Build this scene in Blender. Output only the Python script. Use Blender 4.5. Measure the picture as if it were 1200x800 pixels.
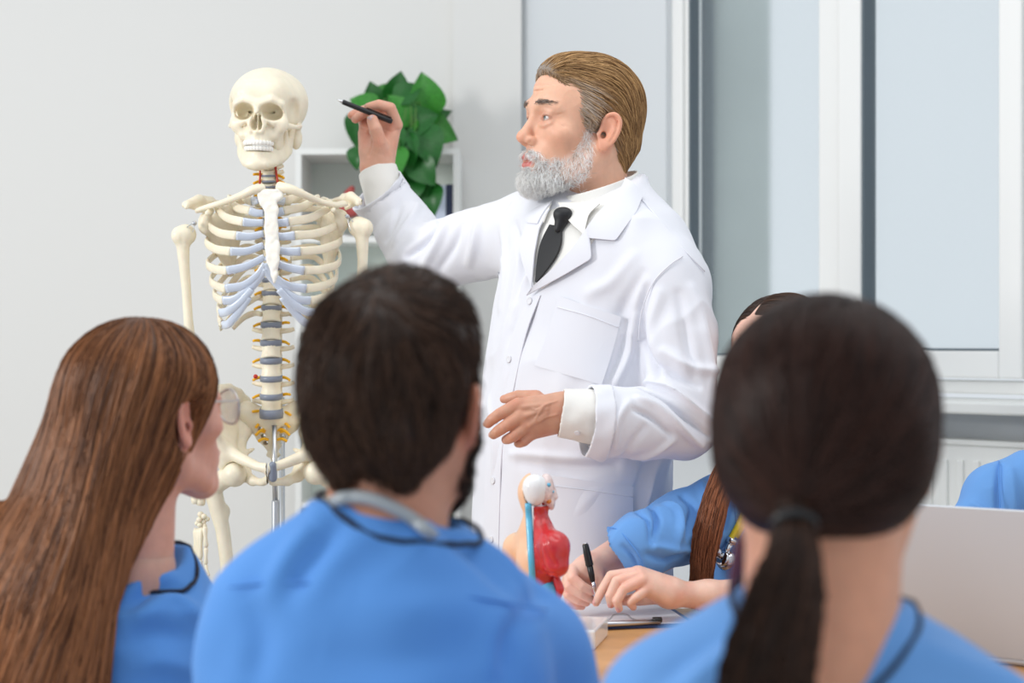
import bpy, bmesh, math, random, os
import numpy as np
from mathutils import Vector, Matrix

for o in list(bpy.data.objects):
    bpy.data.objects.remove(o)
SC = bpy.context.scene
COL = SC.collection
random.seed(7)
RNG = np.random.default_rng(7)
F32 = np.float32

# ------------------------------------------------------------------ camera, world, lights, exposure
FPX, CAMZ = 2000.0, 1.265            # focal length in pixels of the 1200x800 frame, eye height
cam_d = bpy.data.cameras.new('camera')
cam = bpy.data.objects.new('camera', cam_d)
COL.objects.link(cam)
cam.location = (0, 0, CAMZ)
cam.rotation_euler = (math.pi / 2, 0, 0)
cam_d.sensor_width = 36.0
cam_d.lens = 36.0 * FPX / 1200.0
cam_d.clip_start = 0.05
cam_d.dof.use_dof = True
cam_d.dof.focus_distance = 3.05
cam_d.dof.aperture_fstop = 3.6
SC.camera = cam

w = bpy.data.worlds.new('World')
SC.world = w
w.use_nodes = True
bg = w.node_tree.nodes['Background']
bg.inputs[0].default_value = (0.88, 0.94, 1.0, 1)
bg.inputs[1].default_value = 0.81

def area(name, loc, target, size, power, color=(1, 1, 1), size_y=None):
    d = bpy.data.lights.new(name, 'AREA')
    d.energy = power
    d.color = color
    d.size = size
    if size_y:
        d.shape = 'RECTANGLE'
        d.size_y = size_y
    o = bpy.data.objects.new(name, d)
    COL.objects.link(o)
    o.location = loc
    o.rotation_euler = (Vector(target) - Vector(loc)).to_track_quat('-Z', 'Y').to_euler()
    return o
area('key_softbox_left', (-3.3, 1.5, 2.25), (0.0, 3.6, 1.25), 0.6, 66, (1.0, 0.985, 0.96), 0.8)  # unseen key softbox added at the left; no window is built there
area('overhead_fill', (0.2, 2.4, 3.1), (0.1, 2.9, 0.8), 2.4, 22, (1.0, 0.98, 0.95), 1.8)  # soft fill added from above

SC.view_settings.view_transform = 'Standard'
SC.view_settings.look = 'None'
SC.view_settings.gamma = 1.0
SC.view_settings.use_curve_mapping = False
SC.view_settings.exposure = 0.0

# ------------------------------------------------------------------ helpers
def P(px, py, Z):
    """world point seen at photo pixel (px, py) at distance Z in front of the camera"""
    return np.array([(px - 600.0) * Z / FPX, Z, CAMZ - (py - 400.0) * Z / FPX])

def lin(c):
    """sRGB 0..255 to linear"""
    out = []
    for v in c:
        v = v / 255.0
        out.append(v / 12.92 if v <= 0.04045 else ((v + 0.055) / 1.055) ** 2.4)
    return tuple(out)

def mat(name, rgb, rough=0.5, metal=0.0, sss=0.0, sheen=0.0, spec=0.5, noise=None, bump=None, attr=False,
        trans=0.0, alpha=1.0, coat=0.0, wrinkle=None, aniso=0.0):
    m = bpy.data.materials.new(name)
    m.use_nodes = True
    nt = m.node_tree
    b = nt.nodes['Principled BSDF']
    c = (*lin(rgb), 1)
    b.inputs['Base Color'].default_value = c
    b.inputs['Roughness'].default_value = rough
    b.inputs['Metallic'].default_value = metal
    b.inputs['Specular IOR Level'].default_value = spec
    if sss:
        b.inputs['Subsurface Weight'].default_value = sss
        b.inputs['Subsurface Radius'].default_value = (0.9, 0.35, 0.2)
        b.inputs['Subsurface Scale'].default_value = 0.008
    if sheen:
        b.inputs['Sheen Weight'].default_value = sheen
        b.inputs['Sheen Roughness'].default_value = 0.4
    if trans:
        b.inputs['Transmission Weight'].default_value = trans
    if alpha < 1:
        b.inputs['Alpha'].default_value = alpha
    if coat:
        b.inputs['Coat Weight'].default_value = coat
        b.inputs['Coat Roughness'].default_value = 0.1
    if aniso:
        b.inputs['Anisotropic'].default_value = aniso
    tc = nt.nodes.new('ShaderNodeTexCoord')
    src = None
    if attr:
        a = nt.nodes.new('ShaderNodeAttribute')
        a.attribute_name = 'Col'
        src = a.outputs['Color']
    if noise:                      # (scale, amount) : gentle colour variation
        n = nt.nodes.new('ShaderNodeTexNoise')
        n.inputs['Scale'].default_value = noise[0]
        n.inputs['Detail'].default_value = 5
        nt.links.new(tc.outputs['Object'], n.inputs['Vector'])
        mr = nt.nodes.new('ShaderNodeMapRange')
        mr.inputs['From Min'].default_value = 0.3
        mr.inputs['From Max'].default_value = 0.7
        mr.inputs['To Min'].default_value = 1 - noise[1]
        mr.inputs['To Max'].default_value = 1 + noise[1] * 0.6
        nt.links.new(n.outputs['Fac'], mr.inputs['Value'])
        mx = nt.nodes.new('ShaderNodeMix')
        mx.data_type = 'RGBA'
        mx.blend_type = 'MULTIPLY'
        mx.inputs['Factor'].default_value = 1
        if src:
            nt.links.new(src, mx.inputs[6])
        else:
            mx.inputs[6].default_value = c
        nt.links.new(mr.outputs['Result'], mx.inputs[7])
        src = mx.outputs[2]
    if src:
        nt.links.new(src, b.inputs['Base Color'])
    if bump:                       # (scale, strength, distance)
        n = nt.nodes.new('ShaderNodeTexNoise')
        n.inputs['Scale'].default_value = bump[0]
        n.inputs['Detail'].default_value = 4
        nt.links.new(tc.outputs['Object'], n.inputs['Vector'])
        bp = nt.nodes.new('ShaderNodeBump')
        bp.inputs['Strength'].default_value = bump[1]
        bp.inputs['Distance'].default_value = bump[2]
        nt.links.new(n.outputs['Fac'], bp.inputs['Height'])
        if wrinkle:                # (scale, strength, distance): soft creases of worn cloth
            n2 = nt.nodes.new('ShaderNodeTexNoise')
            n2.noise_type = 'RIDGED_MULTIFRACTAL'
            n2.inputs['Scale'].default_value = wrinkle[0]
            n2.inputs['Detail'].default_value = 2
            n2.inputs['Distortion'].default_value = 0.6
            nt.links.new(tc.outputs['Object'], n2.inputs['Vector'])
            b2 = nt.nodes.new('ShaderNodeBump')
            b2.inputs['Strength'].default_value = wrinkle[1]
            b2.inputs['Distance'].default_value = wrinkle[2]
            nt.links.new(n2.outputs['Fac'], b2.inputs['Height'])
            nt.links.new(b2.outputs['Normal'], bp.inputs['Normal'])
        nt.links.new(bp.outputs['Normal'], b.inputs['Normal'])
    return m

M = {}
M['wall'] = mat('wall_paint', (229, 228, 225), 0.75, bump=(160, 0.05, 0.002))
M['wall2'] = mat('window_wall_paint', (217, 221, 224), 0.75, bump=(160, 0.05, 0.002))
M['floor'] = mat('floor_laminate', (186, 178, 168), 0.45, noise=(6, 0.1))
M['upvc'] = mat('window_plastic', (240, 240, 238), 0.35)
M['gasket'] = mat('dark_gasket', (96, 108, 116), 0.6)
M['whitelac'] = mat('white_lacquer', (238, 239, 236), 0.35)
M['greenback'] = mat('pale_green_back', (232, 241, 234), 0.6)
M['steel'] = mat('brushed_steel', (196, 198, 202), 0.28, 1.0)
M['chrome'] = mat('chrome', (225, 227, 230), 0.09, 1.0)
M['black'] = mat('black_plastic', (22, 22, 24), 0.38)
M['bone'] = mat('bone_plastic', (240, 230, 206), 0.42, sss=0.12, noise=(38, 0.07), bump=(120, 0.12, 0.002))
M['bone2'] = mat('bone_plastic_white', (242, 238, 228), 0.45, sss=0.1, noise=(45, 0.05), bump=(260, 0.2, 0.002))
M['cart'] = mat('cartilage_plastic', (212, 221, 236), 0.22, trans=0.18, spec=0.6)
M['disc'] = mat('disc_grey', (128, 135, 150), 0.35)
M['nerve'] = mat('nerve_yellow', (255, 190, 30), 0.4)
M['artery'] = mat('artery_red', (192, 48, 30), 0.4)
M['tooth'] = mat('tooth_white', (246, 243, 236), 0.25)
M['skin'] = mat('skin', (222, 170, 146), 0.48, sss=0.22, attr=True, noise=(70, 0.06), bump=(420, 0.12, 0.0012))
M['hair'] = mat('hair', (90, 60, 40), 0.45, attr=True, spec=0.22)
M['coat'] = mat('white_coat_cotton', (228, 229, 236), 0.8, sheen=0.1, spec=0.2, bump=(900, 0.1, 0.0006), wrinkle=(11, 0.28, 0.006))
M['shirt'] = mat('ivory_shirt', (232, 230, 225), 0.8, spec=0.2)
M['tie'] = mat('black_tie', (20, 21, 25), 0.55, sheen=0.15)
M['button'] = mat('button_white', (228, 228, 232), 0.3)
M['scrub'] = mat('blue_scrub_cotton', (108, 160, 222), 0.8, sheen=0.12, spec=0.2, noise=(9, 0.04), bump=(800, 0.12, 0.0006), wrinkle=(9, 0.35, 0.008))
M['scrub2'] = mat('deep_blue_scrub_cotton', (94, 152, 224), 0.8, sheen=0.12, spec=0.2, noise=(9, 0.04), bump=(800, 0.12, 0.0006), wrinkle=(9, 0.35, 0.008))
M['trim'] = mat('dark_neck_trim', (28, 34, 52), 0.8)
M['paper'] = mat('paper', (243, 242, 246), 0.8)
M['wood'] = mat('oak_table', (214, 160, 104), 0.4, noise=(14, 0.16))
M['trousers'] = mat('grey_trousers', (66, 70, 82), 0.85)
M['shoe'] = mat('dark_shoe', (30, 28, 28), 0.4)

def link(o, parent=None):
    COL.objects.link(o)
    if parent is not None:
        o.parent = parent
    return o

def tag(o, label=None, cat=None, group=None, kind=None):
    if label: o['label'] = label
    if cat: o['category'] = cat
    if group: o['group'] = group
    if kind: o['kind'] = kind
    return o

def empty(name, loc=(0, 0, 0), label=None, cat=None, group=None):
    o = bpy.data.objects.new(name, None)
    o.empty_display_size = 0.05
    o.location = [float(v) for v in loc]
    COL.objects.link(o)
    return tag(o, label, cat, group)

def mesh_obj(name, verts, faces, m, parent=None, smooth=True, col=None):
    """mesh given in world coordinates; kept in world place under a translated empty"""
    me = bpy.data.meshes.new(name)
    verts = np.asarray(verts, dtype=np.float32)
    if isinstance(faces, np.ndarray):
        nf, k = faces.shape
        me.vertices.add(len(verts))
        me.vertices.foreach_set('co', verts.ravel())
        me.loops.add(nf * k)
        me.loops.foreach_set('vertex_index', faces.astype(np.int32).ravel())
        me.polygons.add(nf)
        me.polygons.foreach_set('loop_start', np.arange(0, nf * k, k, dtype=np.int32))
        me.update(calc_edges=True)
    else:
        me.from_pydata([tuple(map(float, v)) for v in verts], [], [tuple(map(int, f)) for f in faces])
    me.validate()
    if smooth and len(me.polygons):
        me.polygons.foreach_set('use_smooth', np.ones(len(me.polygons), dtype=bool))
    if col is not None:
        a = me.color_attributes.new('Col', 'FLOAT_COLOR', 'POINT')
        c4 = np.ones((len(verts), 4), dtype=np.float32)
        c4[:, :3] = col
        a.data.foreach_set('color', c4.ravel())
    me.materials.append(m)
    o = bpy.data.objects.new(name, me)
    link(o, parent)
    if parent is not None:
        par = parent
        off = Vector((0, 0, 0))
        while par is not None:
            off += par.location
            par = par.parent
        o.location = -off
    return o

def box(name, lo, hi, m, parent=None, bevel=0.0, rz=0.0, pivot=None):
    """axis box lo..hi, bevelled, optionally turned about a vertical axis through pivot"""
    bm = bmesh.new()
    bmesh.ops.create_cube(bm, size=1)
    lo, hi = np.array(lo, float), np.array(hi, float)
    for v in bm.verts:
        v.co = Vector(((v.co.x + .5) * (hi[0] - lo[0]) + lo[0], (v.co.y + .5) * (hi[1] - lo[1]) + lo[1],
                       (v.co.z + .5) * (hi[2] - lo[2]) + lo[2]))
    if bevel:
        bmesh.ops.bevel(bm, geom=bm.edges[:], offset=bevel, segments=2, affect='EDGES', profile=0.5)
    if rz:
        pv = Vector(pivot) if pivot is not None else Vector((lo + hi) / 2)
        bmesh.ops.rotate(bm, cent=pv, matrix=Matrix.Rotation(rz, 3, 'Z'), verts=bm.verts)
    vs = [v.co[:] for v in bm.verts]
    bm.verts.index_update()
    fs = [[v.index for v in f.verts] for f in bm.faces]
    bm.free()
    return mesh_obj(name, vs, fs, m, parent, smooth=False)

def catmull(pts, n=8):
    p = np.asarray(pts, float)
    if len(p) < 3:
        return np.array([p[0] + (p[-1] - p[0]) * t for t in np.linspace(0, 1, n + 1)])
    q = np.vstack([2 * p[0] - p[1], p, 2 * p[-1] - p[-2]])
    out = []
    for i in range(1, len(q) - 2):
        for t in np.arange(n) / n:
            a, b, c, d = q[i - 1], q[i], q[i + 1], q[i + 2]
            out.append(0.5 * ((2 * b) + (-a + c) * t + (2 * a - 5 * b + 4 * c - d) * t * t + (-a + 3 * b - 3 * c + d) * t ** 3))
    out.append(p[-1])
    return np.array(out)

def sweep_data(path, ra, rb=None, up=None, seg=10, cap=True, power=2.0):
    """tube along path; ra along the side axis, rb along the up axis (scalars or per-point)"""
    path = np.asarray(path, float)
    n = len(path)
    ra = np.broadcast_to(np.asarray(ra, float), (n,)) if np.ndim(ra) == 0 else np.interp(np.linspace(0, 1, n), np.linspace(0, 1, len(ra)), ra)
    rb = ra if rb is None else (np.broadcast_to(np.asarray(rb, float), (n,)) if np.ndim(rb) == 0 else np.interp(np.linspace(0, 1, n), np.linspace(0, 1, len(rb)), rb))
    T = np.gradient(path, axis=0)
    T /= np.linalg.norm(T, axis=1, keepdims=True) + 1e-12
    vs, fs = [], []
    u_prev = np.array(up, float) if up is not None else None
    if u_prev is None:
        u_prev = np.array([0, 0, 1.0]) if abs(T[0][2]) < 0.9 else np.array([0, 1.0, 0])
    ang = np.arange(seg) * 2 * math.pi / seg
    ca, sa = np.cos(ang), np.sin(ang)
    if power != 2.0:
        ca = np.sign(ca) * np.abs(ca) ** (2 / power)
        sa = np.sign(sa) * np.abs(sa) ** (2 / power)
    for i in range(n):
        base = np.array(up, float) if up is not None else u_prev
        u = base - T[i] * base.dot(T[i])
        if np.linalg.norm(u) < 1e-6:
            u = u_prev - T[i] * u_prev.dot(T[i])
        u /= np.linalg.norm(u) + 1e-12
        u_prev = u
        s = np.cross(T[i], u)
        ring = path[i] + np.outer(ca * ra[i], s) + np.outer(sa * rb[i], u)
        vs.append(ring)
    vs = np.vstack(vs)
    for i in range(n - 1):
        for j in range(seg):
            a, b = i * seg + j, i * seg + (j + 1) % seg
            fs.append((a, b, b + seg, a + seg))
    if cap:
        fs.append(tuple(range(seg - 1, -1, -1)))
        fs.append(tuple(range((n - 1) * seg, n * seg)))
    return vs, fs

def sweep(name, path, ra, m, parent=None, rb=None, up=None, seg=10, power=2.0):
    v, f = sweep_data(path, ra, rb, up, seg, True, power)
    return mesh_obj(name, v, f, m, parent)

def joinmesh(parts):
    vs, fs, n = [], [], 0
    for v, f in parts:
        vs.append(np.asarray(v, float))
        fs += [tuple(i + n for i in q) for q in f]
        n += len(v)
    return np.vstack(vs), fs

def lathe_data(profile, c, axis=(0, 0, 1), seg=20):
    """profile of (radius, height) turned about axis through c"""
    ax = np.array(axis, float); ax /= np.linalg.norm(ax)
    u = np.cross(ax, [0, 1, 0] if abs(ax[1]) < 0.9 else [1, 0, 0]); u /= np.linalg.norm(u)
    v = np.cross(ax, u)
    c = np.asarray(c, float)
    vs, fs = [], []
    for r, h in profile:
        for j in range(seg):
            a = 2 * math.pi * j / seg
            vs.append(c + ax * h + r * (math.cos(a) * u + math.sin(a) * v))
    n = len(profile)
    for i in range(n - 1):
        for j in range(seg):
            fs.append((i * seg + j, i * seg + (j + 1) % seg, (i + 1) * seg + (j + 1) % seg, (i + 1) * seg + j))
    fs.append(tuple(range(seg - 1, -1, -1)))
    fs.append(tuple(range((n - 1) * seg, n * seg)))
    return np.array(vs), fs

def lathe(name, profile, c, m, parent=None, axis=(0, 0, 1), seg=20):
    v, f = lathe_data(profile, c, axis, seg)
    return mesh_obj(name, v, f, m, parent)

# ------------------------------------------------------------------ solid sculpting on a distance grid
def rotm(rz=0, rx=0, ry=0):
    """degrees; applied x, then y, then z"""
    return np.array(Matrix.Rotation(math.radians(rz), 3, 'Z') @ Matrix.Rotation(math.radians(ry), 3, 'Y') @ Matrix.Rotation(math.radians(rx), 3, 'X'))

class Field:
    def __init__(s, lo, hi, h):
        s.lo = np.array(lo, float); s.h = h
        s.n = np.maximum(4, np.ceil((np.array(hi, float) - s.lo) / h).astype(int) + 1)
        s.f = np.full(s.n, 0.5, dtype=F32)
        s.R = np.eye(3); s.T = np.zeros(3); s.S = 1.0     # local frame of the primitives that follow
    def frame(s, R=None, T=None, S=1.0):
        s.R = np.eye(3) if R is None else np.asarray(R, float)
        s.T = np.zeros(3) if T is None else np.asarray(T, float)
        s.S = S
        return s
    def pt(s, p):
        return s.T + s.R @ (np.asarray(p, float) * s.S)
    def _win(s, lo, hi):
        a = np.maximum(0, np.floor((np.asarray(lo) - s.lo) / s.h).astype(int))
        b = np.minimum(s.n, np.ceil((np.asarray(hi) - s.lo) / s.h).astype(int) + 1)
        if np.any(b - a < 1):
            return None
        ax = [(s.lo[i] + s.h * np.arange(a[i], b[i])).astype(F32) for i in range(3)]
        sl = tuple(slice(a[i], b[i]) for i in range(3))
        return sl, ax[0][:, None, None], ax[1][None, :, None], ax[2][None, None, :]
    def _op(s, lo, hi, fn, k, op):
        pad = k + 4 * s.h + (0.02 if op != 'add' else 0)
        w_ = s._win(np.asarray(lo) - pad, np.asarray(hi) + pad)
        if w_ is None:
            return s
        sl, x, y, z = w_
        d = fn(x, y, z)
        f = s.f[sl]
        if op == 'add':
            r = np.minimum(f, d)
            if k > 0:
                hh = np.maximum(k - np.abs(f - d), 0) / k
                r = r - hh * hh * (k * 0.25)
        elif op == 'sub':
            r = np.maximum(f, -d)
            if k > 0:
                hh = np.maximum(k - np.abs(f + d), 0) / k
                r = r + hh * hh * (k * 0.25)
        elif op == 'int':
            r = np.maximum(f, d)
            if k > 0:
                hh = np.maximum(k - np.abs(f - d), 0) / k
                r = r + hh * hh * (k * 0.25)
        s.f[sl] = r
        return s
    # primitives -------------------------------------------------
    def ell(s, c, r, k=0.01, op='add', rot=None):
        c = s.pt(c); r = np.broadcast_to(np.asarray(r, float), (3,)) * s.S
        R = s.R if rot is None else s.R @ np.asarray(rot)
        ext = np.sqrt(((R * r) ** 2).sum(1))
        Ri = R.T.astype(F32); c_ = c.astype(F32); r = r.astype(F32)
        rmin = float(r.min())
        def fn(x, y, z):
            dx, dy, dz = x - c_[0], y - c_[1], z - c_[2]
            q = [(Ri[i, 0] * dx + Ri[i, 1] * dy + Ri[i, 2] * dz) / r[i] for i in range(3)]
            k0 = np.sqrt(q[0] ** 2 + q[1] ** 2 + q[2] ** 2)
            k1 = np.sqrt((q[0] / r[0]) ** 2 + (q[1] / r[1]) ** 2 + (q[2] / r[2]) ** 2) + F32(1e-6)
            return np.where(k0 < 1e-3, F32(-rmin), k0 * (k0 - 1) / k1)
        return s._op(c - ext, c + ext, fn, k, op)
    def cone(s, a, b, ra, rb=None, k=0.01, op='add'):
        rb = ra if rb is None else rb
        a, b = s.pt(a), s.pt(b); ra, rb = ra * s.S, rb * s.S
        lo = np.minimum(a - ra, b - rb); hi = np.maximum(a + ra, b + rb)
        ab = b - a; L2 = float(ab @ ab) + 1e-12
        def fn(x, y, z):
            dx, dy, dz = x - F32(a[0]), y - F32(a[1]), z - F32(a[2])
            t = np.clip((dx * F32(ab[0]) + dy * F32(ab[1]) + dz * F32(ab[2])) / F32(L2), 0, 1)
            return np.sqrt((dx - t * F32(ab[0])) ** 2 + (dy - t * F32(ab[1])) ** 2 + (dz - t * F32(ab[2])) ** 2) - (F32(ra) + F32(rb - ra) * t)
        return s._op(lo, hi, fn, k, op)
    def chain(s, pts, rs, k=0.01, op='add', ks=0.0):
        """bent tapering limb: the segments meet without bulging, then blend in with k"""
        A = [s.pt(p) for p in pts]; rs = [r * s.S for r in rs]
        lo = np.min([a - r for a, r in zip(A, rs)], 0); hi = np.max([a + r for a, r in zip(A, rs)], 0)
        def fn(x, y, z):
            out = None
            for i in range(len(A) - 1):
                a, ab = A[i], A[i + 1] - A[i]; L2 = float(ab @ ab) + 1e-12
                dx, dy, dz = x - F32(a[0]), y - F32(a[1]), z - F32(a[2])
                t = np.clip((dx * F32(ab[0]) + dy * F32(ab[1]) + dz * F32(ab[2])) / F32(L2), 0, 1)
                d = np.sqrt((dx - t * F32(ab[0])) ** 2 + (dy - t * F32(ab[1])) ** 2 + (dz - t * F32(ab[2])) ** 2) - (F32(rs[i]) + F32(rs[i + 1] - rs[i]) * t)
                out = d if out is None else np.minimum(out, d)
            return out
        return s._op(lo, hi, fn, k, op)
    def tri(s, a, b, c, r, k=0.01, op='add', rs=None):
        """thick triangle (r may be three corner thicknesses)"""
        A, B, C = [s.pt(p) for p in (a, b, c)]
        r3 = np.broadcast_to(np.asarray(r, float), (3,)) * s.S
        lo = np.minimum(np.minimum(A, B), C) - r3.max(); hi = np.maximum(np.maximum(A, B), C) + r3.max()
        e0, e1 = B - A, C - A
        d00, d01, d11 = e0 @ e0, e0 @ e1, e1 @ e1
        den = d00 * d11 - d01 * d01 + 1e-15
        nn = np.cross(e0, e1); nn = nn / (np.linalg.norm(nn) + 1e-12)
        def fn(x, y, z):
            dx, dy, dz = x - F32(A[0]), y - F32(A[1]), z - F32(A[2])
            p0 = dx * F32(e0[0]) + dy * F32(e0[1]) + dz * F32(e0[2])
            p1 = dx * F32(e1[0]) + dy * F32(e1[1]) + dz * F32(e1[2])
            v = (F32(d11) * p0 - F32(d01) * p1) / F32(den); w_ = (F32(d00) * p1 - F32(d01) * p0) / F32(den)
            ins = (v >= 0) & (w_ >= 0) & (v + w_ <= 1)
            dpl = np.abs(dx * F32(nn[0]) + dy * F32(nn[1]) + dz * F32(nn[2])) - (F32(r3[0]) * (1 - v - w_) + F32(r3[1]) * v + F32(r3[2]) * w_)
            out = None
            for P0, P1, q0, q1 in ((A, B, r3[0], r3[1]), (B, C, r3[1], r3[2]), (C, A, r3[2], r3[0])):
                ab = P1 - P0; L2 = float(ab @ ab) + 1e-12
                ux, uy, uz = x - F32(P0[0]), y - F32(P0[1]), z - F32(P0[2])
                t = np.clip((ux * F32(ab[0]) + uy * F32(ab[1]) + uz * F32(ab[2])) / F32(L2), 0, 1)
                d = np.sqrt((ux - t * F32(ab[0])) ** 2 + (uy - t * F32(ab[1])) ** 2 + (uz - t * F32(ab[2])) ** 2) - (F32(q0) + F32(q1 - q0) * t)
                out = d if out is None else np.minimum(out, d)
            return np.where(ins, np.minimum(dpl, out), out)
        return s._op(lo, hi, fn, k, op)
    def fan(s, hub, rim, r, rh=None, k=0.01, op='add'):
        for i in range(len(rim) - 1):
            s.tri(hub, rim[i], rim[i + 1], (rh or r, r, r), k, op)
        return s
    def box(s, c, half, r=0.0, k=0.0, op='add', rot=None):
        c = s.pt(c); half = np.asarray(half, float) * s.S; r = r * s.S
        R = s.R if rot is None else s.R @ np.asarray(rot)
        ext = np.abs(R) @ half
        Ri = R.T
        def fn(x, y, z):
            dx, dy, dz = x - F32(c[0]), y - F32(c[1]), z - F32(c[2])
            q = [np.abs(F32(Ri[i, 0]) * dx + F32(Ri[i, 1]) * dy + F32(Ri[i, 2]) * dz) - F32(half[i] - r) for i in range(3)]
            return (np.sqrt(np.maximum(q[0], 0) ** 2 + np.maximum(q[1], 0) ** 2 + np.maximum(q[2], 0) ** 2)
                    + np.minimum(np.maximum(q[0], np.maximum(q[1], q[2])), 0) - F32(r))
        return s._op(c - ext, c + ext, fn, k, op)
    def plane(s, p, nrm, k=0.0, op='int'):
        """keep what lies behind the plane (int) / cut away what lies behind it (sub)"""
        p = s.pt(p); n_ = s.R @ np.asarray(nrm, float); n_ = n_ / np.linalg.norm(n_)
        fn = lambda x, y, z: (x - F32(p[0])) * F32(n_[0]) + (y - F32(p[1])) * F32(n_[1]) + (z - F32(p[2])) * F32(n_[2])
        hi = s.lo + s.n * s.h
        return s._op(s.lo, hi, fn, k, op)
    def loft(s, secs, k=0.01, op='add', p=2.3):
        """stack of sections (z, cx, cy, half width, half depth) in the local frame"""
        secs = np.array(sorted(secs), float)
        zz = np.linspace(secs[0, 0], secs[-1, 0], 160)
        pc = [np.interp(zz, secs[:, 0], secs[:, i]) for i in range(1, 5)]
        ker = np.hanning(13); ker /= ker.sum()          # round the profile
        pc = [np.convolve(np.pad(v, 6, mode='edge'), ker, 'valid') for v in pc]
        corners = []
        for c in secs:
            for sx in (-1, 1):
                for sy in (-1, 1):
                    corners.append(s.pt((c[1] + sx * c[3], c[2] + sy * c[4], c[0])))
        corners = np.array(corners)
        Ri = s.R.T; T = s.T; S = s.S
        z0, z1 = zz[0], zz[-1]
        def fn(x, y, z):
            dx, dy, dz = (x - F32(T[0])) / F32(S), (y - F32(T[1])) / F32(S), (z - F32(T[2])) / F32(S)
            q = [F32(Ri[i, 0]) * dx + F32(Ri[i, 1]) * dy + F32(Ri[i, 2]) * dz for i in range(3)]
            lz = np.broadcast_to(q[2], np.broadcast(q[0], q[1], q[2]).shape)
            t = np.clip((lz - z0) / (z1 - z0), 0, 1) * (len(zz) - 1)
            i0 = np.minimum(t.astype(np.int32), len(zz) - 2); fr = (t - i0).astype(F32)
            g = [(v.astype(F32)[i0] * (1 - fr) + v.astype(F32)[i0 + 1] * fr) for v in pc]
            ex, ey = np.abs(q[0] - g[0]) / g[2], np.abs(q[1] - g[1]) / g[3]
            rr = (ex ** F32(p) + ey ** F32(p)) ** F32(1 / p)
            dd = (rr - 1) * np.minimum(g[2], g[3])
            return np.maximum(dd, np.maximum(lz - F32(z1), F32(z0) - lz)).astype(F32) * F32(S)
        return s._op(corners.min(0), corners.max(0), fn, k, op)
    def custom(s, lo, hi, fn, k=0.0, op='add'):
        return s._op(lo, hi, fn, k, op)
    def union(s, o, k=0.0):
        raise NotImplementedError
    # reading ----------------------------------------------------
    def sample(s, p):
        q = (np.asarray(p, float) - s.lo) / s.h
        q = np.clip(q, 0, np.array(s.n) - 1.001)
        i = q.astype(int); t = q - i
        f = s.f
        out = 0
        for dx in (0, 1):
            for dy in (0, 1):
                for dz in (0, 1):
                    wgt = (t[:, 0] if dx else 1 - t[:, 0]) * (t[:, 1] if dy else 1 - t[:, 1]) * (t[:, 2] if dz else 1 - t[:, 2])
                    out = out + wgt * f[i[:, 0] + dx, i[:, 1] + dy, i[:, 2] + dz]
        return out
    def grad(s, p, e=None):
        e = e or s.h
        p = np.asarray(p, float)
        g = np.stack([s.sample(p + np.eye(3)[i] * e) - s.sample(p - np.eye(3)[i] * e) for i in range(3)], 1)
        return g / (np.linalg.norm(g, axis=1, keepdims=True) + 1e-9)
    def project(s, p, off=0.0, it=4):
        p = np.array(p, float)
        for _ in range(it):
            p = p - s.grad(p) * (s.sample(p) - off)[:, None]
        return p
    def ray(s, px, py, zn, zf, step=None):
        """first hit of the photo rays through (px, py) between depths zn and zf"""
        px, py = np.atleast_1d(np.asarray(px, float)), np.atleast_1d(np.asarray(py, float))
        step = step or s.h * 0.7
        Z = np.full(len(px), zn); done = np.zeros(len(px), bool)
        def pos(Zv):
            return np.stack([(px - 600) * Zv / FPX, Zv, CAMZ - (py - 400) * Zv / FPX], 1)
        for _ in range(int((zf - zn) / step) + 1):
            v = s.sample(pos(Z))
            q = pos(Z)
            inside = np.all((q > s.lo) & (q < s.lo + (s.n - 1) * s.h), axis=1)
            done |= (v < 0) & inside
            Z = np.where(done, Z, Z + step)
        for _ in range(6):
            v = s.sample(pos(Z))
            Z = np.where(done, Z + v * 0.8, Z)
        return pos(Z), done
    def mesh(s, smooth=1, whole=True):
        f = s.f; h = s.h
        sg = f < 0
        c = np.zeros(np.array(f.shape) - 1, dtype=np.int8)
        for dx in (0, 1):
            for dy in (0, 1):
                for dz in (0, 1):
                    c += sg[dx:f.shape[0] - 1 + dx, dy:f.shape[1] - 1 + dy, dz:f.shape[2] - 1 + dz]
        mix = (c > 0) & (c < 8)
        cells = np.argwhere(mix)
        idx = np.full(mix.shape, -1, dtype=np.int32)
        idx[mix] = np.arange(len(cells))
        acc = np.zeros((len(cells), 3)); cnt = np.zeros(len(cells))
        i, j, k = cells.T
        for ax in range(3):
            oth = [a for a in range(3) if a != ax]
            for u in (0, 1):
                for v in (0, 1):
                    o0 = [0, 0, 0]; o0[oth[0]] = u; o0[oth[1]] = v
                    o1 = list(o0); o1[ax] = 1
                    f0 = f[i + o0[0], j + o0[1], k + o0[2]]; f1 = f[i + o1[0], j + o1[1], k + o1[2]]
                    cr = (f0 < 0) != (f1 < 0)
                    t = np.where(cr, f0 / np.where(cr, f0 - f1, 1), 0)
                    pp = np.tile(np.array(o0, float), (len(cells), 1)); pp[:, ax] = t
                    acc[cr] += pp[cr]; cnt[cr] += 1
        V = s.lo + (cells + acc / cnt[:, None]) * h
        Fs = []
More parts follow.
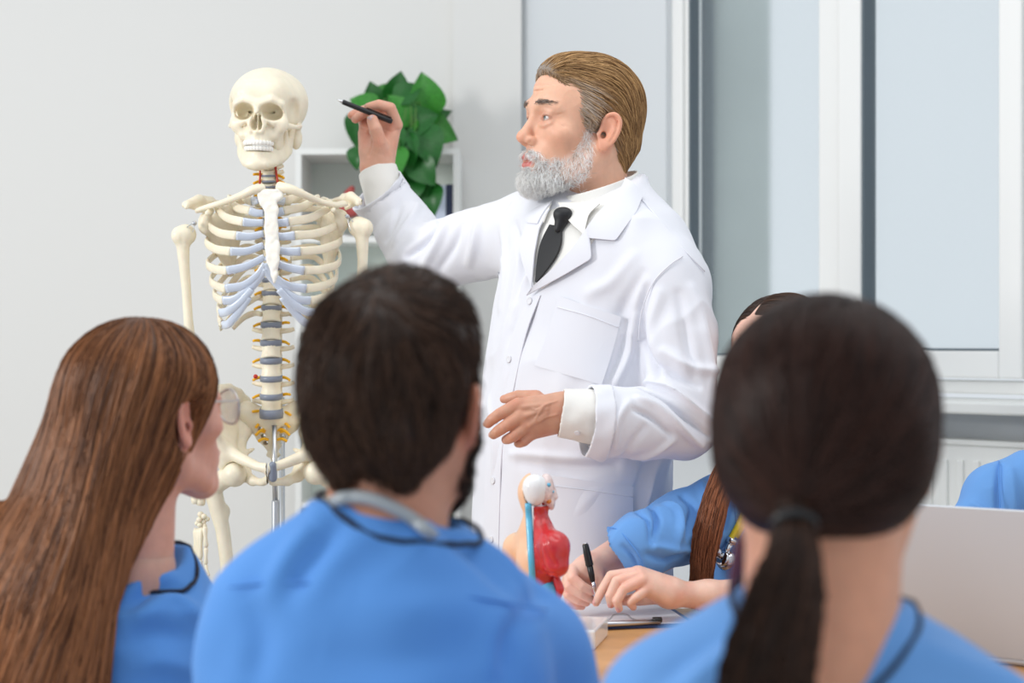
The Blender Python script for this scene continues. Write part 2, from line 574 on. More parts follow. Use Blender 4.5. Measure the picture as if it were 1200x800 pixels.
        for ax in range(3):
            o1, o2 = [(1, 2), (2, 0), (0, 1)][ax]
            A = np.moveaxis(sg, (ax, o1, o2), (0, 1, 2))
            I = np.moveaxis(idx, (ax, o1, o2), (0, 1, 2))
            a0 = A[:-1, 1:-1, 1:-1]; a1 = A[1:, 1:-1, 1:-1]
            ed = np.argwhere(a0 != a1)
            if not len(ed):
                continue
            fl = a0[ed[:, 0], ed[:, 1], ed[:, 2]]
            e0, e1, e2 = ed[:, 0], ed[:, 1] + 1, ed[:, 2] + 1
            q = np.stack([I[e0, e1 - 1, e2 - 1], I[e0, e1, e2 - 1], I[e0, e1, e2], I[e0, e1 - 1, e2]], 1)
            q[~fl] = q[~fl][:, ::-1]
            Fs.append(q)
        Fq = np.vstack(Fs)
        Fq = Fq[(Fq >= 0).all(1)]
        if whole:
            V, Fq = biggest(V, Fq)
        for _ in range(smooth):
            V = lap(V, Fq, 0.5)
        return V, Fq

def biggest(V, Fq):
    """keep the largest connected piece"""
    lab = np.arange(len(V))
    for _ in range(400):
        m_ = lab[Fq].min(1)
        new = lab.copy()
        np.minimum.at(new, Fq.ravel(), np.repeat(m_, 4))
        new = new[new]
        if (new == lab).all():
            break
        lab = new
    u, cnt = np.unique(lab, return_counts=True)
    if len(u) == 1:
        return V, Fq
    keep = lab == u[np.argmax(cnt)]
    V2, F2, _ = cut_mesh(V, Fq, keep)
    return V2, F2

def lap(V, Fq, lam):
    acc = np.zeros_like(V); cnt = np.zeros(len(V))
    for a, b in ((0, 1), (1, 2), (2, 3), (3, 0)):
        for u, v in ((a, b), (b, a)):
            for ax in range(3):
                acc[:, ax] += np.bincount(Fq[:, u], V[Fq[:, v], ax], len(V))
            cnt += np.bincount(Fq[:, u], minlength=len(V))
    return V + lam * (acc / np.maximum(cnt, 1)[:, None] - V)

def cut_mesh(V, Fq, keep):
    """drop the faces whose corners are not kept"""
    kf = keep[Fq].all(1)
    Fq = Fq[kf]
    used = np.zeros(len(V), bool); used[Fq.ravel()] = True
    mp = np.cumsum(used) - 1
    return V[used], mp[Fq], used

_LAT = RNG.standard_normal((32, 32, 32))
def vnoise(p, scale):
    """smooth lattice noise, about -1..1"""
    q = np.asarray(p, float) * scale
    i = np.floor(q).astype(int); t = q - i
    t = t * t * (3 - 2 * t)
    out = 0
    for dx in (0, 1):
        for dy in (0, 1):
            for dz in (0, 1):
                wgt = (t[:, 0] if dx else 1 - t[:, 0]) * (t[:, 1] if dy else 1 - t[:, 1]) * (t[:, 2] if dz else 1 - t[:, 2])
                out = out + wgt * _LAT[(i[:, 0] + dx) % 32, (i[:, 1] + dy) % 32, (i[:, 2] + dz) % 32]
    return out

def seg_dist(p, path):
    """distance of points p from a polyline and the parameter along it"""
    p = np.asarray(p, float); path = np.asarray(path, float)
    best = np.full(len(p), 9.0); par = np.zeros(len(p))
    n = len(path) - 1
    for i in range(n):
        a, b = path[i], path[i + 1]
        ab = b - a
        t = np.clip(((p - a) @ ab) / (ab @ ab + 1e-12), 0, 1)
        d = np.linalg.norm(p - a - t[:, None] * ab, axis=1)
        m_ = d < best
        best[m_] = d[m_]; par[m_] = (i + t[m_]) / n
    return best, par

def sstep(x, a, b):
    t = np.clip((np.asarray(x, float) - a) / (b - a), 0, 1)
    return t * t * (3 - 2 * t)

def strands_data(paths, widths, seg=3):
    """many thin hairs as one array of triangles-in-section tubes; paths (n, m, 3)"""
    n, m_, _ = paths.shape
    T = np.gradient(paths, axis=1)
    T /= np.linalg.norm(T, axis=2, keepdims=True) + 1e-9
    up = np.zeros_like(T); up[..., 0] = 0.3; up[..., 1] = 0.9; up[..., 2] = 0.31
    u = np.cross(T, up); u /= np.linalg.norm(u, axis=2, keepdims=True) + 1e-9
    v = np.cross(T, u)
    taper = np.concatenate([np.linspace(0.55, 1, max(2, m_ // 3)), np.linspace(1, 0.25, m_ - max(2, m_ // 3))])
    W = np.asarray(widths, float)[:, None] * taper[None, :]
    rings = []
    for j in range(seg):
        a = 2 * math.pi * j / seg
        rings.append(paths + (math.cos(a) * u + math.sin(a) * v) * W[..., None])
    V = np.stack(rings, 2).reshape(-1, 3)
    base = (np.arange(n)[:, None] * m_ + np.arange(m_ - 1)[None, :]) * seg
    fs = []
    for j in range(seg):
        k = (j + 1) % seg
        fs.append(np.stack([base + j, base + k, base + k + seg, base + j + seg], -1).reshape(-1, 4))
    return V, np.vstack(fs), np.repeat(np.arange(n), m_ * seg)
# ------------------------------------------------------------------ the room
WB = 5.4                                         # back wall distance
CX0 = (611 - 600) * WB / FPX                     # room corner
WR = np.array([1.42, 3.95])                      # a far point on the window wall
WA = np.array([CX0, WB])
wdir = (WR - WA) / np.linalg.norm(WR - WA)       # along the window wall, towards the camera
wnrm = np.array([-wdir[1], wdir[0]])             # into the room?
if wnrm[1] > 0:
    wnrm = -wnrm
WANG = math.atan2(wdir[1], wdir[0])
def ww(u, z, d=0.0):
    """point on the window wall: u metres from the corner, height z, d metres into the room"""
    q = WA + wdir * u + wnrm * d
    return np.array([q[0], q[1], z])
def wray(px):
    """u on the window wall seen at pixel column px"""
    k = (px - 600) / FPX
    return (k * WA[1] - WA[0]) / (wdir[0] - k * wdir[1])
def wz(px, py, d=0.0):
    u = wray(px); q = WA + wdir * u + wnrm * d
    return CAMZ - (py - 400) * q[1] / FPX
def wbox(name, u0, u1, z0, z1, d0, d1, m, parent=None, bevel=0.0):
    o = box(name, (u0, d0, z0), (u1, d1, z1), m, None, bevel)
    me = o.data
    for v in me.vertices:
        q = ww(v.co.x, v.co.z, v.co.y)
        v.co = q
    me.flip_normals()
    if parent is not None:
        o.parent = parent
    return o

ZTOP = 3.2
tag(box('floor', (-3.6, -0.6, -0.05), (3.2, 6.2, 0.0), M['floor']), kind='structure')
tag(box('wall_back', (-3.6, WB, 0), (CX0, WB + 0.12, ZTOP), M['wall']), kind='structure')
tag(box('baseboard_back', (-3.6, WB - 0.014, 0), (CX0, WB, 0.08), M['whitelac'], bevel=0.003), kind='structure')
# shallow pier in the corner, its edge shows as a faint line beside the bookcase
pz = (531 - 600) * 5.36 / FPX
tag(box('trim_2', (pz, WB - 0.04, 0), (CX0, WB, ZTOP), M['wall']), kind='structure')

U0, UM0, UM1, U1, UE = wray(797), wray(950), wray(1004), wray(1166), wray(1197)
uA = wray(783)                                    # left edge of the window frame
ZS = wz(1150, 468)                                # top of the inner sill
ZW1 = 2.75
uEnd = 2.9
wl = tag(wbox('wall_right', 0, uA - 0.008, 0, ZTOP, -0.11, 0, M['wall2']), kind='structure')
tag(wbox('wall_right', uA - 0.008, uEnd, 0, ZS - 0.035, -0.11, 0, M['wall2']), kind='structure')
tag(wbox('wall_right', uA - 0.008, uEnd, ZW1, ZTOP, -0.11, 0, M['wall2']), kind='structure')

# window: outer frame, mullion, fixed pane on the left, opening sash on the right
win = tag(empty('window_1', ww(1.0, ZS, -0.08)), 'white plastic window with a fixed and an opening sash', None, kind='structure')
def wpart(name, *a, **k):
    o = wbox(name, *a, **k)
    o.parent = win
    o.location = -win.location
    return o
D0, D1 = -0.10, -0.035
zb = wz(1150, 462)
uF = uEnd
wpart('frame_post', uA - 0.008, U0 - 0.012, zb, ZW1, D0, D1 + 0.012, M['upvc'], bevel=0.004)
wpart('frame_post', U0 - 0.012, U0, zb, ZW1, D0, D1, M['upvc'], bevel=0.004)
um = (UM0 + UM1) / 2
zpl = wz(844, 417)                                # bottom of the left pane
zpr = wz(1130, 411)                               # bottom of the right pane
wpart('frame_mullion', UM0, um, zb, ZW1, D0, D1, M['upvc'], bevel=0.004)
wpart('sash_stile', um + 0.002, UM1, wz(1130, 443), ZW1 - 0.06, D0 + 0.01, D1 + 0.02, M['upvc'], bevel=0.005)
wpart('sash_stile', U1, wray(1193), wz(1130, 443), ZW1 - 0.06, D0 + 0.01, D1 + 0.02, M['upvc'], bevel=0.005)
wpart('sash_rail', UM1, U1, wz(1130, 443), zpr, D0 + 0.01, D1 + 0.02, M['upvc'], bevel=0.005)
wpart('sash_rail', UM1, U1, ZW1 - 0.12, ZW1 - 0.06, D0 + 0.01, D1 + 0.02, M['upvc'], bevel=0.005)
wpart('frame_rail', U0, UM0, zb, zpl, D0, D1, M['upvc'], bevel=0.004)
wpart('frame_rail', um, uF, zb, wz(1130, 446), D0, D1, M['upvc'], bevel=0.004)
wpart('frame_post', UE, UE + 0.06, zb, ZW1, D0, D1, M['upvc'], bevel=0.004)
wpart('frame_rail', uA, uF, ZW1 - 0.055, ZW1, D0, D1, M['upvc'], bevel=0.004)
g = 0.006
wpart('gasket', U0, U0 + g, zpl, ZW1 - 0.05, D0 + 0.02, D1 - 0.004, M['gasket'])
wpart('gasket', U0 + g, UM0, zpl, zpl + g, D0 + 0.02, D1 - 0.004, M['gasket'])
wpart('gasket', UM1, UM1 + g, zpr, ZW1 - 0.11, D0 + 0.02, D1 + 0.012, M['gasket'])
wpart('gasket', UM1 + g, U1, zpr, zpr + g, D0 + 0.02, D1 + 0.012, M['gasket'])
wpart('gasket', wray(1193), UE, wz(1180, 442), ZW1 - 0.06, D0 + 0.02, D1 - 0.01, M['gasket'])
gm = bpy.data.materials.new('frosted_glass')
gm.use_nodes = True
nt = gm.node_tree
b = nt.nodes['Principled BSDF']
b.inputs['Base Color'].default_value = (0.93, 0.97, 0.98, 1)
b.inputs['Transmission Weight'].default_value = 0.95
b.inputs['Roughness'].default_value = 0.12
b.inputs['IOR'].default_value = 1.12
M['glass'] = gm
wpart('pane', U0, UM0, zpl, ZW1 - 0.05, -0.075, -0.067, M['glass'])
wpart('pane', UM1, U1, zpr, ZW1 - 0.11, -0.07, -0.062, M['glass'])
wpart('pane', UE + 0.06, uF, zb + 0.06, ZW1 - 0.05, -0.075, -0.067, M['glass'])
# outside: a grey-green rendered house wall seen through the left pane
M['render'] = mat('grey_green_render', (206, 214, 211), 0.9, noise=(3, 0.06))
q0, q1 = P(700, 400, 7.2), P(903, 400, 7.2)
ho = empty('neighbour_building', (q0[0], 7.2, 0), 'grey green rendered building corner outside the left window pane', 'building')
mesh_obj('wall', *joinmesh([(np.array([(x, y, z) for x in (q0[0] - 0.4, q1[0]) for y in (7.2, 8.4) for z in (0, 6)]),
        [(0, 4, 5, 1), (4, 6, 7, 5), (6, 2, 3, 7), (2, 0, 1, 3), (1, 5, 7, 3), (0, 2, 6, 4)])]), M['render'], ho, smooth=False)
mesh_obj('downpipe', *sweep_data([(q1[0] - 0.28, 7.16, 0), (q1[0] - 0.28, 7.16, 6)], 0.04), M['gasket'], ho)

# inner sill and radiator
sl = tag(wbox('trim_1', uA - 0.06, uEnd, ZS - 0.03, ZS, -0.1, 0.16, M['whitelac'], bevel=0.006), kind='structure')
zr1 = wz(1150, 515, 0.1)
ra0, ra1 = wray(1000), uEnd - 0.15
rad = empty('radiator', ww(ra0, 0.15, 0.06), 'white ribbed panel radiator under the window sill', 'radiator')
def rpart(name, *a, **k):
    o = wbox(name, *a, **k); o.parent = rad; o.location = -rad.location; return o
zr0 = 0.14
rpart('panel', ra0, ra1, zr0, zr1 - 0.012, 0.055, 0.085, M['whitelac'], bevel=0.004)
rpart('top_grille', ra0 - 0.004, ra1 + 0.004, zr1 - 0.014, zr1, 0.02, 0.092, M['whitelac'], bevel=0.003)
nfin = 34
shared = None
for i in range(nfin):
    u = ra0 + 0.02 + (ra1 - ra0 - 0.04) * i / (nfin - 1)
    o = rpart('fin', u - 0.010, u + 0.010, zr0 + 0.03, zr1 - 0.05, 0.083, 0.092, M['whitelac'], bevel=0.0035)
for u in (ra0 + 0.25, ra1 - 0.25):
    rpart('wall_bracket', u - 0.015, u + 0.015, zr0 + 0.1, zr1 - 0.1, 0.0, 0.056, M['whitelac'])
for du in (0.06, 0.12):
    p = [ww(ra0 + du, zr0 + 0.03, 0.06), ww(ra0 + du, 0.0, 0.06)]
    mesh_obj('pipe', *sweep_data(p, 0.008), M['whitelac'], rad)

# ------------------------------------------------------------------ bookcase on the back wall
BF, BB = 5.06, 5.34
def bx_(px, Z=BF): return (px - 600) * Z / FPX
def bz_(py, Z=BF): return CAMZ - (py - 400) * Z / FPX
bl, br = bx_(346), bx_(538)
th = 0.018
shelf_z = [bz_(181), bz_(284), bz_(390), bz_(492), bz_(596), bz_(700)]
bk = empty('bookcase', ((bl + br) / 2, 5.2, 0), 'white open bookcase standing against the back wall', 'bookcase')
box('side_panel', (bl, BF, 0), (bl + th, BB, shelf_z[0] + 0.0), M['whitelac'], bk, 0.001)
box('side_panel', (br - th, BF, 0), (br, BB, shelf_z[0]), M['whitelac'], bk, 0.001)
for i, z in enumerate(shelf_z):
    if i == 0:
        box('top_board', (bl, BF, z), (br, BB, z + th), M['whitelac'], bk, 0.001)
    else:
        box('shelf', (bl + th, BF + 0.003, z), (br - th, BB - 0.012, z + th), M['whitelac'], bk, 0.001)
box('shelf', (bl + th, BF + 0.003, 0.06), (br - th, BB - 0.012, 0.06 + th), M['whitelac'], bk, 0.001)
box('plinth', (bl + th, BF + 0.02, 0), (br - th, BF + 0.035, 0.06), M['whitelac'], bk)
box('back_panel', (bl + th, BB - 0.012, 0.0), (br - th, BB - 0.004, shelf_z[0]), M['greenback'], bk)
# folders standing on the upper shelf
zsh = shelf_z[1] + th
fold = [(503, 509, 232, (196, 122, 84), 'terracotta slim folder leftmost on the upper bookcase shelf'),
        (509.5, 522, 216, (214, 224, 244), 'pale blue ring binder on the upper bookcase shelf'),
        (522.5, 531, 215, (40, 52, 86), 'navy ring binder at the right end of the upper bookcase shelf')]
for x0, x1, yt, c, lb in fold:
    m_ = mat('folder', c, 0.5)
    fo = empty('ring_binder', (bx_((x0 + x1) / 2), 5.15, zsh), lb, 'binder', 'binders on the upper shelf')
    a, b_ = bx_(x0), bx_(x1)
    zt = bz_(yt)
    box('cover', (a, BF + 0.03, zsh), (a + 0.0035, BF + 0.22, zt), m_, fo, 0.0008)
    box('cover', (b_ - 0.0035, BF + 0.03, zsh), (b_, BF + 0.22, zt), m_, fo, 0.0008)
    box('spine', (a, BF + 0.024, zsh), (b_, BF + 0.03, zt), m_, fo, 0.0015)
    box('pages', (a + 0.004, BF + 0.032, zsh + 0.006), (b_ - 0.004, BF + 0.21, zt - 0.008), M['paper'], fo)
    if x1 - x0 > 7:
        lathe('finger_ring', [(0.004, 0), (0.009, 0), (0.009, 0.002), (0.004, 0.002)], ((a + b_) / 2, BF + 0.0235, zsh + 0.03), M['steel'], fo, axis=(0, -1, 0), seg=12)
# ------------------------------------------------------------------ teaching skeleton on its stand
ZK = 3.36
def K(px, py, dz=0.0): return P(px, py, ZK + dz)
sk = empty('skeleton_model', (K(322, 400)[0], ZK + 0.06, 0), 'full size human skeleton model hanging on a steel stand', 'skeleton')
MX = K(319, 400)[0]
def mir(pts):
    q = np.array(pts, float); q[..., 0] = 2 * MX - q[..., 0]; return q

# spine -----------------------------------------------------------
disc_y = [206, 212.5, 219, 227, 236, 246, 256.5, 267.5, 279, 291, 303, 315, 327.5, 343, 360, 380, 401, 422, 443, 464, 484]
def spine_x(y): return np.interp(y, [190, 230, 340, 400, 484, 540], [313.5, 316, 318.5, 317.5, 318, 320])
def spine_d(y): return np.interp(y, [190, 215, 240, 280, 330, 380, 430, 470, 490], [0.0, 0.005, 0.035, 0.062, 0.06, 0.03, 0.005, 0.01, 0.025])
def spine_r(y): return np.interp(y, [190, 215, 240, 300, 343, 380, 443, 484], [.0125, .014, .0145, .0175, .0195, .0205, .0215, .0225])
def vertebra(y0, y1, kind):
    ym = (y0 + y1) / 2
    c0, c1 = K(spine_x(y0), y0 + .9, spine_d(y0)), K(spine_x(y1), y1 - .9, spine_d(y1))
    ax = c0 - c1; H = np.linalg.norm(ax); r = float(spine_r(ym))
    prof = [(r * .6, 0), (r * .97, 0), (r * 1.0, H * .07), (r * .88, H * .3), (r * .84, H * .5), (r * .88, H * .7), (r * .98, H * .93), (r * .95, H), (r * .6, H)]
    parts = [lathe_data(prof, c1, ax, 18)]
    c = (c0 + c1) / 2
    L = {'c': .026, 't': .036, 'l': .042}[kind]
    for s_ in (-1, 1):
        up = .006 if kind == 'l' else .004
        parts.append(sweep_data(catmull([c + (s_ * r * .55, .02, .004), c + (s_ * L * .75, .032, up), c + (s_ * L, .034, up + .003)], 3), [.008, .0055, .004], rb=[.006, .005, .004], seg=7))
        parts.append(sweep_data([c + (s_ * .012, .028, .016), c + (s_ * .013, .03, -.016)], [.006, .005], seg=7))
    parts.append(sweep_data(catmull([c + (0, .02, 0), c + (0, .045, -.008), c + (0, .062, -.02)], 3), [.009, .006, .004], rb=[.005, .004, .003], seg=7))
    o = mesh_obj('vertebra', *joinmesh(parts), M['bone'], sk)
    return c, r
nv = len(disc_y)
for i in range(nv):
    y = disc_y[i]
    kind = 'c' if y < 226 else ('t' if y < 378 else 'l')
    if i + 1 < nv:
        vc, vr = vertebra(y, disc_y[i + 1], kind)
    r = float(spine_r(y)) * 1.06
    hd = 0.0022 if kind != 'l' else 0.0058
    if kind == 't' and y > 320: hd = 0.005
    if i == nv - 1: hd, r = 0.009, r * 1.02
    c = K(spine_x(y), y, spine_d(y))
    lathe('disc', [(r * .6, -hd), (r * .96, -hd), (r, 0), (r * .96, hd), (r * .6, hd)], c, M['disc'], sk, axis=(0, -0.12, 1), seg=20)
    # nerve roots in pairs
    for s_ in (-1, 1):
        ln = .016 if kind == 'c' else .014
        dz = -.004 if (i * 7 + (s_ > 0) * 3) % 4 else .003
        a = c + np.array([s_ * r * .85, .012, .002]); b_ = c + np.array([s_ * (r + ln), .002, dz])
        sweep('nerve', catmull([a, (a + b_) / 2 + (0, 0, .0015), b_], 3), [.0034, .0030, .0026], M['nerve'], sk, seg=7)
# neck: two vertebrae above the first disc under the jaw, arteries
vertebra(199, 206, 'c'); vertebra(192, 199, 'c'); vertebra(186, 192, 'c')
for s_ in (-1, 1):
    pts = [K(316 + s_ * 10, 226, .004), K(315 + s_ * 10.5, 214, -.004), K(314.5 + s_ * 9.5, 204, -.002), K(313 + s_ * 9, 190, .005)]
    sweep('artery', catmull(pts, 4), .0022, M['artery'], sk, seg=7)
bm_c = K(299.5, 441, -.006)
lathe('artery_bead', [(.0005, -.0045), (.0035, -.0035), (.0048, 0), (.0035, .0035), (.0005, .0045)], bm_c, M['artery'], sk, seg=12)

# ribs and cartilages ----------------------------------------------
# per rib: back y, side (x, y), front end (x, y), cartilage way points to the breastbone (x, y)
ribs = [
 (226, (285, 228), (296, 236), [(303, 234)]),
 (236, (268, 236), (293, 247), [(301, 249.5), (309, 249)]),
 (246, (252.5, 246), (285, 260), [(296, 261), (309, 260.5)]),
 (257, (245.5, 268), (277, 276), [(293, 277), (309, 273.5)]),
 (268, (241.5, 287), (270, 294.5), [(290, 294), (309, 287)]),
 (279, (243, 312), (266, 317), [(288, 312), (310, 301)]),
 (291, (247, 331), (264.5, 338), [(286, 334), (302, 322), (311, 309)]),
 (303, (251, 346), (261.5, 352), [(276, 350), (293, 338), (305, 324), (311, 315)]),
 (315, (256, 362), (258, 366.5), [(268, 364), (283, 353), (295, 339)]),
 (327.5, (257, 372), (260, 380), [(268, 379), (281, 364), (292, 348)]),
]
depth_side = np.linspace(0.03, 0.02, 10)
def rib_curve(i, side):
    yb, (xs, ys), (xf, yf), cw = ribs[i]
    xa, da = spine_x(yb), spine_d(yb)
    W_ = 319 - xs
    back = K(xa - 9, yb, da + .01)
    b2 = K(xa - 9 - W_ * .32, yb - 1.5, da + .045)
    b3 = K(319 - W_ * .80, yb + (ys - yb) * .45, da + .032)
    sd = K(xs, ys - (4 if i else 0), .012 - .0 * i)
    f1 = K(xs + (xf - xs) * .45 - 2 * (i < 6), ys + (yf - ys) * .62, -.045)
    df = [-.055, -.075, -.085, -.09, -.092, -.09, -.085, -.075, -.06, -.045][i]
    fr = K(xf, yf, df)
    pts = [back, b2, b3, sd, f1, fr]
    ds = [-.074, -.08, -.085, -.089, -.093, -.098, -.1, -.099, -.096, -.091][i]
    cp = [fr] + [K(x, y, df + (ds - df) * ((j + 1) / len(cw)) ** .7) for j, (x, y) in enumerate(cw)]
    pts, cp = np.array(pts), np.array(cp)
    if side > 0:
        pts, cp = mir(pts), mir(cp)
    return pts, cp
for i in range(10):
    for side in (-1, 1):
        pts, cp = rib_curve(i, side)
        path = catmull(pts, 7)
        out = np.array([MX, ZK + .0, 0]); 
        v, f = sweep_data(path, [.0022, .0028, .0030, .0032, .0034, .0036], rb=[.0045, .0062, .007, .0075, .0085, .0088], up=(0, 0.0, 1), seg=10, power=2.8)
        mesh_obj('rib', v, f, M['bone'], sk)
        cpath = catmull(cp, 6)
        v, f = sweep_data(cpath, .0042, rb=[.0088, .0078, .0066], up=(0, -.3, 1), seg=10, power=2.6)
        mesh_obj('costal_cartilage', v, f, M['cart'], sk)
for (yb, pts) in ((343, [(306, 346), (290, 355), (274, 366), (258, 386)]), (367, [(306, 368), (298, 367), (286, 372), (273, 385)])):
    for side in (-1, 1):
        q = np.array([K(x, y, spine_d(yb) + d) for (x, y), d in zip(pts, (.015, .04, .035, .0 if yb < 350 else .02))])
        if side > 0: q = mir(q); q[-1][2] += .012
        mesh_obj('rib', *sweep_data(catmull(q, 7), [.003, .0034, .0022], rb=[.005, .0066, .004], up=(0, 0, 1), seg=10, power=2.6), M['bone'], sk)
# breastbone
Fb = Field(K(296, 340, -.14), K(342, 215, -.07) + (0, .02, 0), .0016)
for (x0, y0, x1, y1, r0, r1) in ((309, 229, 325, 229, .0125, .0125), (312, 236, 320, 246, .014, .011), (317.5, 243, 318, 268, .0125, .0125),
                                 (318, 268, 319.5, 290, .0125, .0135), (319.5, 290, 320, 305, .0135, .012), (320, 305, 321.5, 322, .011, .0058), (321.5, 322, 321.5, 330, .0052, .003)):
    Fb.cone(K(x0, y0, -.084 - (y0 - 229) * .00028), K(x1, y1, -.084 - (y1 - 229) * .00028), r0, r1, k=.006)
xx = Fb.lo[1] + Fb.h * np.arange(Fb.n[1])
zz = Fb.lo[2] + Fb.h * np.arange(Fb.n[2])
yc = (ZK - .084) - np.interp(CAMZ - zz, [0, 1], [0, 0])
ytop, yb_ = K(0, 229)[2], K(0, 330)[2]
mid = ZK - .084 - np.clip((ytop - zz) / (ytop - yb_), 0, 1) * .028
slab = (np.abs(xx[:, None] - mid[None, :]) - .0052)[None, :, :].astype(F32)
hh = np.maximum(.004 - np.abs(Fb.f - slab), 0) / .004
Fb.f = (np.maximum(Fb.f, slab) + hh * hh * .001).astype(F32)
V, Q = Fb.mesh(1)
V = V + np.stack([np.zeros(len(V)), .0008 * vnoise(V, 120), np.zeros(len(V))], 1)
mesh_obj('breastbone', V, Q, M['bone2'], sk)

# collar bones
for side in (-1, 1):
    q = np.array([K(308, 222, -.075), K(297, 222.5, -.085), K(283, 229, -.075), K(262, 237, -.045), K(247, 241.5, -.02), K(232, 246.5, 0.0)])
    if side > 0:
        q = np.array([K(327, 219.5, -.075), K(340, 221.5, -.085), K(356, 228, -.075), K(375, 236, -.045), K(392, 240, -.02), K(404, 238, 0.0)])
    sweep('collar_bone', catmull(q, 7), [.0125, .010, .0082, .0076, .0085, .010], M['bone'], sk, rb=[.0115, .0092, .0075, .0062, .006, .0055], seg=12)

# shoulder blades, upper arm bones
for side in (-1, 1):
    Fb = Field(K(205, 335, -.06), K(300, 218, .16), .0024)
    if side > 0:
        Fb = Field(K(340, 335, -.06), K(432, 218, .16), .0024)
    def S_(x, y, d):
        if side < 0: return K(x, y, d)
        t = K(x, y, d)
        q = mir(t); q[0] += .001; q[2] += .006
        return q
    # thin blade
    rim = [S_(270, 236, .085), S_(278, 238, .105), S_(284, 250, .11), S_(281, 275, .11), S_(270, 318, .10), S_(256, 290, .06)]
    Fb.fan(S_(245, 264, .025), rim, .003, .010, k=.01)
    Fb.cone(S_(276, 236, .105), S_(284, 250, .108), .004, .004, k=.006)
    Fb.chain([S_(284, 250, .108), S_(279, 280, .108), S_(270, 320, .10)], [.004, .004, .005], k=.008)
    Fb.chain([S_(270, 320, .10), S_(256, 292, .06), S_(243, 268, .02)], [.005, .006, .009], k=.01)
    Fb.ell(S_(240, 262, .012), (.013, .013, .019), k=.012)                 # socket
    Fb.chain([S_(281, 244, .11), S_(255, 238, .075), S_(233, 236, .03), S_(219, 240, -.002)], [.004, .0065, .006, .0045], k=.008)
    Fb.chain([S_(236, 232, .035), S_(221, 238, .004), S_(218, 243, -.012)], [.0052, .005, .004], k=.01)
    Fb.tri(S_(216, 240, 0), S_(232, 230, .035), S_(248, 233, .07), .0042, k=.006)
    Fb.tri(S_(216, 240, 0), S_(248, 233, .07), S_(238, 248, .03), .0035, k=.006)
    Fb.chain([S_(241, 256, .012), S_(247, 247, -.012), S_(243, 250, -.03)], [.009, .007, .0055], k=.01)
    mesh_obj('shoulder_blade', *Fb.mesh(1), M['bone'], sk)
    # humerus
    if side < 0:
        hp = [(214, 277, 0), (214.5, 292, 0), (216, 312, 0), (218.5, 340, 0), (220.5, 372, 0), (223, 402, .002), (223, 424, .004), (223, 436, .004)]
    else:
        hp = [(424, 268, 0), (424.5, 283, 0), (425, 303, 0), (424, 330, 0), (422, 362, 0), (420, 394, .002), (419, 416, .004), (419, 428, .004)]
    lo = np.min([K(*p) for p in hp], 0) - .04; hi = np.max([K(*p) for p in hp], 0) + .04
    Fb = Field(lo, hi, .0022)
    Fb.chain([K(*p) for p in hp], [.0165, .0125, .0105, .0092, .0092, .011, .015, .013], k=.012)
    Fb.ell(K(hp[0][0] + (3.5 if side < 0 else -3.5), hp[0][1] - 2, .004), (.021, .021, .021), k=.006)
    Fb.ell(K(hp[0][0] - (5 if side < 0 else -5), hp[0][1] - 1, -.004), (.014, .015, .017), k=.006)
    Fb.cone(K(hp[6][0] - 8, hp[6][1] + 6, .002), K(hp[6][0] + 8, hp[6][1] + 6, .002), .012, .012, k=.01)
    Fb.cone(K(hp[0][0] - 1.5, hp[0][1] - 6, -.024), K(hp[0][0] - .5, hp[0][1] + 10, -.016), .0025, .002, k=.004, op='sub')
    mesh_obj('upper_arm_bone', *Fb.mesh(1), M['bone'], sk)
    # shoulder pin and wire
    pa = K(228, 261.5, -.012) if side < 0 else K(407, 253.5, -.012)
    lathe('shoulder_pin', [(.001, -.002), (.0045, -.002), (.0045, .003), (.003, .006), (.001, .006)], pa, M['steel'], sk, axis=(0, -1, 0), seg=12)
    pb = K(219, 266, -.012) if side < 0 else K(416, 262, -.012)
    pc_ = K(226, 272, -.02) if side < 0 else K(411, 271, -.02)
    sweep('wire', catmull([pb, pa, pc_], 5), .0008, M['steel'], sk, seg=6)
    # forearm
    dx = 0 if side < 0 else 0
    if side < 0:
        el, wr = [(219, 440), (226, 440)], [(229, 590), (235, 592)]
    else:
        el, wr = [(415, 432), (423, 432)], [(414, 580), (408, 582)]
    for (e, w_), nm in zip(zip(el, wr), ('radius_bone', 'ulna_bone')):
        q = [K(*e, .006), K(e[0] * .7 + w_[0] * .3 - 2, e[1] * .7 + w_[1] * .3, .008), K(e[0] * .3 + w_[0] * .7 - 1, e[1] * .3 + w_[1] * .7, .004), K(w_[0], w_[1] - 8, 0), K(*w_, 0)]
        sweep(nm, catmull(q, 6), [.0095, .0065, .0055, .0065, .0095, .0075], M['bone'], sk, seg=10)
    ox, oy = (0, 0) if side < 0 else (0, -8)
    def H_(x, y, d=0.0):
        q = K(x, y, d)
        if side > 0:
            q = mir(q); q[0] += .002; q[2] += .014
        return q
    for (cx_, cy_, r) in ((235, 602.5, .0062), (239, 605, .0058), (233.5, 609, .0062), (238.5, 611, .006), (243, 608, .005), (234, 615, .0055), (239.5, 616, .0052), (231, 613, .005)):
        lathe('carpal', [(r * .3, -r * .9), (r * .85, -r * .6), (r, 0), (r * .85, r * .6), (r * .3, r * .9)], H_(cx_, cy_, RNG.uniform(-.006, .006)), M['bone'], sk, axis=(.3, .3, 1), seg=10)
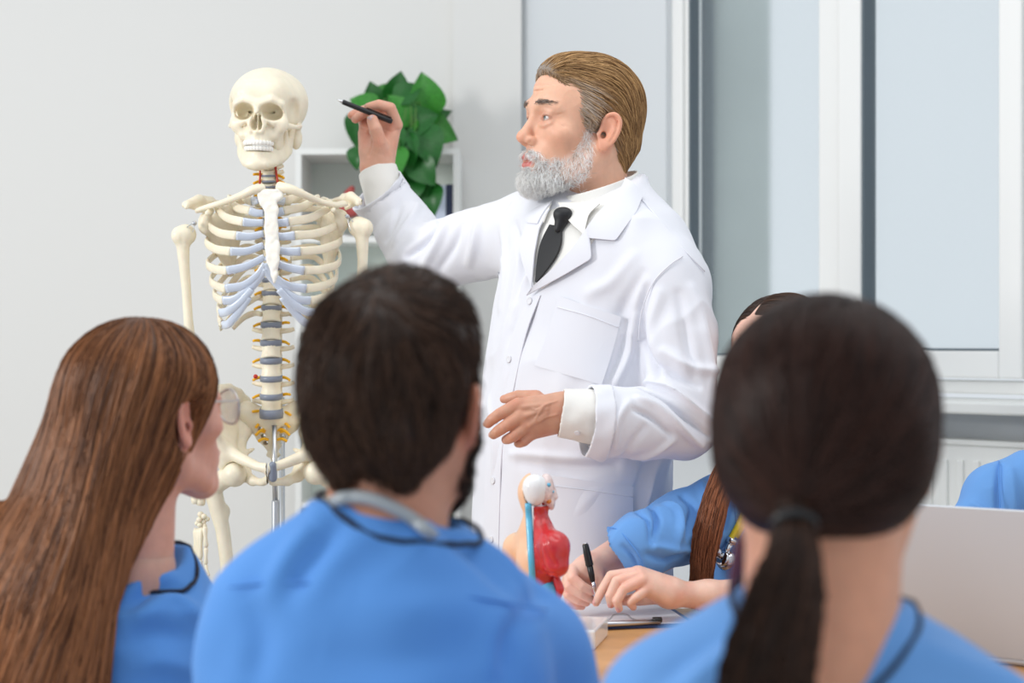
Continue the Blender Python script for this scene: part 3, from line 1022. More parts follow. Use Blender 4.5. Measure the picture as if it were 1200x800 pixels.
    fingers = [
        [(240, 616.5, -.012), (241.5, 641.5, -.016), (241.2, 661.5, -.018), (244.7, 675, -.02)],
        [(236, 618, .0), (234.5, 656, -.004), (236.8, 672.5, -.01), (242, 687.5, -.016), (250, 693, -.022)],
        [(233.5, 618.5, .004), (232.5, 657, .002), (233, 680, -.004), (238, 691, -.01), (245, 700, -.016)],
        [(231.5, 619, .01), (230.5, 657.5, .008), (229, 679.5, .004), (234, 690, -.004), (238.5, 696, -.008)],
        [(229.5, 618.5, .016), (228.6, 654.5, .014), (226, 674, .01), (229, 684, .004), (233, 690, .0)]]
    for fi in fingers:
        for a, b_ in zip(fi[:-1], fi[1:]):
            A, B = H_(*a), H_(*b_)
            r = .0042 if a is fi[0] else .0034
            if b_ is fi[-1]: r = .0026
            q = [A, A + (B - A) * .12, A + (B - A) * .5, A + (B - A) * .88, B]
            sweep('finger_bone', q, [r * .8, r * 1.35, r * .85, r * 1.25, r * .7], M['bone'], sk, seg=8)

# pelvis ------------------------------------------------------------
for side in (-1, 1):
    lo, hi = K(236, 580, -.14), K(326, 444, .16)
    if side > 0:
        lo, hi = K(314, 580, -.14), K(404, 444, .16)
    Fb = Field(lo - .01, hi + .01, .0026)
    def H_(x, y, d=0.0):
        q = K(x, y, d)
        return q if side < 0 else mir(q)
    crest = [(246, 476, -.075), (248, 462, -.055), (256, 455, -.015), (268, 454, .03), (280, 460, .06), (288, 470, .075)]
    Fb.chain([H_(*p) for p in crest], [.0075, .0085, .008, .0075, .0075, .008], k=.008)
    inner = [(285, 480, .06), (287, 496, .05), (289, 506, .045)]
    Fb.chain([H_(*p) for p in [crest[-1]] + inner], [.008, .009, .010, .009], k=.01)
    hub = (266, 526, -.015)                                        # above the hip socket
    mids = [tuple(np.array(p) * .5 + np.array(hub) * .5 + np.array((0, 0, .02))) for p in crest + inner[:2]]
    for j in range(len(mids) - 1):
        p0, p1 = (crest + inner[:2])[j], (crest + inner[:2])[j + 1]
        Fb.tri(H_(*p0), H_(*p1), H_(*mids[j]), .0045, k=.008)
        Fb.tri(H_(*p1), H_(*mids[j]), H_(*mids[j + 1]), .0045, k=.008)
        Fb.tri(H_(*mids[j]), H_(*mids[j + 1]), H_(*hub), (.0045, .0045, .011), k=.008)
    Fb.chain([H_(246, 476, -.075), H_(250, 496, -.06), H_(258, 516, -.04), H_(264, 528, -.03)], [.0075, .0075, .010, .014], k=.012)
    Fb.ell(H_(268, 538, -.01), (.026, .026, .026), k=.012)
    Fb.chain([H_(272, 532, -.03), H_(288, 540, -.052), H_(303, 547, -.07), H_(316, 549, -.078)], [.013, .0105, .009, .0105], k=.01)
    Fb.chain([H_(316, 549, -.078), H_(316, 560, -.07), H_(308, 565, -.05), H_(296, 563, -.03)], [.0095, .008, .0078, .0085], k=.006)
    Fb.chain([H_(296, 563, -.03), H_(286, 556, -.01), H_(276, 544, .0)], [.0095, .012, .016], k=.008)
    Fb.chain([H_(289, 506, .045), H_(284, 518, .035), H_(281, 530, .015), H_(290, 545, .005), H_(288, 558, -.01)], [.009, .009, .012, .008, .010], k=.01)
    Fb.cone(H_(293, 528, .015), H_(297, 526, .02), .005, .003, k=.01)
    Fb.ell(H_(274, 556, -.035), (.0245,) * 3, k=.003, op='sub')     # socket
    Fb.ell(H_(302, 555.5, -.05), (.0105, .04, .0072), k=.003, op='sub', rot=rotm(ry=-14 * side * -1))
    mesh_obj('hip_bone', *Fb.mesh(1), M['bone'], sk)
    # thigh bone
    fp = [(275, 556, -.03), (262, 561, -.012), (249, 572, .0), (254, 592, .0), (261, 620, 0), (266, 660, 0), (269, 720, .0), (270, 800, .0), (271, 850, 0), (271, 866, 0)]
    if side > 0:
        fp = [(2 * 322.5 - x, y - 2.5, d) for x, y, d in fp]
    q = [K(*p) for p in fp]
    Fb = Field(np.min(q, 0) - .045, np.max(q, 0) + .045, .0032)
    Fb.chain(q[1:], [.0165, .0185, .0165, .0145, .0135, .0135, .0145, .022, .022], k=.014)
    Fb.cone(q[0], q[1], .017, .0165, k=.012)
    Fb.ell(q[0], (.0242,) * 3, k=.005)
    Fb.ell(q[2] + np.array([side * .008, .006, .01]), (.015, .017, .021), k=.012)
    Fb.ell(q[3] + np.array([-side * .017, .008, -.012]), (.008, .009, .011), k=.012)
    for sx in (-1, 1):
        Fb.ell(q[-1] + np.array([sx * .022, 0, 0]), (.02, .03, .022), k=.014)
    mesh_obj('thigh_bone', *Fb.mesh(1), M['bone'], sk)
    # shin, calf and foot, below the picture
    kn = q[-1]
    an = np.array([kn[0], kn[1] + .02, .085])
    sweep('shin_bone', catmull([kn + (0, 0, -.028), kn + (0, 0, -.07), (kn + an) / 2, an], 6), [.026, .018, .0125, .012, .017], M['bone'], sk, seg=12)
    sweep('calf_bone', catmull([kn + (side * .028, .015, -.06), (kn + an) / 2 + (side * .022, .01, 0), an + (side * .02, .005, -.012)], 6), [.009, .006, .009], M['bone'], sk, seg=8)
    ft = [sweep_data(catmull([an + (0, .045, -.05), an + (0, .0, -.03), an + (side * .004, -.07, -.045), an + (side * .006, -.13, -.068)], 5), [.02, .028, .03, .034], rb=[.02, .022, .013, .007], up=(0, 0, 1), seg=12)]
    for t in range(5):
        b0 = an + np.array([side * (-.02 + t * .013), -.13, -.072]); ft.append(sweep_data([b0, b0 + (0, -.045 + .004 * t, -.004)], [.006, .004], seg=7))
    mesh_obj('foot_bones', *joinmesh(ft), M['bone'], sk)
# sacrum
Fb = Field(K(274, 550, -.03), K(364, 462, .13), .0022)
Fb.ell(K(319, 489, .035), (.026, .022, .016), k=.01)
for s_ in (-1, 1):
    Fb.cone(K(319, 489, .04), K(319 + s_ * 29, 482, .05), .014, .0185, k=.014)
    Fb.cone(K(319 + s_ * 29, 482, .05), K(319 + s_ * 24, 497, .06), .0175, .014, k=.014)
    Fb.cone(K(319 + s_ * 20, 492, .05), K(319 + s_ * 12, 512, .068), .016, .012, k=.014)
Fb.cone(K(319, 492, .045), K(319.5, 518, .075), .026, .017, k=.014)
Fb.cone(K(319.5, 518, .075), K(320, 531, .07), .017, .008, k=.01)
Fb.chain([K(320, 531, .07), K(321, 538, .062), K(321.5, 546, .05)], [.0075, .0065, .004], k=.006)
Fb.cone(K(314, 533, .068), K(327, 533, .068), .004, .004, k=.006)
for s_ in (-1, 1):
    for yy, xo in ((503, 13), (511.5, 11), (520, 9)):
        Fb.ell(K(319.5 + s_ * xo, yy - 1, .05), (.0055, .04, .0042), k=.003, op='sub')
mesh_obj('sacrum', *Fb.mesh(1), M['bone'], sk)
for s_ in (-1, 1):
    for yy, x0, x1 in ((498, 10, 20), (505, 5, 18), (507, 9, 20), (516, 5, 17)):
        dy = 3 if yy < 510 else 1
        q = [K(319.5 + s_ * x0, yy - 1, .034), K(319.5 + s_ * (x0 + x1) / 2, yy - 2, .03), K(319.5 + s_ * x1, yy + dy, .03)]
        sweep('nerve', catmull(q, 4), .0029, M['nerve'], sk, seg=7)
# pubic pad, stand
Fb = Field(K(308, 568, -.1), K(332, 538, -.05), .0018)
Fb.cone(K(319.5, 545, -.078), K(320, 560, -.072), .0075, .008, k=0)
mesh_obj('pubic_pad', *Fb.mesh(1), M['disc'], sk)
pole = np.array([K(322, 498, .02), K(322, 588, .02)])
M['greysteel'] = mat('grey_stand_steel', (188, 192, 196), 0.35, 0.7)
sweep('upper_pole', [K(321.5, 498, .012), K(322, 560, .012), K(322.6, 588, .012)], .0052, M['steel'], sk, seg=16)
pb = K(323, 586, .012)
base = np.array([pb[0], pb[1], .09])
lathe('pole_sleeve', [(.0078, 0), (.0082, .002), (.0082, pb[2] - .09 - .003), (.0072, pb[2] - .09)], base, M['greysteel'], sk, seg=18)
rp = K(330.5, 522, .16)
lathe('rear_pole', [(.006, 0), (.006, 1.1)], (rp[0], rp[1], .05), M['greysteel'], sk, seg=12)
for i in range(5):
    a = i * 2 * math.pi / 5 + .3
    e = base + np.array([math.cos(a) * .27, math.sin(a) * .27, -.03])
    leg = sweep('stand_leg', [base + (0, 0, .0), (base + e) / 2 + (0, 0, .004), e], .013, M['greysteel'], sk, rb=.011, seg=8)
    v, f = lathe_data([(.012, -.011), (.029, -.010), (.03, 0), (.029, .010), (.012, .011)], e + (0, 0, -.03), (-math.sin(a), math.cos(a), 0), 16)
    mesh_obj('castor', v, f, M['black'], leg)
lathe('stand_hub', [(.02, -.02), (.034, -.015), (.034, .02), (.016, .04)], base, M['greysteel'], sk, seg=18)
sweep('rear_bracket', [np.array([rp[0], rp[1], .1]), base + (0, 0, .01)], .008, M['greysteel'], sk)

# skull --------------------------------------------------------------
SKC = K(304.5, 131.5, -.045)
SKR = rotm(rz=-3) @ rotm(ry=1.5) @ rotm(rx=3)
SKT = SKC + SKR @ np.array([0, .062, 0])
def skull_field():
    e = .125
    Fb = Field(SKT + (-.10, -.135, -.13), SKT + (.105, .135, .115), .0016)
    Fb.frame(SKR, SKT)
    return Fb
Fb = skull_field()
Fb.ell((0, .022, .022), (.0735, .092, .0725), k=0)
Fb.ell((0, -.032, .022), (.058, .056, .052), k=.03)
for s_ in (-1, 1):
    Fb.ell((s_ * .026, .032, .030), (.046, .058, .045), k=.02)
    Fb.ell((s_ * .022, -.058, .038), (.024, .024, .022), k=.02)
Fb.ell((0, -.045, -.025), (.046, .036, .04), k=.015)
Fb.ell((0, -.064, -.045), (.029, .027, .02), k=.012)
for s_ in (-1, 1):
    Fb.ell((s_ * .062, -.036, -.002), (.012, .028, .028), k=.014, op='sub')
    Fb.chain([(s_ * .006, -.088, .013), (s_ * .026, -.087, .0215), (s_ * .043, -.076, .014)], [.0075, .0075, .0065], k=.008)
    Fb.chain([(s_ * .043, -.076, .014), (s_ * .0475, -.066, -.002), (s_ * .047, -.067, -.018)], [.0065, .006, .0075], k=.006)
    Fb.chain([(s_ * .047, -.067, -.018), (s_ * .030, -.080, -.0215), (s_ * .014, -.088, -.012)], [.0085, .007, .0055], k=.006)
    Fb.ell((s_ * .043, -.069, -.027), (.0125, .011, .0115), k=.008)
    Fb.chain([(s_ * .049, -.062, -.025), (s_ * .0645, -.03, -.025), (s_ * .068, .0, -.021), (s_ * .063, .016, -.02)], [.0072, .0046, .0046, .006], k=.005)
    Fb.chain([(s_ * .038, -.068, -.034), (s_ * .03, -.07, -.045)], [.009, .010], k=.010)
    Fb.ell((s_ * .056, .026, -.044), (.012, .015, .022), k=.012)
Fb.chain([(0, -.084, .014), (0, -.096, -.001), (0, -.1005, -.006)], [.007, .0055, .0045], k=.008)
for s_ in (-1, 1):
    Fb.chain([(s_ * .010, -.09, -.006), (s_ * .0135, -.0905, -.026), (s_ * .010, -.0905, -.038)], [.005, .0055, .005], k=.006)
Fb.cone((0, -.094, -.041), (0, -.088, -.05), .004, .006, k=.006)
for s_ in (-1, 1):
    Fb.ell((s_ * .0265, -.078, -.0005), (.0185, .036, .0158), k=.006, op='sub', rot=rotm(rz=-14 * s_, ry=8 * s_))
    Fb.ell((s_ * .018, -.056, .001), (.004, .03, .002), k=.002, op='sub', rot=rotm(rz=-22 * s_, ry=-30 * s_))
    Fb.ell((s_ * .03, -.083, -.030), (.0014, .01, .0014), k=.001, op='sub')
    Fb.ell((s_ * .0052, -.094, -.026), (.0062, .026, .0105), k=.002, op='sub')
    Fb.ell((s_ * .0035, -.094, -.014), (.0042, .03, .010), k=.003, op='sub')
    Fb.ell((s_ * .03, -.034, -.055), (.012, .026, .02), k=.01)
Fb.box((0.001, -.07, -.022), (.0009, .018, .016), r=.0006, k=.002)
Fb.ell((0, -.02, -.085), (.028, .06, .032), k=.01, op='sub')
# roots of the upper teeth as fine ridges
for i in range(10):
    a = (i - 4.5) * .235
    x, y = .0265 * math.sin(a), -.058 - .0335 * math.cos(a)
    Fb.cone((x, y + .003, -.045), (x, y, -.056), .0028, .0036, k=.004)
Vs, Qs = Fb.mesh(1)
cr = mesh_obj('cranium', Vs, Qs, M['bone'], sk)
Fb = skull_field()
jaw = [(.044, -.004, -.072), (.037, -.03, -.087), (.026, -.06, -.097), (.013, -.079, -.101), (0, -.083, -.102)]
for s_ in (-1, 1):
    jl = [(s_ * x, y, z) for x, y, z in jaw]
    Fb.chain(jl, [.0085, .0095, .0095, .0105, .0115], k=.006)
    Fb.chain([(s_ * x * .97, y + .002, z + .014) for x, y, z in jaw[1:]], [.0062, .0062, .0064, .0064], k=.010)
    Fb.chain([(s_ * x * .93, y + .004, z + .024) for x, y, z in jaw[1:]], [.0045, .0045, .0045, .0045], k=.008)
    Fb.chain([(s_ * .044, -.004, -.072), (s_ * .048, .0, -.05), (s_ * .051, .004, -.028)], [.0085, .0075, .007], k=.006)
    Fb.chain([(s_ * .042, -.022, -.076), (s_ * .044, -.024, -.055), (s_ * .045, -.028, -.034)], [.0085, .0075, .0045], k=.01)
    Fb.chain([(s_ * .0455, -.012, -.07), (s_ * .0475, -.011, -.05)], [.006, .006], k=.01)
    Fb.ell((s_ * .012, -.088, -.103), (.009, .007, .007), k=.008)
Fb.ell((0, -.092, -.1), (.009, .005, .009), k=.008)
for i in range(10):
    a = (i - 4.5) * .225
    x, y = .025 * math.sin(a), -.056 - .031 * math.cos(a)
    Fb.cone((x, y, -.09), (x, y, -.08), .0024, .0032, k=.004)
jw = mesh_obj('mandible', *Fb.mesh(1), M['bone'], sk)
def teeth(name, z0, hgt, rx, ry, oy, par, n=12, d=.218):
    parts = []
    for i in range(n):
        a = (i - (n - 1) / 2) * d
        c = np.array([rx * math.sin(a), oy - ry * math.cos(a), 0])
        out = np.array([math.sin(a) / rx, -math.cos(a) / ry, 0]); out /= np.linalg.norm(out)
        tg = np.array([-out[1], out[0], 0])
        wd = .0034 if abs(i - (n - 1) / 2) < 3 else .0031
        secs = []
        for t, sc, fw in ((0, .75, 0), (.15, .9, .0006), (.5, 1.0, .001), (.85, .98, .0004), (1, .8, 0)):
            z = z0 + hgt * t
            for kx, ky in ((-1, -1), (-.5, -1.25), (.5, -1.25), (1, -1), (1, 1), (-1, 1)):
                pnt = c + tg * kx * wd * sc + out * (-ky) * .0028 * sc + out * fw
                secs.append(SKT + SKR @ np.array([pnt[0], pnt[1], z]))
        fs = []
        for r in range(4):
            for j in range(6):
                fs.append((r * 6 + j, r * 6 + (j + 1) % 6, (r + 1) * 6 + (j + 1) % 6, (r + 1) * 6 + j))
        fs.append(tuple(range(5, -1, -1))); fs.append(tuple(range(24, 30)))
        parts.append((np.array(secs), fs))
    return mesh_obj(name, *joinmesh(parts), M['tooth'], par)
tag(teeth('upper_teeth', -.0555, -.0095, .0275, .0365, -.058, cr), kind='stuff')
tag(teeth('lower_teeth', -.0755, .0092, .0262, .0345, -.0565, jw), kind='stuff')
# ------------------------------------------------------------------ people: shared sculpting tools
def jmeshes(ms):
    """join (V, Q, col) quad meshes"""
    vs, fs, cs, n = [], [], [], 0
    for v, q, c in ms:
        vs.append(v); fs.append(q + n); cs.append(np.broadcast_to(c, (len(v), 3))); n += len(v)
    return np.vstack(vs), np.vstack(fs), np.vstack(cs)

def sculpt_head(F, fem=False, mouth=0.0, neck=True, neck_pt=(0, .04, -.2), neck_r=.056):
    """head in the local frame of F: eyes at z = 0, face towards -y, x to the person's left"""
    g = .92 if fem else 1.0
    F.ell((0, .014, .036), (.0755, .098, .081), k=0)
    F.ell((0, -.042, .032), (.061, .053, .058), k=.03)
    F.ell((0, -.044, -.03), (.056 * (.97 if fem else 1), .050, .066), k=.03)
    for s_ in (-1, 1):
        F.chain([(s_ * .056, .008, -.045), (s_ * .052 * g, -.012, -.078), (s_ * .028 * g, -.062, -.103), (s_ * .008, -.08, -.108)], [.018, .016 * g, .015, .014], k=.03)
        F.ell((s_ * .044, -.058, -.026), (.021, .021, .016), k=.02)
        if not fem:
            F.chain([(s_ * .008, -.092, .018), (s_ * .03, -.09, .024), (s_ * .048, -.074, .016)], [.008, .0085, .007], k=.014)
    F.ell((0, -.083, -.106), (.017, .014, .014), k=.018)
    F.ell((0, -.072, -.07), (.035, .029, .03), k=.018)
    # nose
    F.chain([(0, -.088, .010), (0, -.0965, -.006), (0, -.109 * (1 if not fem else .985), -.031)], [.0085 * g, .0075 * g, .009 * g], k=.012)
    F.ell((0, -.1105, -.036), (.0112 * g, .0115, .0098 * g), k=.008)
    for s_ in (-1, 1):
        F.ell((s_ * .0125 * g, -.1, -.041), (.0072 * g, .0105, .008), k=.006)
        F.ell((s_ * .0062 * g, -.1055, -.049), (.0032, .0055, .0045), k=.003, op='sub')
        # eye hollow, lids
        F.ell((s_ * .031, -.098, -.001), (.0185, .014, .0115), k=.012, op='sub')
        F.ell((s_ * .031, -.0785, 0), (.0148, .0138, .0138), k=.005)
        F.ell((s_ * .0312, -.0925, -.002), (.0128, .0105, .0038), k=.0016, op='sub', rot=rotm(rz=8 * s_, ry=-3 * s_))
        F.chain([(s_ * .018, -.0885, .0115), (s_ * .031, -.0905, .0125), (s_ * .044, -.083, .0075)], [.0032, .0036, .0034], k=.006)
        F.chain([(s_ * .02, -.0895, -.0125), (s_ * .032, -.0885, -.0145), (s_ * .043, -.082, -.01)], [.0026, .003, .0026], k=.006)
        # crease beside the mouth
        F.chain([(s_ * .0185, -.105, -.045), (s_ * .029, -.099, -.062), (s_ * .032, -.092, -.078)], [.0028, .003, .0026], k=.008, op='sub')
    # mouth
    F.ell((0, -.0955, -.0668), (.0225, .0092, .0054), k=.007)
    F.ell((0, -.0940, -.0790 - mouth), (.0195, .0095, .0062), k=.007)
    F.ell((0, -.104, -.0728 - mouth * .5), (.0225, .0095, .0014 + mouth * .55), k=.0022, op='sub')
    F.ell((0, -.101, -.0905 - mouth), (.018, .006, .0045), k=.008, op='sub')
    F.ell((0, -.112, -.057), (.004, .006, .008), k=.004, op='sub')
    for s_ in (-1, 1):
        sculpt_ear(F, s_)
    if neck:
        F.chain([(0, .02, -.05), neck_pt], [neck_r * 1.02, neck_r], k=.03)
        if not fem:
            F.ell((0, neck_pt[1] * .45 - neck_r * .85, -.135), (.012, .012, .014), k=.02)

def sculpt_ear(F, s_):
    tilt = rotm(rz=-24 * s_, rx=-10)
    c = np.array([s_ * .078, .008, -.014])
    R0 = F.R.copy(); T0 = F.T.copy()
    F.frame(R0 @ tilt, T0 + R0 @ (c * F.S), F.S)
    F.ell((s_ * .002, 0, 0), (.0055, .0165, .029), k=.006)
    F.ell((s_ * .0085, -.003, -.003), (.0062, .0105, .019), k=.004, op='sub')
    rim = [(s_ * .003, -.013, .012), (s_ * .0055, -.008, .025), (s_ * .007, .004, .030), (s_ * .007, .0145, .021), (s_ * .006, .0165, .003), (s_ * .0045, .011, -.017), (s_ * .003, .003, -.027)]
    rim = catmull(rim, 4)
    F.chain(list(rim), list(np.interp(np.linspace(0, 1, len(rim)), np.linspace(0, 1, 7), [.003, .0034, .0037, .0037, .0034, .0032, .0035])), k=.003)
    F.chain([(s_ * .0035, .006, .018), (s_ * .005, .0095, .004), (s_ * .0045, .005, -.012)], [.0022, .0028, .0026], k=.004)
    F.ell((s_ * .0025, -.001, -.026), (.0048, .0085, .0085), k=.005)
    F.ell((s_ * .003, -.0135, -.007), (.0035, .004, .0055), k=.004)
    F.ell((s_ * .001, -.006, -.008), (.006, .005, .006), k=.003, op='sub')
    F.frame(R0, T0, F.S)

def to_local(V, R, T, S):
    return ((V - T) @ R) / S

def skin_colors(L, base, fem=False, lips=(196, 112, 104), old=False):
    c = np.tile(np.array(lin(base)), (len(L), 1))
    def blend(wt, rgb):
        nonlocal c
        wt = np.clip(wt, 0, 1)[:, None]
        c = c * (1 - wt) + np.array(lin(rgb)) * wt
    b = np.array(base, float)
    red = np.clip(b * np.array([1.0, .86, .83]), 0, 255)
    for s_ in (-1, 1):
        d = np.linalg.norm((L - (s_ * .043, -.075, -.035)) / (.026, .03, .022), axis=1)
        blend(.3 * np.exp(-d * d), red)
        d = np.linalg.norm((L - (s_ * .083, .008, -.014)) / (.016, .02, .032), axis=1)
        blend(.6 * (d < 1.0) + .6 * np.exp(-np.maximum(d - 1, 0) ** 2 * 6) * (d >= 1), red)
        d = np.linalg.norm((L - (s_ * .031, -.09, -.004)) / (.02, .02, .013), axis=1)
        blend(.35 * np.exp(-d * d), np.clip(b * np.array([.86, .74, .74]), 0, 255))
        d = np.linalg.norm((L - (s_ * .032, -.0905, -.0012)) / (.0155, .012, .0052), axis=1)
        blend(.5 * sstep(1.25 - d, 0, .3), np.clip(b * np.array([.62, .45, .42]), 0, 255))
    d = np.linalg.norm((L - (0, -.118, -.04)) / (.018, .02, .016), axis=1)
    blend(.5 * np.exp(-d * d), red)
    for zc, rz in ((-.0672, .0062), (-.0795, .0072)):
        d = np.linalg.norm((L - (0, -.101, zc)) / (.0235, .016, rz), axis=1)
        blend(.85 * sstep(1.1 - d, 0, .35), lips)
    return c

def eyes(parent, R, T, S, look=(0, 0), iris=(96, 104, 96)):
    for s_ in (-1, 1):
        c = T + R @ (np.array([s_ * .031, -.0775, 0]) * S)
        bm = bmesh.new()
        bmesh.ops.create_uvsphere(bm, u_segments=28, v_segments=20, radius=.0124 * S)
        V = np.array([v.co[:] for v in bm.verts]); fs = [[v.index for v in f.verts] for f in bm.faces]
        bm.free()
        gz = rotm(rz=look[0], rx=look[1]) @ np.array([0, -1, 0])
        ang = np.degrees(np.arccos(np.clip((V / np.linalg.norm(V, axis=1, keepdims=True)) @ gz, -1, 1)))
        col = np.tile(np.array(lin((206, 196, 190))), (len(V), 1))
        col[ang < 28] = lin(iris)
        col[ang < 13] = lin((12, 12, 12))
        mesh_obj('eye', c + V @ R.T, fs, M['eye'], parent, col=col)
M['eye'] = mat('eye_wet', (230, 225, 220), 0.12, attr=True)

def grow(F, seeds, flow, steps, step, off, jit=.15, seed=1, curl=0.0):
    """hairs that follow the flow over the surface of F; off = distance above it along the hair"""
    rg = np.random.default_rng(seed)
    p = np.array(seeds, float); out = []
    n = len(p)
    j = rg.normal(0, jit, (n, 3)); offv = rg.uniform(.2, 1.0, n)
    st = np.broadcast_to(np.asarray(step, float), (n,)) * rg.uniform(.75, 1.15, n)
    for i in range(steps):
        o = (off(i / (steps - 1)) if callable(off) else off) * offv
        p = F.project(p, 0.0, 2)
        g_ = F.grad(p)
        out.append(p + g_ * o[:, None])
        d = flow(p) + j
        d = d - g_ * (d * g_).sum(1, keepdims=True)
        d /= np.linalg.norm(d, axis=1, keepdims=True) + 1e-9
        p = p + d * st[:, None]
    return np.stack(out, 1)

def ruled(F, A, B, zn, zf, off, thick, name, m, parent, nu=14, nv=26, cap=True, offB=None, lin_=False):
    """cloth piece between two photo polylines, lying on the surface of F"""
    def res(poly, n):
        q = np.array(poly, float) if lin_ else catmull(np.array([(x, y, 0) for x, y in poly], float), 8)[:, :2]
        L = np.concatenate([[0], np.cumsum(np.linalg.norm(np.diff(q, axis=0), axis=1))])
        t = np.linspace(0, L[-1], n)
        return np.stack([np.interp(t, L, q[:, i]) for i in range(2)], 1)
    a, b = res(A, nv), res(B, nv)
    u = np.linspace(0, 1, nu)
    px = a[None] * (1 - u)[:, None, None] + b[None] * u[:, None, None]
    P3, ok = F.ray(px[..., 0].ravel(), px[..., 1].ravel(), zn, zf)
    # rays that miss take the depth of the nearest hit
    if (~ok).any() and ok.any():
        hx = px.reshape(-1, 2)[ok]; hz = P3[ok][:, 1]
        for i in np.where(~ok)[0]:
            q = px.reshape(-1, 2)[i]
            zz_ = hz[np.argmin(((hx - q) ** 2).sum(1))]
            P3[i] = P(q[0], q[1], zz_)
    # calm the depth
    G = P3.reshape(nu, nv, 3)
    for _ in range(2):
        H = G.copy()
        H[1:-1] = (G[:-2] + G[2:] + 2 * G[1:-1]) / 4
        G2 = H.copy()
        G2[:, 1:-1] = (H[:, :-2] + H[:, 2:] + 2 * H[:, 1:-1]) / 4
        G = G2
    du = np.gradient(G, axis=0); dv = np.gradient(G, axis=1)
    N = np.cross(du, dv); N /= np.linalg.norm(N, axis=2, keepdims=True) + 1e-9
    flip = np.sign((N * (np.array([0, 0, CAMZ]) - G)).sum(2).mean()); N *= flip
    offs = off if offB is None else (np.linspace(off, offB, nu)[:, None, None])
    top = G + N * offs
    bot = top - N * thick
    V = np.vstack([top.reshape(-1, 3), bot.reshape(-1, 3)])
    n = nu * nv; fs = []
    for i in range(nu - 1):
        for j in range(nv - 1):
            q = (i * nv + j, (i + 1) * nv + j, (i + 1) * nv + j + 1, i * nv + j + 1)
            fs.append(q if flip > 0 else q[::-1])
            r = tuple(x + n for x in q)
            fs.append(r[::-1] if flip > 0 else r)
    ring = [i * nv for i in range(nu)] + [(nu - 1) * nv + j for j in range(1, nv)] + [i * nv + nv - 1 for i in range(nu - 2, -1, -1)] + [j for j in range(nv - 2, 0, -1)]
    for x, y in zip(ring, ring[1:] + ring[:1]):
        fs.append((x, y, y + n, x + n))
    o = mesh_obj(name, V, fs, m, parent)
    md = o.modifiers.new('edge', 'EDGE_SPLIT'); md.split_angle = math.radians(50)
    return o

def on_surf(F, poly, zn, zf, n=8, lift=0.0):
    q = catmull(np.array([(x, y, 0) for x, y in poly], float), n)
    p, ok = F.ray(q[:, 0], q[:, 1], zn, zf)
    p = p[ok]
    if lift and len(p):
        p = p + F.grad(p) * lift
    return p

def seam(F, poly, zn, zf, r, name, m, parent, lift=0.0, n=8):
    p = on_surf(F, poly, zn, zf, n, lift)
    if len(p) > 2:
        return sweep(name, p, r, m, parent, seg=6)

def folds(V, N, F, items, zn, zf):
    """raise or sink creases along photo polylines: (poly, width, height)"""
    D = np.zeros(len(V))
    for poly, wd, ht in items:
        path = on_surf(F, poly, zn, zf, 5)
        if len(path) < 2:
            continue
        lo, hi = path.min(0) - wd * 3, path.max(0) + wd * 3
        m_ = np.all((V > lo) & (V < hi), axis=1)
        if not m_.any():
            continue
        d, t = seg_dist(V[m_], path)
        D[m_] += ht * np.exp(-(d / wd) ** 2) * np.sin(np.clip(t * .86 + .07, 0, 1) * math.pi) ** .5
    return V + N * D[:, None]

def cloth_noise(V, N, amp, sc=(14, 30), direction=(0, 0, 1), stretch=.45):
    """long soft wrinkles: ridged noise drawn out along a direction"""
    d = np.asarray(direction, float); d /= np.linalg.norm(d)
    W_ = V - np.outer(V @ d, d) * (1 - stretch)
    a = vnoise(W_, sc[0]); b = vnoise(W_ + 3.3, sc[1])
    r = (1 - np.abs(a)) ** 2 * .7 + b * .25
    return V + N * (amp * (r - .4))[:, None]

def hand_field(chains, palm, lo_pad=.03, h=.0013, k=.004):
    """chains: (points, radii) fingers in world space; palm: list of (a, b, ra, rb)"""
    pts = np.vstack([np.array(c[0]) for c in chains] + [np.array([p[0], p[1]]) for p in palm])
    F = Field(pts.min(0) - lo_pad - .03, pts.max(0) + lo_pad + .03, h)
    for a, b, ra, rb in palm:
        F.cone(a, b, ra, rb, k=.014)
    for c in chains:
        kk = c[2] if len(c) > 2 else k
        F.chain(c[0], c[1], k=kk)
    return F

def add_nail(ms, tip, dirv, nrm, r, rgb, length=1.25):
    """fingernail plate as a thin curved shell laid on the finger tip"""
    d = np.asarray(dirv, float); d /= np.linalg.norm(d)
    n_ = np.asarray(nrm, float); n_ = n_ - d * (n_ @ d); n_ /= np.linalg.norm(n_)
    s_ = np.cross(d, n_)
    vs, fs = [], []
    nu, nv = 7, 6
    for layer in (0, 1):
        for i in range(nv):
            t = i / (nv - 1)
            for j in range(nu):
                a = (j / (nu - 1) - .5) * 1.9
                wdt = 1.0 if t < .75 else 1 - (t - .75) * .9
                p = np.asarray(tip) + d * ((t - .62) * 2 * r * length * .75) + s_ * math.sin(a * wdt) * r * .86 + n_ * (math.cos(a * wdt) * r * 1.0 + (.0004 if layer == 0 else -.0006) - max(0, t - .7) * r * .35)
                vs.append(p)
    n = nu * nv
    for i in range(nv - 1):
        for j in range(nu - 1):
            q = (i * nu + j, i * nu + j + 1, (i + 1) * nu + j + 1, (i + 1) * nu + j)
            fs.append(q); fs.append(tuple(x + n for x in q[::-1]))
    rim = list(range(nu)) + [i * nu + nu - 1 for i in range(1, nv)] + [(nv - 1) * nu + j for j in range(nu - 2, -1, -1)] + [i * nu for i in range(nv - 2, 0, -1)]
    for x, y in zip(rim, rim[1:] + rim[:1]):
        fs.append((y, x, x + n, y + n))
    ms.append((np.array(vs), np.array(fs), np.tile(lin(rgb), (len(vs), 1))))

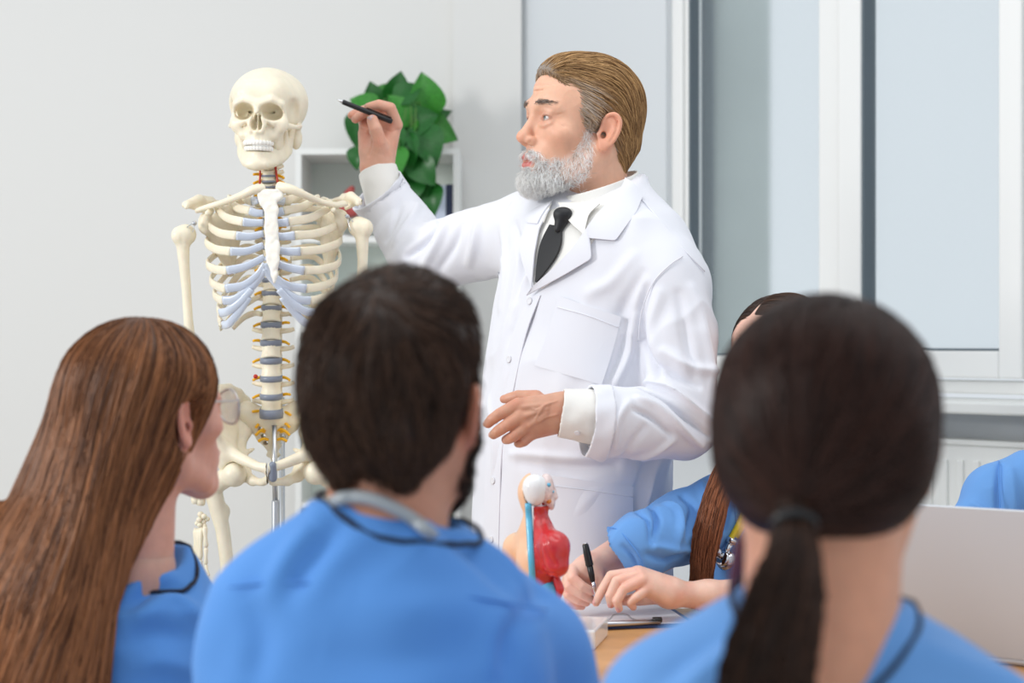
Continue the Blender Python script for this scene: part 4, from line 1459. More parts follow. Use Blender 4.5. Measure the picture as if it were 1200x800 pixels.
def rim_path(F, c, r, z0, z1, n=44, lift=.003):
    """edge of a neck opening: first cloth met going down a ring of vertical lines round c"""
    out = []
    a = np.linspace(0, 2 * math.pi, n)
    x, y = c[0] + np.cos(a) * r, c[1] + np.sin(a) * r
    z = np.full(n, float(z1)); hit = np.zeros(n, bool)
    while (z > z0).any() and not hit.all():
        v = F.sample(np.stack([x, y, z], 1))
        hit |= v < 0
        z = np.where(hit, z, z - .002)
        if z.min() < z0:
            break
    p = np.stack([x, y, z + lift], 1)[hit]
    return p
# ------------------------------------------------------------------ the lecturer in the white coat
doc = empty('person', (P(680, 400, 3.18)[0], 3.18, 0), 'grey-bearded man in white coat and black tie pointing with a pen', 'person')
DZ = 3.08              # nominal distance of the drawing below; everything stands a step further back
STEP = 0.10
# ---- head
HR = rotm(rz=-65) @ rotm(ry=3) @ rotm(rx=-5)
HT = P(683.5, 147, DZ + STEP); HS = 1.09
Fh = Field(HT - (.16, .16, .25), HT + (.16, .16, .17), .0016).frame(HR, HT, HS)
sculpt_head(Fh, mouth=.0025, neck_pt=(0, .052, -.17), neck_r=.057)
# bags, brow furrows and temple hollow of an older man
for zc in (.045, .054, .063):
    Fh.chain([(-.036, -.083, zc - .001), (-.014, -.094, zc + .001), (.014, -.094, zc), (.036, -.083, zc + .001)], [.0007, .0011, .0011, .0007], k=.003, op='sub')
for s_ in (-1, 1):
    for dz_ in (-.008, 0, .008):
        Fh.chain([(s_ * .05, -.0765, -.002 + dz_ * .6), (s_ * .060, -.066, -.003 + dz_ * 1.6)], [.0007, .0007], k=.0025, op='sub')
Vh, Qh = Fh.mesh(1)
Lh = to_local(Vh, HR, HT, HS)
ch = skin_colors(Lh, (228, 178, 150), lips=(198, 106, 104))
# stubble tint under the beard
def beard_w(L):
    x, y, z = np.abs(L[:, 0]), L[:, 1], L[:, 2]
    line = np.interp(y, [-.11, -.08, -.055, -.038, -.028, -.018], [-.062, -.068, -.064, -.052, -.022, .018])   # upper border by depth
    w_ = sstep(line - z, -.004, .008) * sstep(-y - .006, 0, .012)
    low = sstep(z - np.interp(y, [-.1, -.04, .01], [-.14, -.122, -.085]), -.004, .01)
    w_ = w_ * low
    mous = np.exp(-(((x - .014) / .017) ** 2) - ((z + .0575 + x * .28) / .0062) ** 2) * (y < -.085)
    lipz = (np.abs(z + .0735) < .0115) & (x < .022) & (y < -.085)
    chin_gap = np.exp(-((x - .017) / .006) ** 2 - ((z + .09) / .007) ** 2) * (y < -.07)
    w_ = np.where(lipz, 0, w_) * (1 - .65 * chin_gap)
    return np.clip(np.maximum(w_, mous * 1.3), 0, 1)
bw = beard_w(Lh)
ch = ch * (1 - .55 * bw[:, None]) + np.array(lin((232, 216, 208))) * .55 * bw[:, None]
body_ms = [(Vh, Qh, ch)]

# ---- hands (finger joints given where the photo shows them, each at its own depth)
def D(px, py, Z): return P(px, py, Z + STEP)
ZL = 2.80
L = lambda x, y, d=0: D(x, y, ZL + d)
fl = [([L(607, 474, -.02), L(585.5, 485, -.022), L(577, 491, -.014), L(572, 496, -.004)], [.0118, .0102, .0095, .0082]),
      ([L(611, 487, -.024), L(591, 500, -.026), L(583, 505.5, -.016), L(578.5, 509, -.006)], [.0118, .0102, .0095, .0082]),
      ([L(616, 499, -.02), L(602, 511, -.024), L(596, 514, -.012), L(593, 515, 0)], [.0114, .0098, .0091, .008]),
      ([L(624, 507, -.01), L(614, 517, -.016), L(609.5, 519, -.006), L(607, 519.5, .004)], [.0106, .0088, .0081, .0071]),
      ([L(628, 466, .01), L(607, 464.5, .018), L(596, 467, .026), L(590.5, 467.5, .03)], [.0135, .011, .0095, .0072], .008)]
wl_ = L(660, 482, 0)
pal = [(L(660, 474, .0), L(608, 475, -.018), .022, .0125), (L(660, 480, -.002), L(612, 488, -.022), .022, .0125), (L(660, 488, 0), L(617, 499, -.018), .021, .0122),
       (L(660, 492, .002), L(625, 507, -.008), .020, .0115), (L(640, 478, .012), L(618, 486, .005), .018, .016), (L(700, 488, -.004), L(658, 482, 0), .034, .026)]
Fl = hand_field(fl, pal, k=.003)
for a, b_ in (((642, 474), (612, 477)), ((641, 479), (616, 487)), ((640, 485), (621, 498))):      # tendons
    pa, ok = Fl.ray([a[0], b_[0]], [a[1], b_[1]], 2.65, 3.1)
    Fl.cone(pa[0] + (0, .001, 0), pa[1] + (0, .0005, 0), .0018, .0022, k=.006)
for poly in ([(652, 470), (640, 474), (630, 480), (624, 479)], [(652, 486), (640, 489), (632, 494)], [(636, 477), (628, 490)]):   # veins
    pv = on_surf(Fl, poly, 2.65, 3.1, 4)
    if len(pv) > 1:
        Fl.chain(list(pv), [.0012] * len(pv), k=.003)
for x, y in ((585.5, 485), (591, 499), (602, 510.5), (577, 491), (583, 505)):       # knuckle creases
    for dx in (-2.2, 0, 2.2):
        pv = on_surf(Fl, [(x + dx - 2.4, y - 4), (x + dx, y), (x + dx + 2.4, y + 4)], 2.65, 3.1, 3)
        if len(pv) > 2:
            Fl.chain(list(pv), [.0006] * len(pv), k=.0022, op='sub')
Vl, Ql = Fl.mesh(1)
def hand_cols(V, base, tips, reach=.02):
    c = np.tile(np.array(lin(base)), (len(V), 1))
    red = np.array(lin(np.clip(np.array(base) * np.array([1.0, .86, .83]), 0, 255)))
    for t in tips:
        d = np.linalg.norm(V - t, axis=1)
        wt = (.5 * np.exp(-(d / reach) ** 2))[:, None]
        c = c * (1 - wt) + red * wt
    mott = np.clip(vnoise(V, 55) * .25 + .1, 0, .5)[:, None]
    return c * (1 - mott) + red * mott
cl_ = hand_cols(Vl, (206, 156, 130), [f[0][-1] for f in fl] + [f[0][1] for f in fl] + [f[0][0] for f in fl], .012)
body_ms.append((Vl, Ql, cl_))
for f in fl[:2]:
    a, b_ = f[0][-2], f[0][-1]
    add_nail(body_ms, b_, b_ - a, np.array([-.5, -.6, .45]), f[1][-1] * .98, (226, 180, 165))

ZR = 3.45
Rr = lambda x, y, d=0: D(x, y, ZR + d)
thumb = ([Rr(445, 186, -.01), Rr(444, 167, -.03), Rr(440, 151, -.042), Rr(436.5, 141, -.04)], [.0200, .0168, .0138, .0118], .012)
index = ([Rr(464.5, 146, .0), Rr(457.5, 126.5, -.016), Rr(444, 122.5, -.022), Rr(431.5, 125.5, -.02)], [.0132, .0116, .0105, .0088], .005)
middle = ([Rr(458, 143, .02), Rr(448, 125, .018), Rr(430, 130, .0), Rr(416.5, 139.5, -.008)], [.013, .0114, .0105, .0088], .004)
ring = ([Rr(447, 146, .028), Rr(434, 127, .03), Rr(420, 131, .012), Rr(412, 135, .006)], [.0125, .0110, .010, .0084], .004)
little = ([Rr(434, 150, .03), Rr(424, 140, .034), Rr(426, 148, .012), Rr(431, 153, .0)], [.0115, .0095, .0085, .0072], .006)
fr_ = [index, middle, ring, little, thumb]
palr = [(Rr(446, 196, 0), Rr(463, 147, .004), .026, .0135), (Rr(444, 196, .004), Rr(455, 146, .02), .026, .014), (Rr(440, 196, .004), Rr(443, 149, .026), .026, .014),
        (Rr(436, 196, .002), Rr(430, 152, .024), .024, .0135), (Rr(430, 176, 0), Rr(427, 156, .012), .016, .012), (Rr(448, 230, .01), Rr(443, 196, .002), .032, .0285), (Rr(438, 180, -.004), Rr(440, 170, -.006), .022, .018)]
Fr_ = hand_field(fr_, palr, k=.003)
for i in range(6):          # creases on the ball of the thumb
    x0 = 432 + i * 2.4
    pv = on_surf(Fr_, [(x0 - 1, 166 - i), (x0 + 2, 172 + i * .3), (x0 + 7, 179 + i)], 3.3, 3.72, 3)
    if len(pv) > 2:
        Fr_.chain(list(pv), [.0005] * len(pv), k=.002, op='sub')
pv = on_surf(Fr_, [(449, 150), (457, 154), (466, 152)], 3.3, 3.72, 4)
if len(pv) > 2: Fr_.chain(list(pv), [.0012] * len(pv), k=.004, op='sub')
pv = on_surf(Fr_, [(424, 150), (431, 155), (436, 166), (432, 182)], 3.3, 3.72, 4)
if len(pv) > 2: Fr_.chain(list(pv), [.0012] * len(pv), k=.005, op='sub')
Vr, Qr = Fr_.mesh(1)
body_ms.append((Vr, Qr, hand_cols(Vr, (222, 170, 146), [f[0][-1] for f in fr_] + [f[0][1] for f in fr_] + [Rr(455, 150, -.01), Rr(428, 165, -.01)], .014)))
add_nail(body_ms, thumb[0][-1], thumb[0][-1] - thumb[0][-2], np.array([-.25, -1, .05]), .0116, (206, 170, 168))
add_nail(body_ms, index[0][-1], index[0][-1] - index[0][-2], np.array([-.1, -.5, .9]), .0076, (230, 188, 176))
add_nail(body_ms, middle[0][-1], middle[0][-1] - middle[0][-2], np.array([-.5, -.8, .3]), .0076, (236, 196, 184))

# ---- the hidden rest of the body, a slim figure inside the clothes
SHL, SHR = D(781, 335, 2.93), D(632, 272, 3.22)
ELL, ELR = D(812, 497, 2.86), D(497, 306, 3.36)
CH = D(702, 300, DZ); HP = D(668, 640, DZ)
Fx = Field((-.4, 2.6, .0), (.55, 3.8, 1.62), .011)
Fx.cone(CH + (0, 0, -.03), HP, .09, .10, k=.04)
Fx.cone(CH + (0, 0, .0), HT + HR @ np.array([0, .05, -.15]), .05, .05, k=.03)
Fx.chain([SHL, ELL, D(700, 489, 2.805)], [.05, .042, .033], k=.03)
Fx.chain([SHR, ELR, D(447, 225, 3.46)], [.05, .042, .033], k=.03)
Fx.cone(CH, SHL, .07, .05, k=.03); Fx.cone(CH, SHR, .07, .05, k=.03)
lx = rotm(rz=-52)
HPf = np.array([HP[0], HP[1], .86])
feet = []
for s_ in (-1, 1):
    hipj = HPf + lx @ np.array([s_ * .095, 0, 0]); kn = hipj + np.array([0, 0, -.40]) + lx @ np.array([s_ * .01, -.02, 0]); an = np.array([kn[0], kn[1], .08])
    feet.append((hipj, kn, an))
    Fx.chain([hipj, kn, an], [.085, .058, .042], k=.03)
Vx, Qx = Fx.mesh(2)
body_ms.append((Vx, Qx, np.tile(lin((220, 166, 142)), (len(Vx), 1))))
db = mesh_obj('body', *jmeshes(body_ms)[:2], M['skin'], doc, col=jmeshes(body_ms)[2])
eyes(doc, HR, HT, HS, look=(-6, -4), iris=(92, 108, 112))
Ftr = Field((-.3, 2.8, .0), (.6, 3.6, .95), .010)
for hipj, kn, an in feet:
    Ftr.chain([hipj + (0, 0, -.02), kn, an + (0, 0, .0)], [.085, .08, .072], k=.02)
Ftr.plane((0, 0, .05), (0, 0, -1))
mesh_obj('trousers', *Ftr.mesh(1), M['trousers'], doc)
for hipj, kn, an in feet:
    Fs_ = Field(an - .25, an + .25, .006).frame(lx, np.array([an[0], an[1], 0]))
    Fs_.chain([(0, .05, .045), (0, -.06, .042), (0, -.17, .034)], [.042, .045, .036], k=.02)
    Fs_.plane((0, 0, .0), (0, 0, -1))
    mesh_obj('shoe', *Fs_.mesh(1), M['shoe'], doc)

# ---- coat
CR = rotm(rz=-52)
CT = np.array([D(690, 400, DZ)[0], DZ + STEP, 0.0])
Fc = Field([D(395, 400, 3.5)[0], 2.72, .42], [D(880, 400, 2.9)[0], 3.78, 1.61], .0040)
def sec(py, pxc, a, b):
    z = CAMZ - (py - 400) * (DZ + STEP) / FPX
    dx = (pxc - 690) * (DZ + STEP) / FPX
    return (z, dx * .616, dx * .788, a * 1.03, b * 1.03)
torso = [sec(940, 668, .215, .175), sec(800, 668, .205, .168), sec(700, 667, .198, .164), sec(620, 667, .192, .160), sec(540, 670, .19, .158), sec(470, 678, .19, .156), sec(400, 687, .196, .154),
         sec(340, 696, .202, .150), sec(300, 700, .20, .142), sec(270, 702, .182, .128), sec(248, 703, .148, .110), sec(228, 703, .105, .092), sec(212, 703, .082, .082), sec(203, 704, .072, .076)]
Fc.frame(CR, CT).loft(torso, k=0, p=2.25)
Fc.plane((0, 0, .44), (0, 0, -1))
Fc.plane((0, 0, 1.545), (0, -.42, .907), k=.01)
Fc.frame()
Ft = Field(Fc.lo, Fc.lo + (Fc.n - 1) * Fc.h, Fc.h); Ft.f = Fc.f.copy()      # torso alone, for the pieces laid on it
# near sleeve
Fc.cone(D(750, 296, 2.98), SHL, .075, .072, k=.05)
Fc.chain([SHL, D(797, 400, 2.89), D(800, 470, 2.865), D(797, 500, 2.86)], [.072, .066, .062, .055], k=.03)
Fc.chain([D(800, 497, 2.86), D(760, 497, 2.835), D(712, 495, 2.808)], [.062, .062, .0615], k=.012)
# far sleeve, raised
Fc.cone(D(665, 262, 3.13), SHR, .085, .078, k=.05)
Fc.chain([SHR, D(560, 285, 3.30), ELR], [.078, .074, .068], k=.04)
Fc.chain([ELR, D(472, 263, 3.44), D(449, 228, 3.452)], [.070, .063, .056], k=.016)
# open the cuffs
cdir = np.array([-.56, -.34, .70]); cdir /= np.linalg.norm(cdir)
Fc.cone(D(460, 246, 3.455), D(428, 198, 3.43), .049, .056, k=.004, op='sub')
wdir_ = D(660, 484, 2.80) - D(712, 495, 2.808); wdir_ /= np.linalg.norm(wdir_)
cutp = D(692, 494, 2.803)
mm = Field(Fc.lo, Fc.lo, Fc.h)
def halfcut(F, p, n_, c, rad, k=.002):
    """trim what lies beyond plane (p, n) within rad of c"""
    def fn(x, y, z):
        pl = (x - F32(p[0])) * F32(n_[0]) + (y - F32(p[1])) * F32(n_[1]) + (z - F32(p[2])) * F32(n_[2])
        sp = np.sqrt((x - F32(c[0])) ** 2 + (y - F32(c[1])) ** 2 + (z - F32(c[2])) ** 2) - F32(rad)
        return np.maximum(-pl, sp)
    F.custom(np.array(c) - rad, np.array(c) + rad, fn, k, 'sub')
halfcut(Fc, cutp, wdir_, cutp + wdir_ * .05, .095)
Fc.cone(D(716, 495, 2.806), D(680, 493, 2.80), .052, .054, k=.003, op='sub')
halfcut(Fc, D(441, 224, 3.452), cdir, D(441, 224, 3.452) + cdir * .06, .09)
Vc, Qc = Fc.mesh(1)
Nc = Fc.grad(Vc)
fold_items = [
 ([(757, 338), (750, 372), (756, 408), (770, 440)], .010, -.012),
 ([(772, 345), (764, 385), (776, 425)], .014, .008),
 ([(758, 448), (782, 452), (806, 470), (836, 496)], .0075, .013), ([(752, 456), (776, 466), (800, 486), (832, 512)], .006, -.013),
 ([(748, 468), (770, 478), (792, 496), (822, 522)], .008, .011), ([(744, 480), (764, 490), (784, 508)], .006, -.009),
 ([(768, 428), (790, 440), (820, 452)], .008, -.010), ([(780, 412), (806, 428), (838, 436)], .010, .009),
 ([(812, 338), (826, 380), (834, 430), (836, 470)], .012, .006), ([(796, 345), (806, 400), (814, 440)], .012, -.006),
 ([(738, 470), (724, 492), (722, 525)], .008, .005), ([(755, 500), (740, 520), (730, 536)], .008, -.005), ([(790, 515), (766, 530), (742, 538)], .008, .006),
 ([(742, 300), (716, 330), (690, 344)], .014, .005), ([(752, 320), (735, 350), (728, 372)], .012, -.006),
 ([(744, 372), (738, 410), (722, 446)], .010, .008), ([(735, 380), (726, 420), (712, 450)], .009, -.007),
 ([(640, 300), (615, 330), (600, 380)], .012, .005), ([(600, 262), (612, 300), (606, 350)], .012, -.007), ([(588, 262), (592, 310), (585, 360)], .012, .006),
 ([(572, 470), (580, 520), (574, 580)], .014, .006), ([(610, 540), (660, 548), (720, 545)], .014, -.008), ([(600, 532), (650, 536), (700, 540)], .01, .006),
 ([(770, 540), (760, 570), (752, 610)], .010, .009), ([(756, 545), (745, 580), (742, 620)], .009, -.008), ([(640, 560), (635, 610), (632, 660)], .016, .004),
 ([(516, 256), (500, 280), (478, 300)], .008, -.013), ([(524, 262), (512, 288), (496, 312)], .010, .010), ([(540, 262), (530, 290), (516, 315)], .010, -.008),
 ([(490, 240), (478, 262), (462, 285)], .010, .006), ([(470, 236), (462, 260), (452, 280)], .010, -.005), ([(560, 258), (556, 285), (548, 310)], .012, .007),
]
Vc = folds(Vc, Nc, Fc, [(p_, w_ * .85, h_ * 1.35) for p_, w_, h_ in fold_items], 2.65, 3.8)
Vc = cloth_noise(Vc, Nc, .0055, (13, 30), (0.2, 0, 1), .5)
coat = mesh_obj('lab_coat', Vc, Qc, M['coat'], doc)

# cuffs: folded coat cuff and shirt cuff
def cuff(name, a, b, ra, rb, th, m, parent, h=.002, cutfn=None):
    a, b = np.array(a), np.array(b)
    F = Field(np.minimum(a, b) - max(ra, rb) * 1.4, np.maximum(a, b) + max(ra, rb) * 1.4, h)
    ax = (b - a) / np.linalg.norm(b - a); Ln = np.linalg.norm(b - a)
    def fn(x, y, z):
        dx, dy, dz = x - F32(a[0]), y - F32(a[1]), z - F32(a[2])
        t = dx * F32(ax[0]) + dy * F32(ax[1]) + dz * F32(ax[2])
        r = np.sqrt(np.maximum((dx - t * F32(ax[0])) ** 2 + (dy - t * F32(ax[1])) ** 2 + (dz - t * F32(ax[2])) ** 2, 0))
        R_ = F32(ra) + F32((rb - ra) / Ln) * t
        return np.maximum(np.abs(r - R_) - F32(th), np.maximum(-t, t - F32(Ln)))
    F.custom(F.lo, F.lo + F.n * h, fn, 0, 'add')
    if cutfn: cutfn(F)
    V, Q = F.mesh(1)
    N = F.grad(V)
    V = V + N * (.0012 * vnoise(V, 40))[:, None]
    return mesh_obj(name, V, Q, m, parent), F
ck, Fck = cuff('coat_cuff', D(711, 495.5, 2.806), D(688, 493, 2.80), .0635, .0600, .0022, M['coat'], coat)
sh = empty('dress_shirt', (0, 0, 0)); sh.parent = doc; sh.location = -doc.location
sc_, Fsc = cuff('shirt_cuff', D(700, 489, 2.80), D(657, 483.5, 2.798), .045, .0395, .0018, M['shirt'], sh)
p, ok = Fsc.ray([676.5], [507], 2.65, 3.0)
lathe('cuff_button', [(.0008, 0), (.0045, 0), (.005, .001), (.0045, .002), (.003, .0016), (.0008, .0016)], p[0], M['button'], sh, axis=(p[0] - D(680, 487, 2.8)), seg=16)
ce = D(441, 222.5, 3.452)
cuff('coat_cuff', ce - cdir * .04, ce, .0575, .0615, .0022, M['coat'], coat)
cuff('shirt_cuff', D(456, 246, 3.44), D(442.5, 199, 3.457), .044, .0385, .0018, M['shirt'], sh)

# shirt front, tie, collars, lapels: pieces lying on the torso
ZN, ZF = 2.65, 3.55
ruled(Ft, [(648, 236), (634, 262), (628, 300), (627, 338)], [(714, 240), (704, 268), (676, 308), (636, 338)], ZN, ZF, .004, .004, 'shirt_front', M['shirt'], sh)
tie = empty('necktie', (0, 0, 0)); tie.parent = doc; tie.location = -doc.location
kz = Ft.ray([658], [264], ZN, ZF)[0][0][1] - STEP - .014
Ftie = Field(D(658, 257, kz) - .045, D(658, 257, kz) + .045, .0016)
Ftie.cone(D(655, 251, kz), D(664, 251, kz - .003), .0105, .0105, k=.004)
Ftie.cone(D(660, 252, kz), D(654.5, 268, kz - .001), .0145, .0085, k=.006)
mesh_obj('tie_knot', *Ftie.mesh(2), M['tie'], tie)
ruled(Ft, [(648.5, 266), (639, 285), (634.5, 305), (632, 332)], [(661.5, 268), (661, 288), (653, 306), (633.5, 332)], ZN, ZF, .011, .004, 'tie_blade', M['tie'], tie)
# lapels
lp = empty('lapels', (0, 0, 0)); lp.parent = doc; lp.location = -doc.location
def lapel(A, B, off=.012, nm='lapel', offB=None):
    return ruled(Ft, A, B, ZN, ZF, off, .0025, nm, M['coat'], coat, offB=offB, lin_=True, nu=18, nv=40)
lapel([(693, 268), (676, 293), (655, 315), (627, 341)], [(693.5, 282), (695, 304), (664, 323), (621, 347)], .014, offB=.009)
lapel([(648, 250), (637, 272), (632, 300), (629, 336)], [(622, 262), (611, 288), (617, 312), (627, 340)], .013, offB=.008)
lapel([(692, 270), (706, 252), (722, 236), (735, 217)], [(692, 281), (722, 284), (745, 252), (752, 232)], .016, 'coat_collar', offB=.010)
lapel([(655, 236), (648, 246), (640, 258), (636, 266)], [(640, 232), (630, 243), (619, 258), (622, 264)], .015, 'coat_collar', offB=.010)
ruled(Ft, [(705, 244), (694, 254), (690, 266), (688, 280)], [(656, 244), (662, 252), (672, 264), (684, 275)], ZN, ZF, .012, .002, 'shirt_collar_wing', M['shirt'], sh)
ruled(Ft, [(652, 238), (648, 246), (645, 256), (642, 264)], [(645, 236), (641, 244), (637, 254), (640, 262)], ZN, ZF, .012, .002, 'shirt_collar_wing', M['shirt'], sh)
# collar bands round the neck
NB = HT + HR @ (np.array([0, .048, -.14]) * HS)
def band(name, c, r0, r1, h0, th, front, back, m, parent, R=None, gap=0):
    """ring of cloth round the neck, top edge slanting from back to front (heights above c)"""
    F = Field(np.array(c) - (.13, .13, .09), np.array(c) + (.13, .13, .10), .0019)
    c_ = np.array(c)
    fdir = np.array([-math.sin(math.radians(57)), -math.cos(math.radians(57))])
    def fn(x, y, z):
        dx, dy, dz = x - F32(c_[0]), y - F32(c_[1]), z - F32(c_[2])
        fw = dx * F32(fdir[0]) + dy * F32(fdir[1]); sd = dx * F32(-fdir[1]) + dy * F32(fdir[0])
        R_ = F32(r0) + F32((r1 - r0) / .08) * (dz + F32(.04))
        fw2 = fw + F32(.0)
        r = np.sqrt((fw2 / F32(1.08)) ** 2 + sd ** 2)
        d = np.abs(r - R_) - F32(th)
        top = F32(front + back) / 2 + fw / F32(r0) * F32(front - back) / 2
        d = np.maximum(d, dz - top)
        d = np.maximum(d, -dz - F32(h0))
        if gap:
            d = np.maximum(d, fw - F32(r0 - gap))
        return d
    F.custom(F.lo, F.lo + F.n * F.h, fn, 0, 'add')
    return mesh_obj(name, *F.mesh(1), m, parent)
cb = D(704, 224, DZ)
band('collar_band', cb, .070, .064, .075, .0022, -.010, .042, M['shirt'], sh)
band('coat_collar_stand', cb + (.004, .004, -.006), .078, .078, .03, .0024, -.03, .036, M['coat'], coat, gap=.06)

# pockets, placket, buttons, seams
ruled(Fc, [(656, 347), (648, 372), (640, 398), (627, 428)], [(728, 371), (722, 396), (714, 424), (705, 451)], ZN, ZF, .0022, .0022, 'chest_pocket', M['coat'], coat)
seam(Fc, [(654, 360), (690, 370), (726, 384)], ZN, ZF, .0008, 'pocket_stitch', M['coat'], coat, .0028)
ruled(Fc, [(640, 556), (634, 600), (628, 640), (622, 690)], [(741, 570), (741, 605), (740, 650), (738, 700)], ZN, ZF, .0024, .0024, 'side_pocket', M['coat'], coat)
seam(Fc, [(640, 568), (690, 574), (741, 582)], ZN, ZF, .0008, 'pocket_stitch', M['coat'], coat, .003)
ruled(Fc, [(622, 347), (604, 385), (588, 440), (572, 520), (568, 600), (566, 700)], [(634, 346), (618, 388), (606, 440), (590, 520), (586, 600), (584, 700)], ZN, ZF, .0022, .0022, 'button_placket', M['coat'], coat, nu=6, nv=60)
for x, y in ((622, 353), (598, 421), (583, 492), (579, 563), (577, 632)):
    p, ok = Fc.ray([x], [y], ZN, ZF)
    n_ = Fc.grad(p)[0]
    lathe('coat_button', [(.001, 0), (.0062, 0), (.0068, .0012), (.0062, .0026), (.0045, .0020), (.001, .0020)], p[0] + n_ * .0022, M['button'], coat, axis=n_, seg=18)
seam(Fc, [(800, 300), (783, 312), (765, 332), (752, 365), (748, 400)], ZN, ZF, .0011, 'sleeve_seam', M['coat'], coat, .0)
seam(Fc, [(600, 236), (585, 262), (582, 300), (588, 340)], ZN, 3.7, .0011, 'sleeve_seam', M['coat'], coat, .0)
seam(Fc, [(742, 222), (772, 256), (800, 290), (826, 318)], ZN, ZF, .0011, 'shoulder_seam', M['coat'], coat, .0)

# ---- hair combed back
Fhair = Field(HT - (.17, .17, .15), HT + (.17, .17, .18), .0021).frame(HR, HT, HS)
Fhair.ell((0, .008, .038), (.0805, .0985, .085), k=0)
Fhair.ell((0, -.045, .072), (.052, .046, .038), k=.025)
Fhair.ell((0, .038, .0), (.070, .061, .065), k=.02)
for s_ in (-1, 0, 1):
    Fhair.cone((s_ * .03, .058, -.03), (s_ * .027, .056, -.066), .031, .018, k=.02)
Fhair.plane((0, -.082, .070), (0, -.86, -.51), k=.008)
for s_ in (-1, 1):
    Fhair.ell((s_ * .086, -.070, .03), (.034, .030, .036), k=.014, op='sub')        # receding temple
    Fhair.ell((s_ * .088, .004, -.020), (.022, .020, .033), k=.008, op='sub')       # round the ear
    Fhair.chain([(s_ * .0735, -.012, .02), (s_ * .0735, -.016, -.012)], [.0055, .0045], k=.01)   # sideburn
Vq, Qq = Fhair.mesh(1)
Nq = Fhair.grad(Vq)
def doc_flow(p):
    l = to_local(p, HR, HT, HS)
    b_ = sstep(l[:, 1], -.01, .09)
    side = sstep(np.abs(l[:, 0]), .03, .075)
    d = np.stack([-.12 * np.sign(l[:, 0]) * (1 - side), 1 - .55 * b_, -.05 - .35 * side - 1.15 * b_], 1)
    return d @ HR.T
def doc_hair_col(L, rg):
    n = len(L)
    t = np.clip(rg.normal(.45, .28, n), 0, 1)[:, None]
    c = np.array(lin((104, 72, 44))) * (1 - t) + np.array(lin((206, 164, 112))) * t
    grey = .8 * sstep(-L[:, 1], .015, .05) * sstep(np.abs(L[:, 0]), .045, .07) * sstep(.075 - L[:, 2], 0, .03) + .8 * sstep(-L[:, 1], .076, .09) + .55 * sstep(-L[:, 2], -.01, .02) * sstep(-L[:, 1], -.02, .0)
    grey = np.clip(grey, 0, 1) * rg.uniform(.25, 1, n)
    return c * (1 - grey[:, None]) + np.array(lin((222, 218, 214))) * grey[:, None]
rg = np.random.default_rng(5)
Lq = to_local(Vq, HR, HT, HS)
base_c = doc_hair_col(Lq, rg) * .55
# comb grooves in the mass, across the flow
fq = doc_flow(Vq); fq -= Nq * (fq * Nq).sum(1, keepdims=True); fq /= np.linalg.norm(fq, axis=1, keepdims=True) + 1e-9
ids = rg.choice(len(Vq), 7000)
paths = grow(Fhair, Vq[ids], doc_flow, 12, .0078 * HS, lambda t: .0008 + .0030 * math.sin(min(1, t * 1.2) * 2.6), .10, 5)
Vst, Qst, own = strands_data(paths, rg.uniform(.0004, .0008, len(ids)))
cst = doc_hair_col(to_local(paths[:, 2], HR, HT, HS), rg)[own]
Vj, Qj, Cj = jmeshes([(Vq, Qq, base_c), (Vst, Qst, cst)])
mesh_obj('hair', Vj, Qj, M['hair'], doc, col=Cj)

# ---- beard, moustache, brows
def tuft(name, F, seeds, flow, steps, step, off, cols, parent, seed, wd=(.0003, .0006), jit=.5):
    rg = np.random.default_rng(seed)
    pa = grow(F, seeds, flow, steps, step, off, jit, seed)
    V, Q, own = strands_data(pa, rg.uniform(*wd, len(seeds)))
    t = rg.choice(len(cols), len(seeds), p=[c[1] for c in cols])
    cc = np.array([lin(c[0]) for c in cols])[t] * rg.uniform(.85, 1.1, (len(seeds), 1))
    return mesh_obj(name, V, Q, M['hair'], parent, col=cc[own])
M['greyhair'] = M['hair']
prob = bw ** 1.5
prob = prob / prob.sum()
prob = prob * np.where(Lh[:, 1] > -.055, .34, 1.0); prob /= prob.sum()
seeds = Vh[rg.choice(len(Vh), 6000, p=prob)]
def beard_flow(p):
    l = to_local(p, HR, HT, HS)
    d = np.stack([.5 * l[:, 0] / .05, -.35 + 0 * l[:, 0], -1 + 0 * l[:, 0]], 1)
    m_ = (l[:, 2] > -.067) & (l[:, 1] < -.085)
    d[m_] = np.stack([np.sign(l[m_, 0]) * 1.2, np.zeros(m_.sum()), -np.ones(m_.sum())], 1)
    return d @ HR.T
def beard_off(t): return .0006 + .0075 * t
tuft('beard', Fh, seeds, beard_flow, 6, .0026, beard_off,
     [((255, 255, 254), .78), ((246, 243, 240), .14), ((186, 172, 160), .05), ((130, 110, 98), .03)], doc, 11, (.0002, .00042), .6)
# fuller chin beard
wch = np.exp(-(((Lh - (0, -.085, -.108)) / (.036, .035, .02)) ** 2).sum(1)) * (Lh[:, 2] < -.09)
seeds = Vh[rg.choice(len(Vh), 3600, p=wch / wch.sum())]
tuft('chin_beard', Fh, seeds, beard_flow, 6, .003, lambda t: .002 + .012 * t, [((255, 255, 253), .85), ((240, 238, 235), .15)], doc, 12, (.0003, .0005), .5)
for s_ in (-1, 1):
    wbr = np.exp(-(((Lh - (s_ * .030, -.094, .0235)) / (.0135, .02, .0027)) ** 2).sum(1) * 1.3) * (np.abs(Lh[:, 0]) > .009)
    seeds = Vh[rg.choice(len(Vh), 190, p=wbr / wbr.sum())]
    fw = lambda p, s_=s_: np.tile(HR @ np.array([s_ * 1.0, .15, .12]), (len(p), 1))
    tuft('eyebrow', Fh, seeds, fw, 5, .0022, lambda t: .0006 + .002 * math.sin(t * 3.1), [((112, 94, 84), .6), ((160, 146, 136), .4)], doc, 20 + s_, (.00022, .0004), .25)

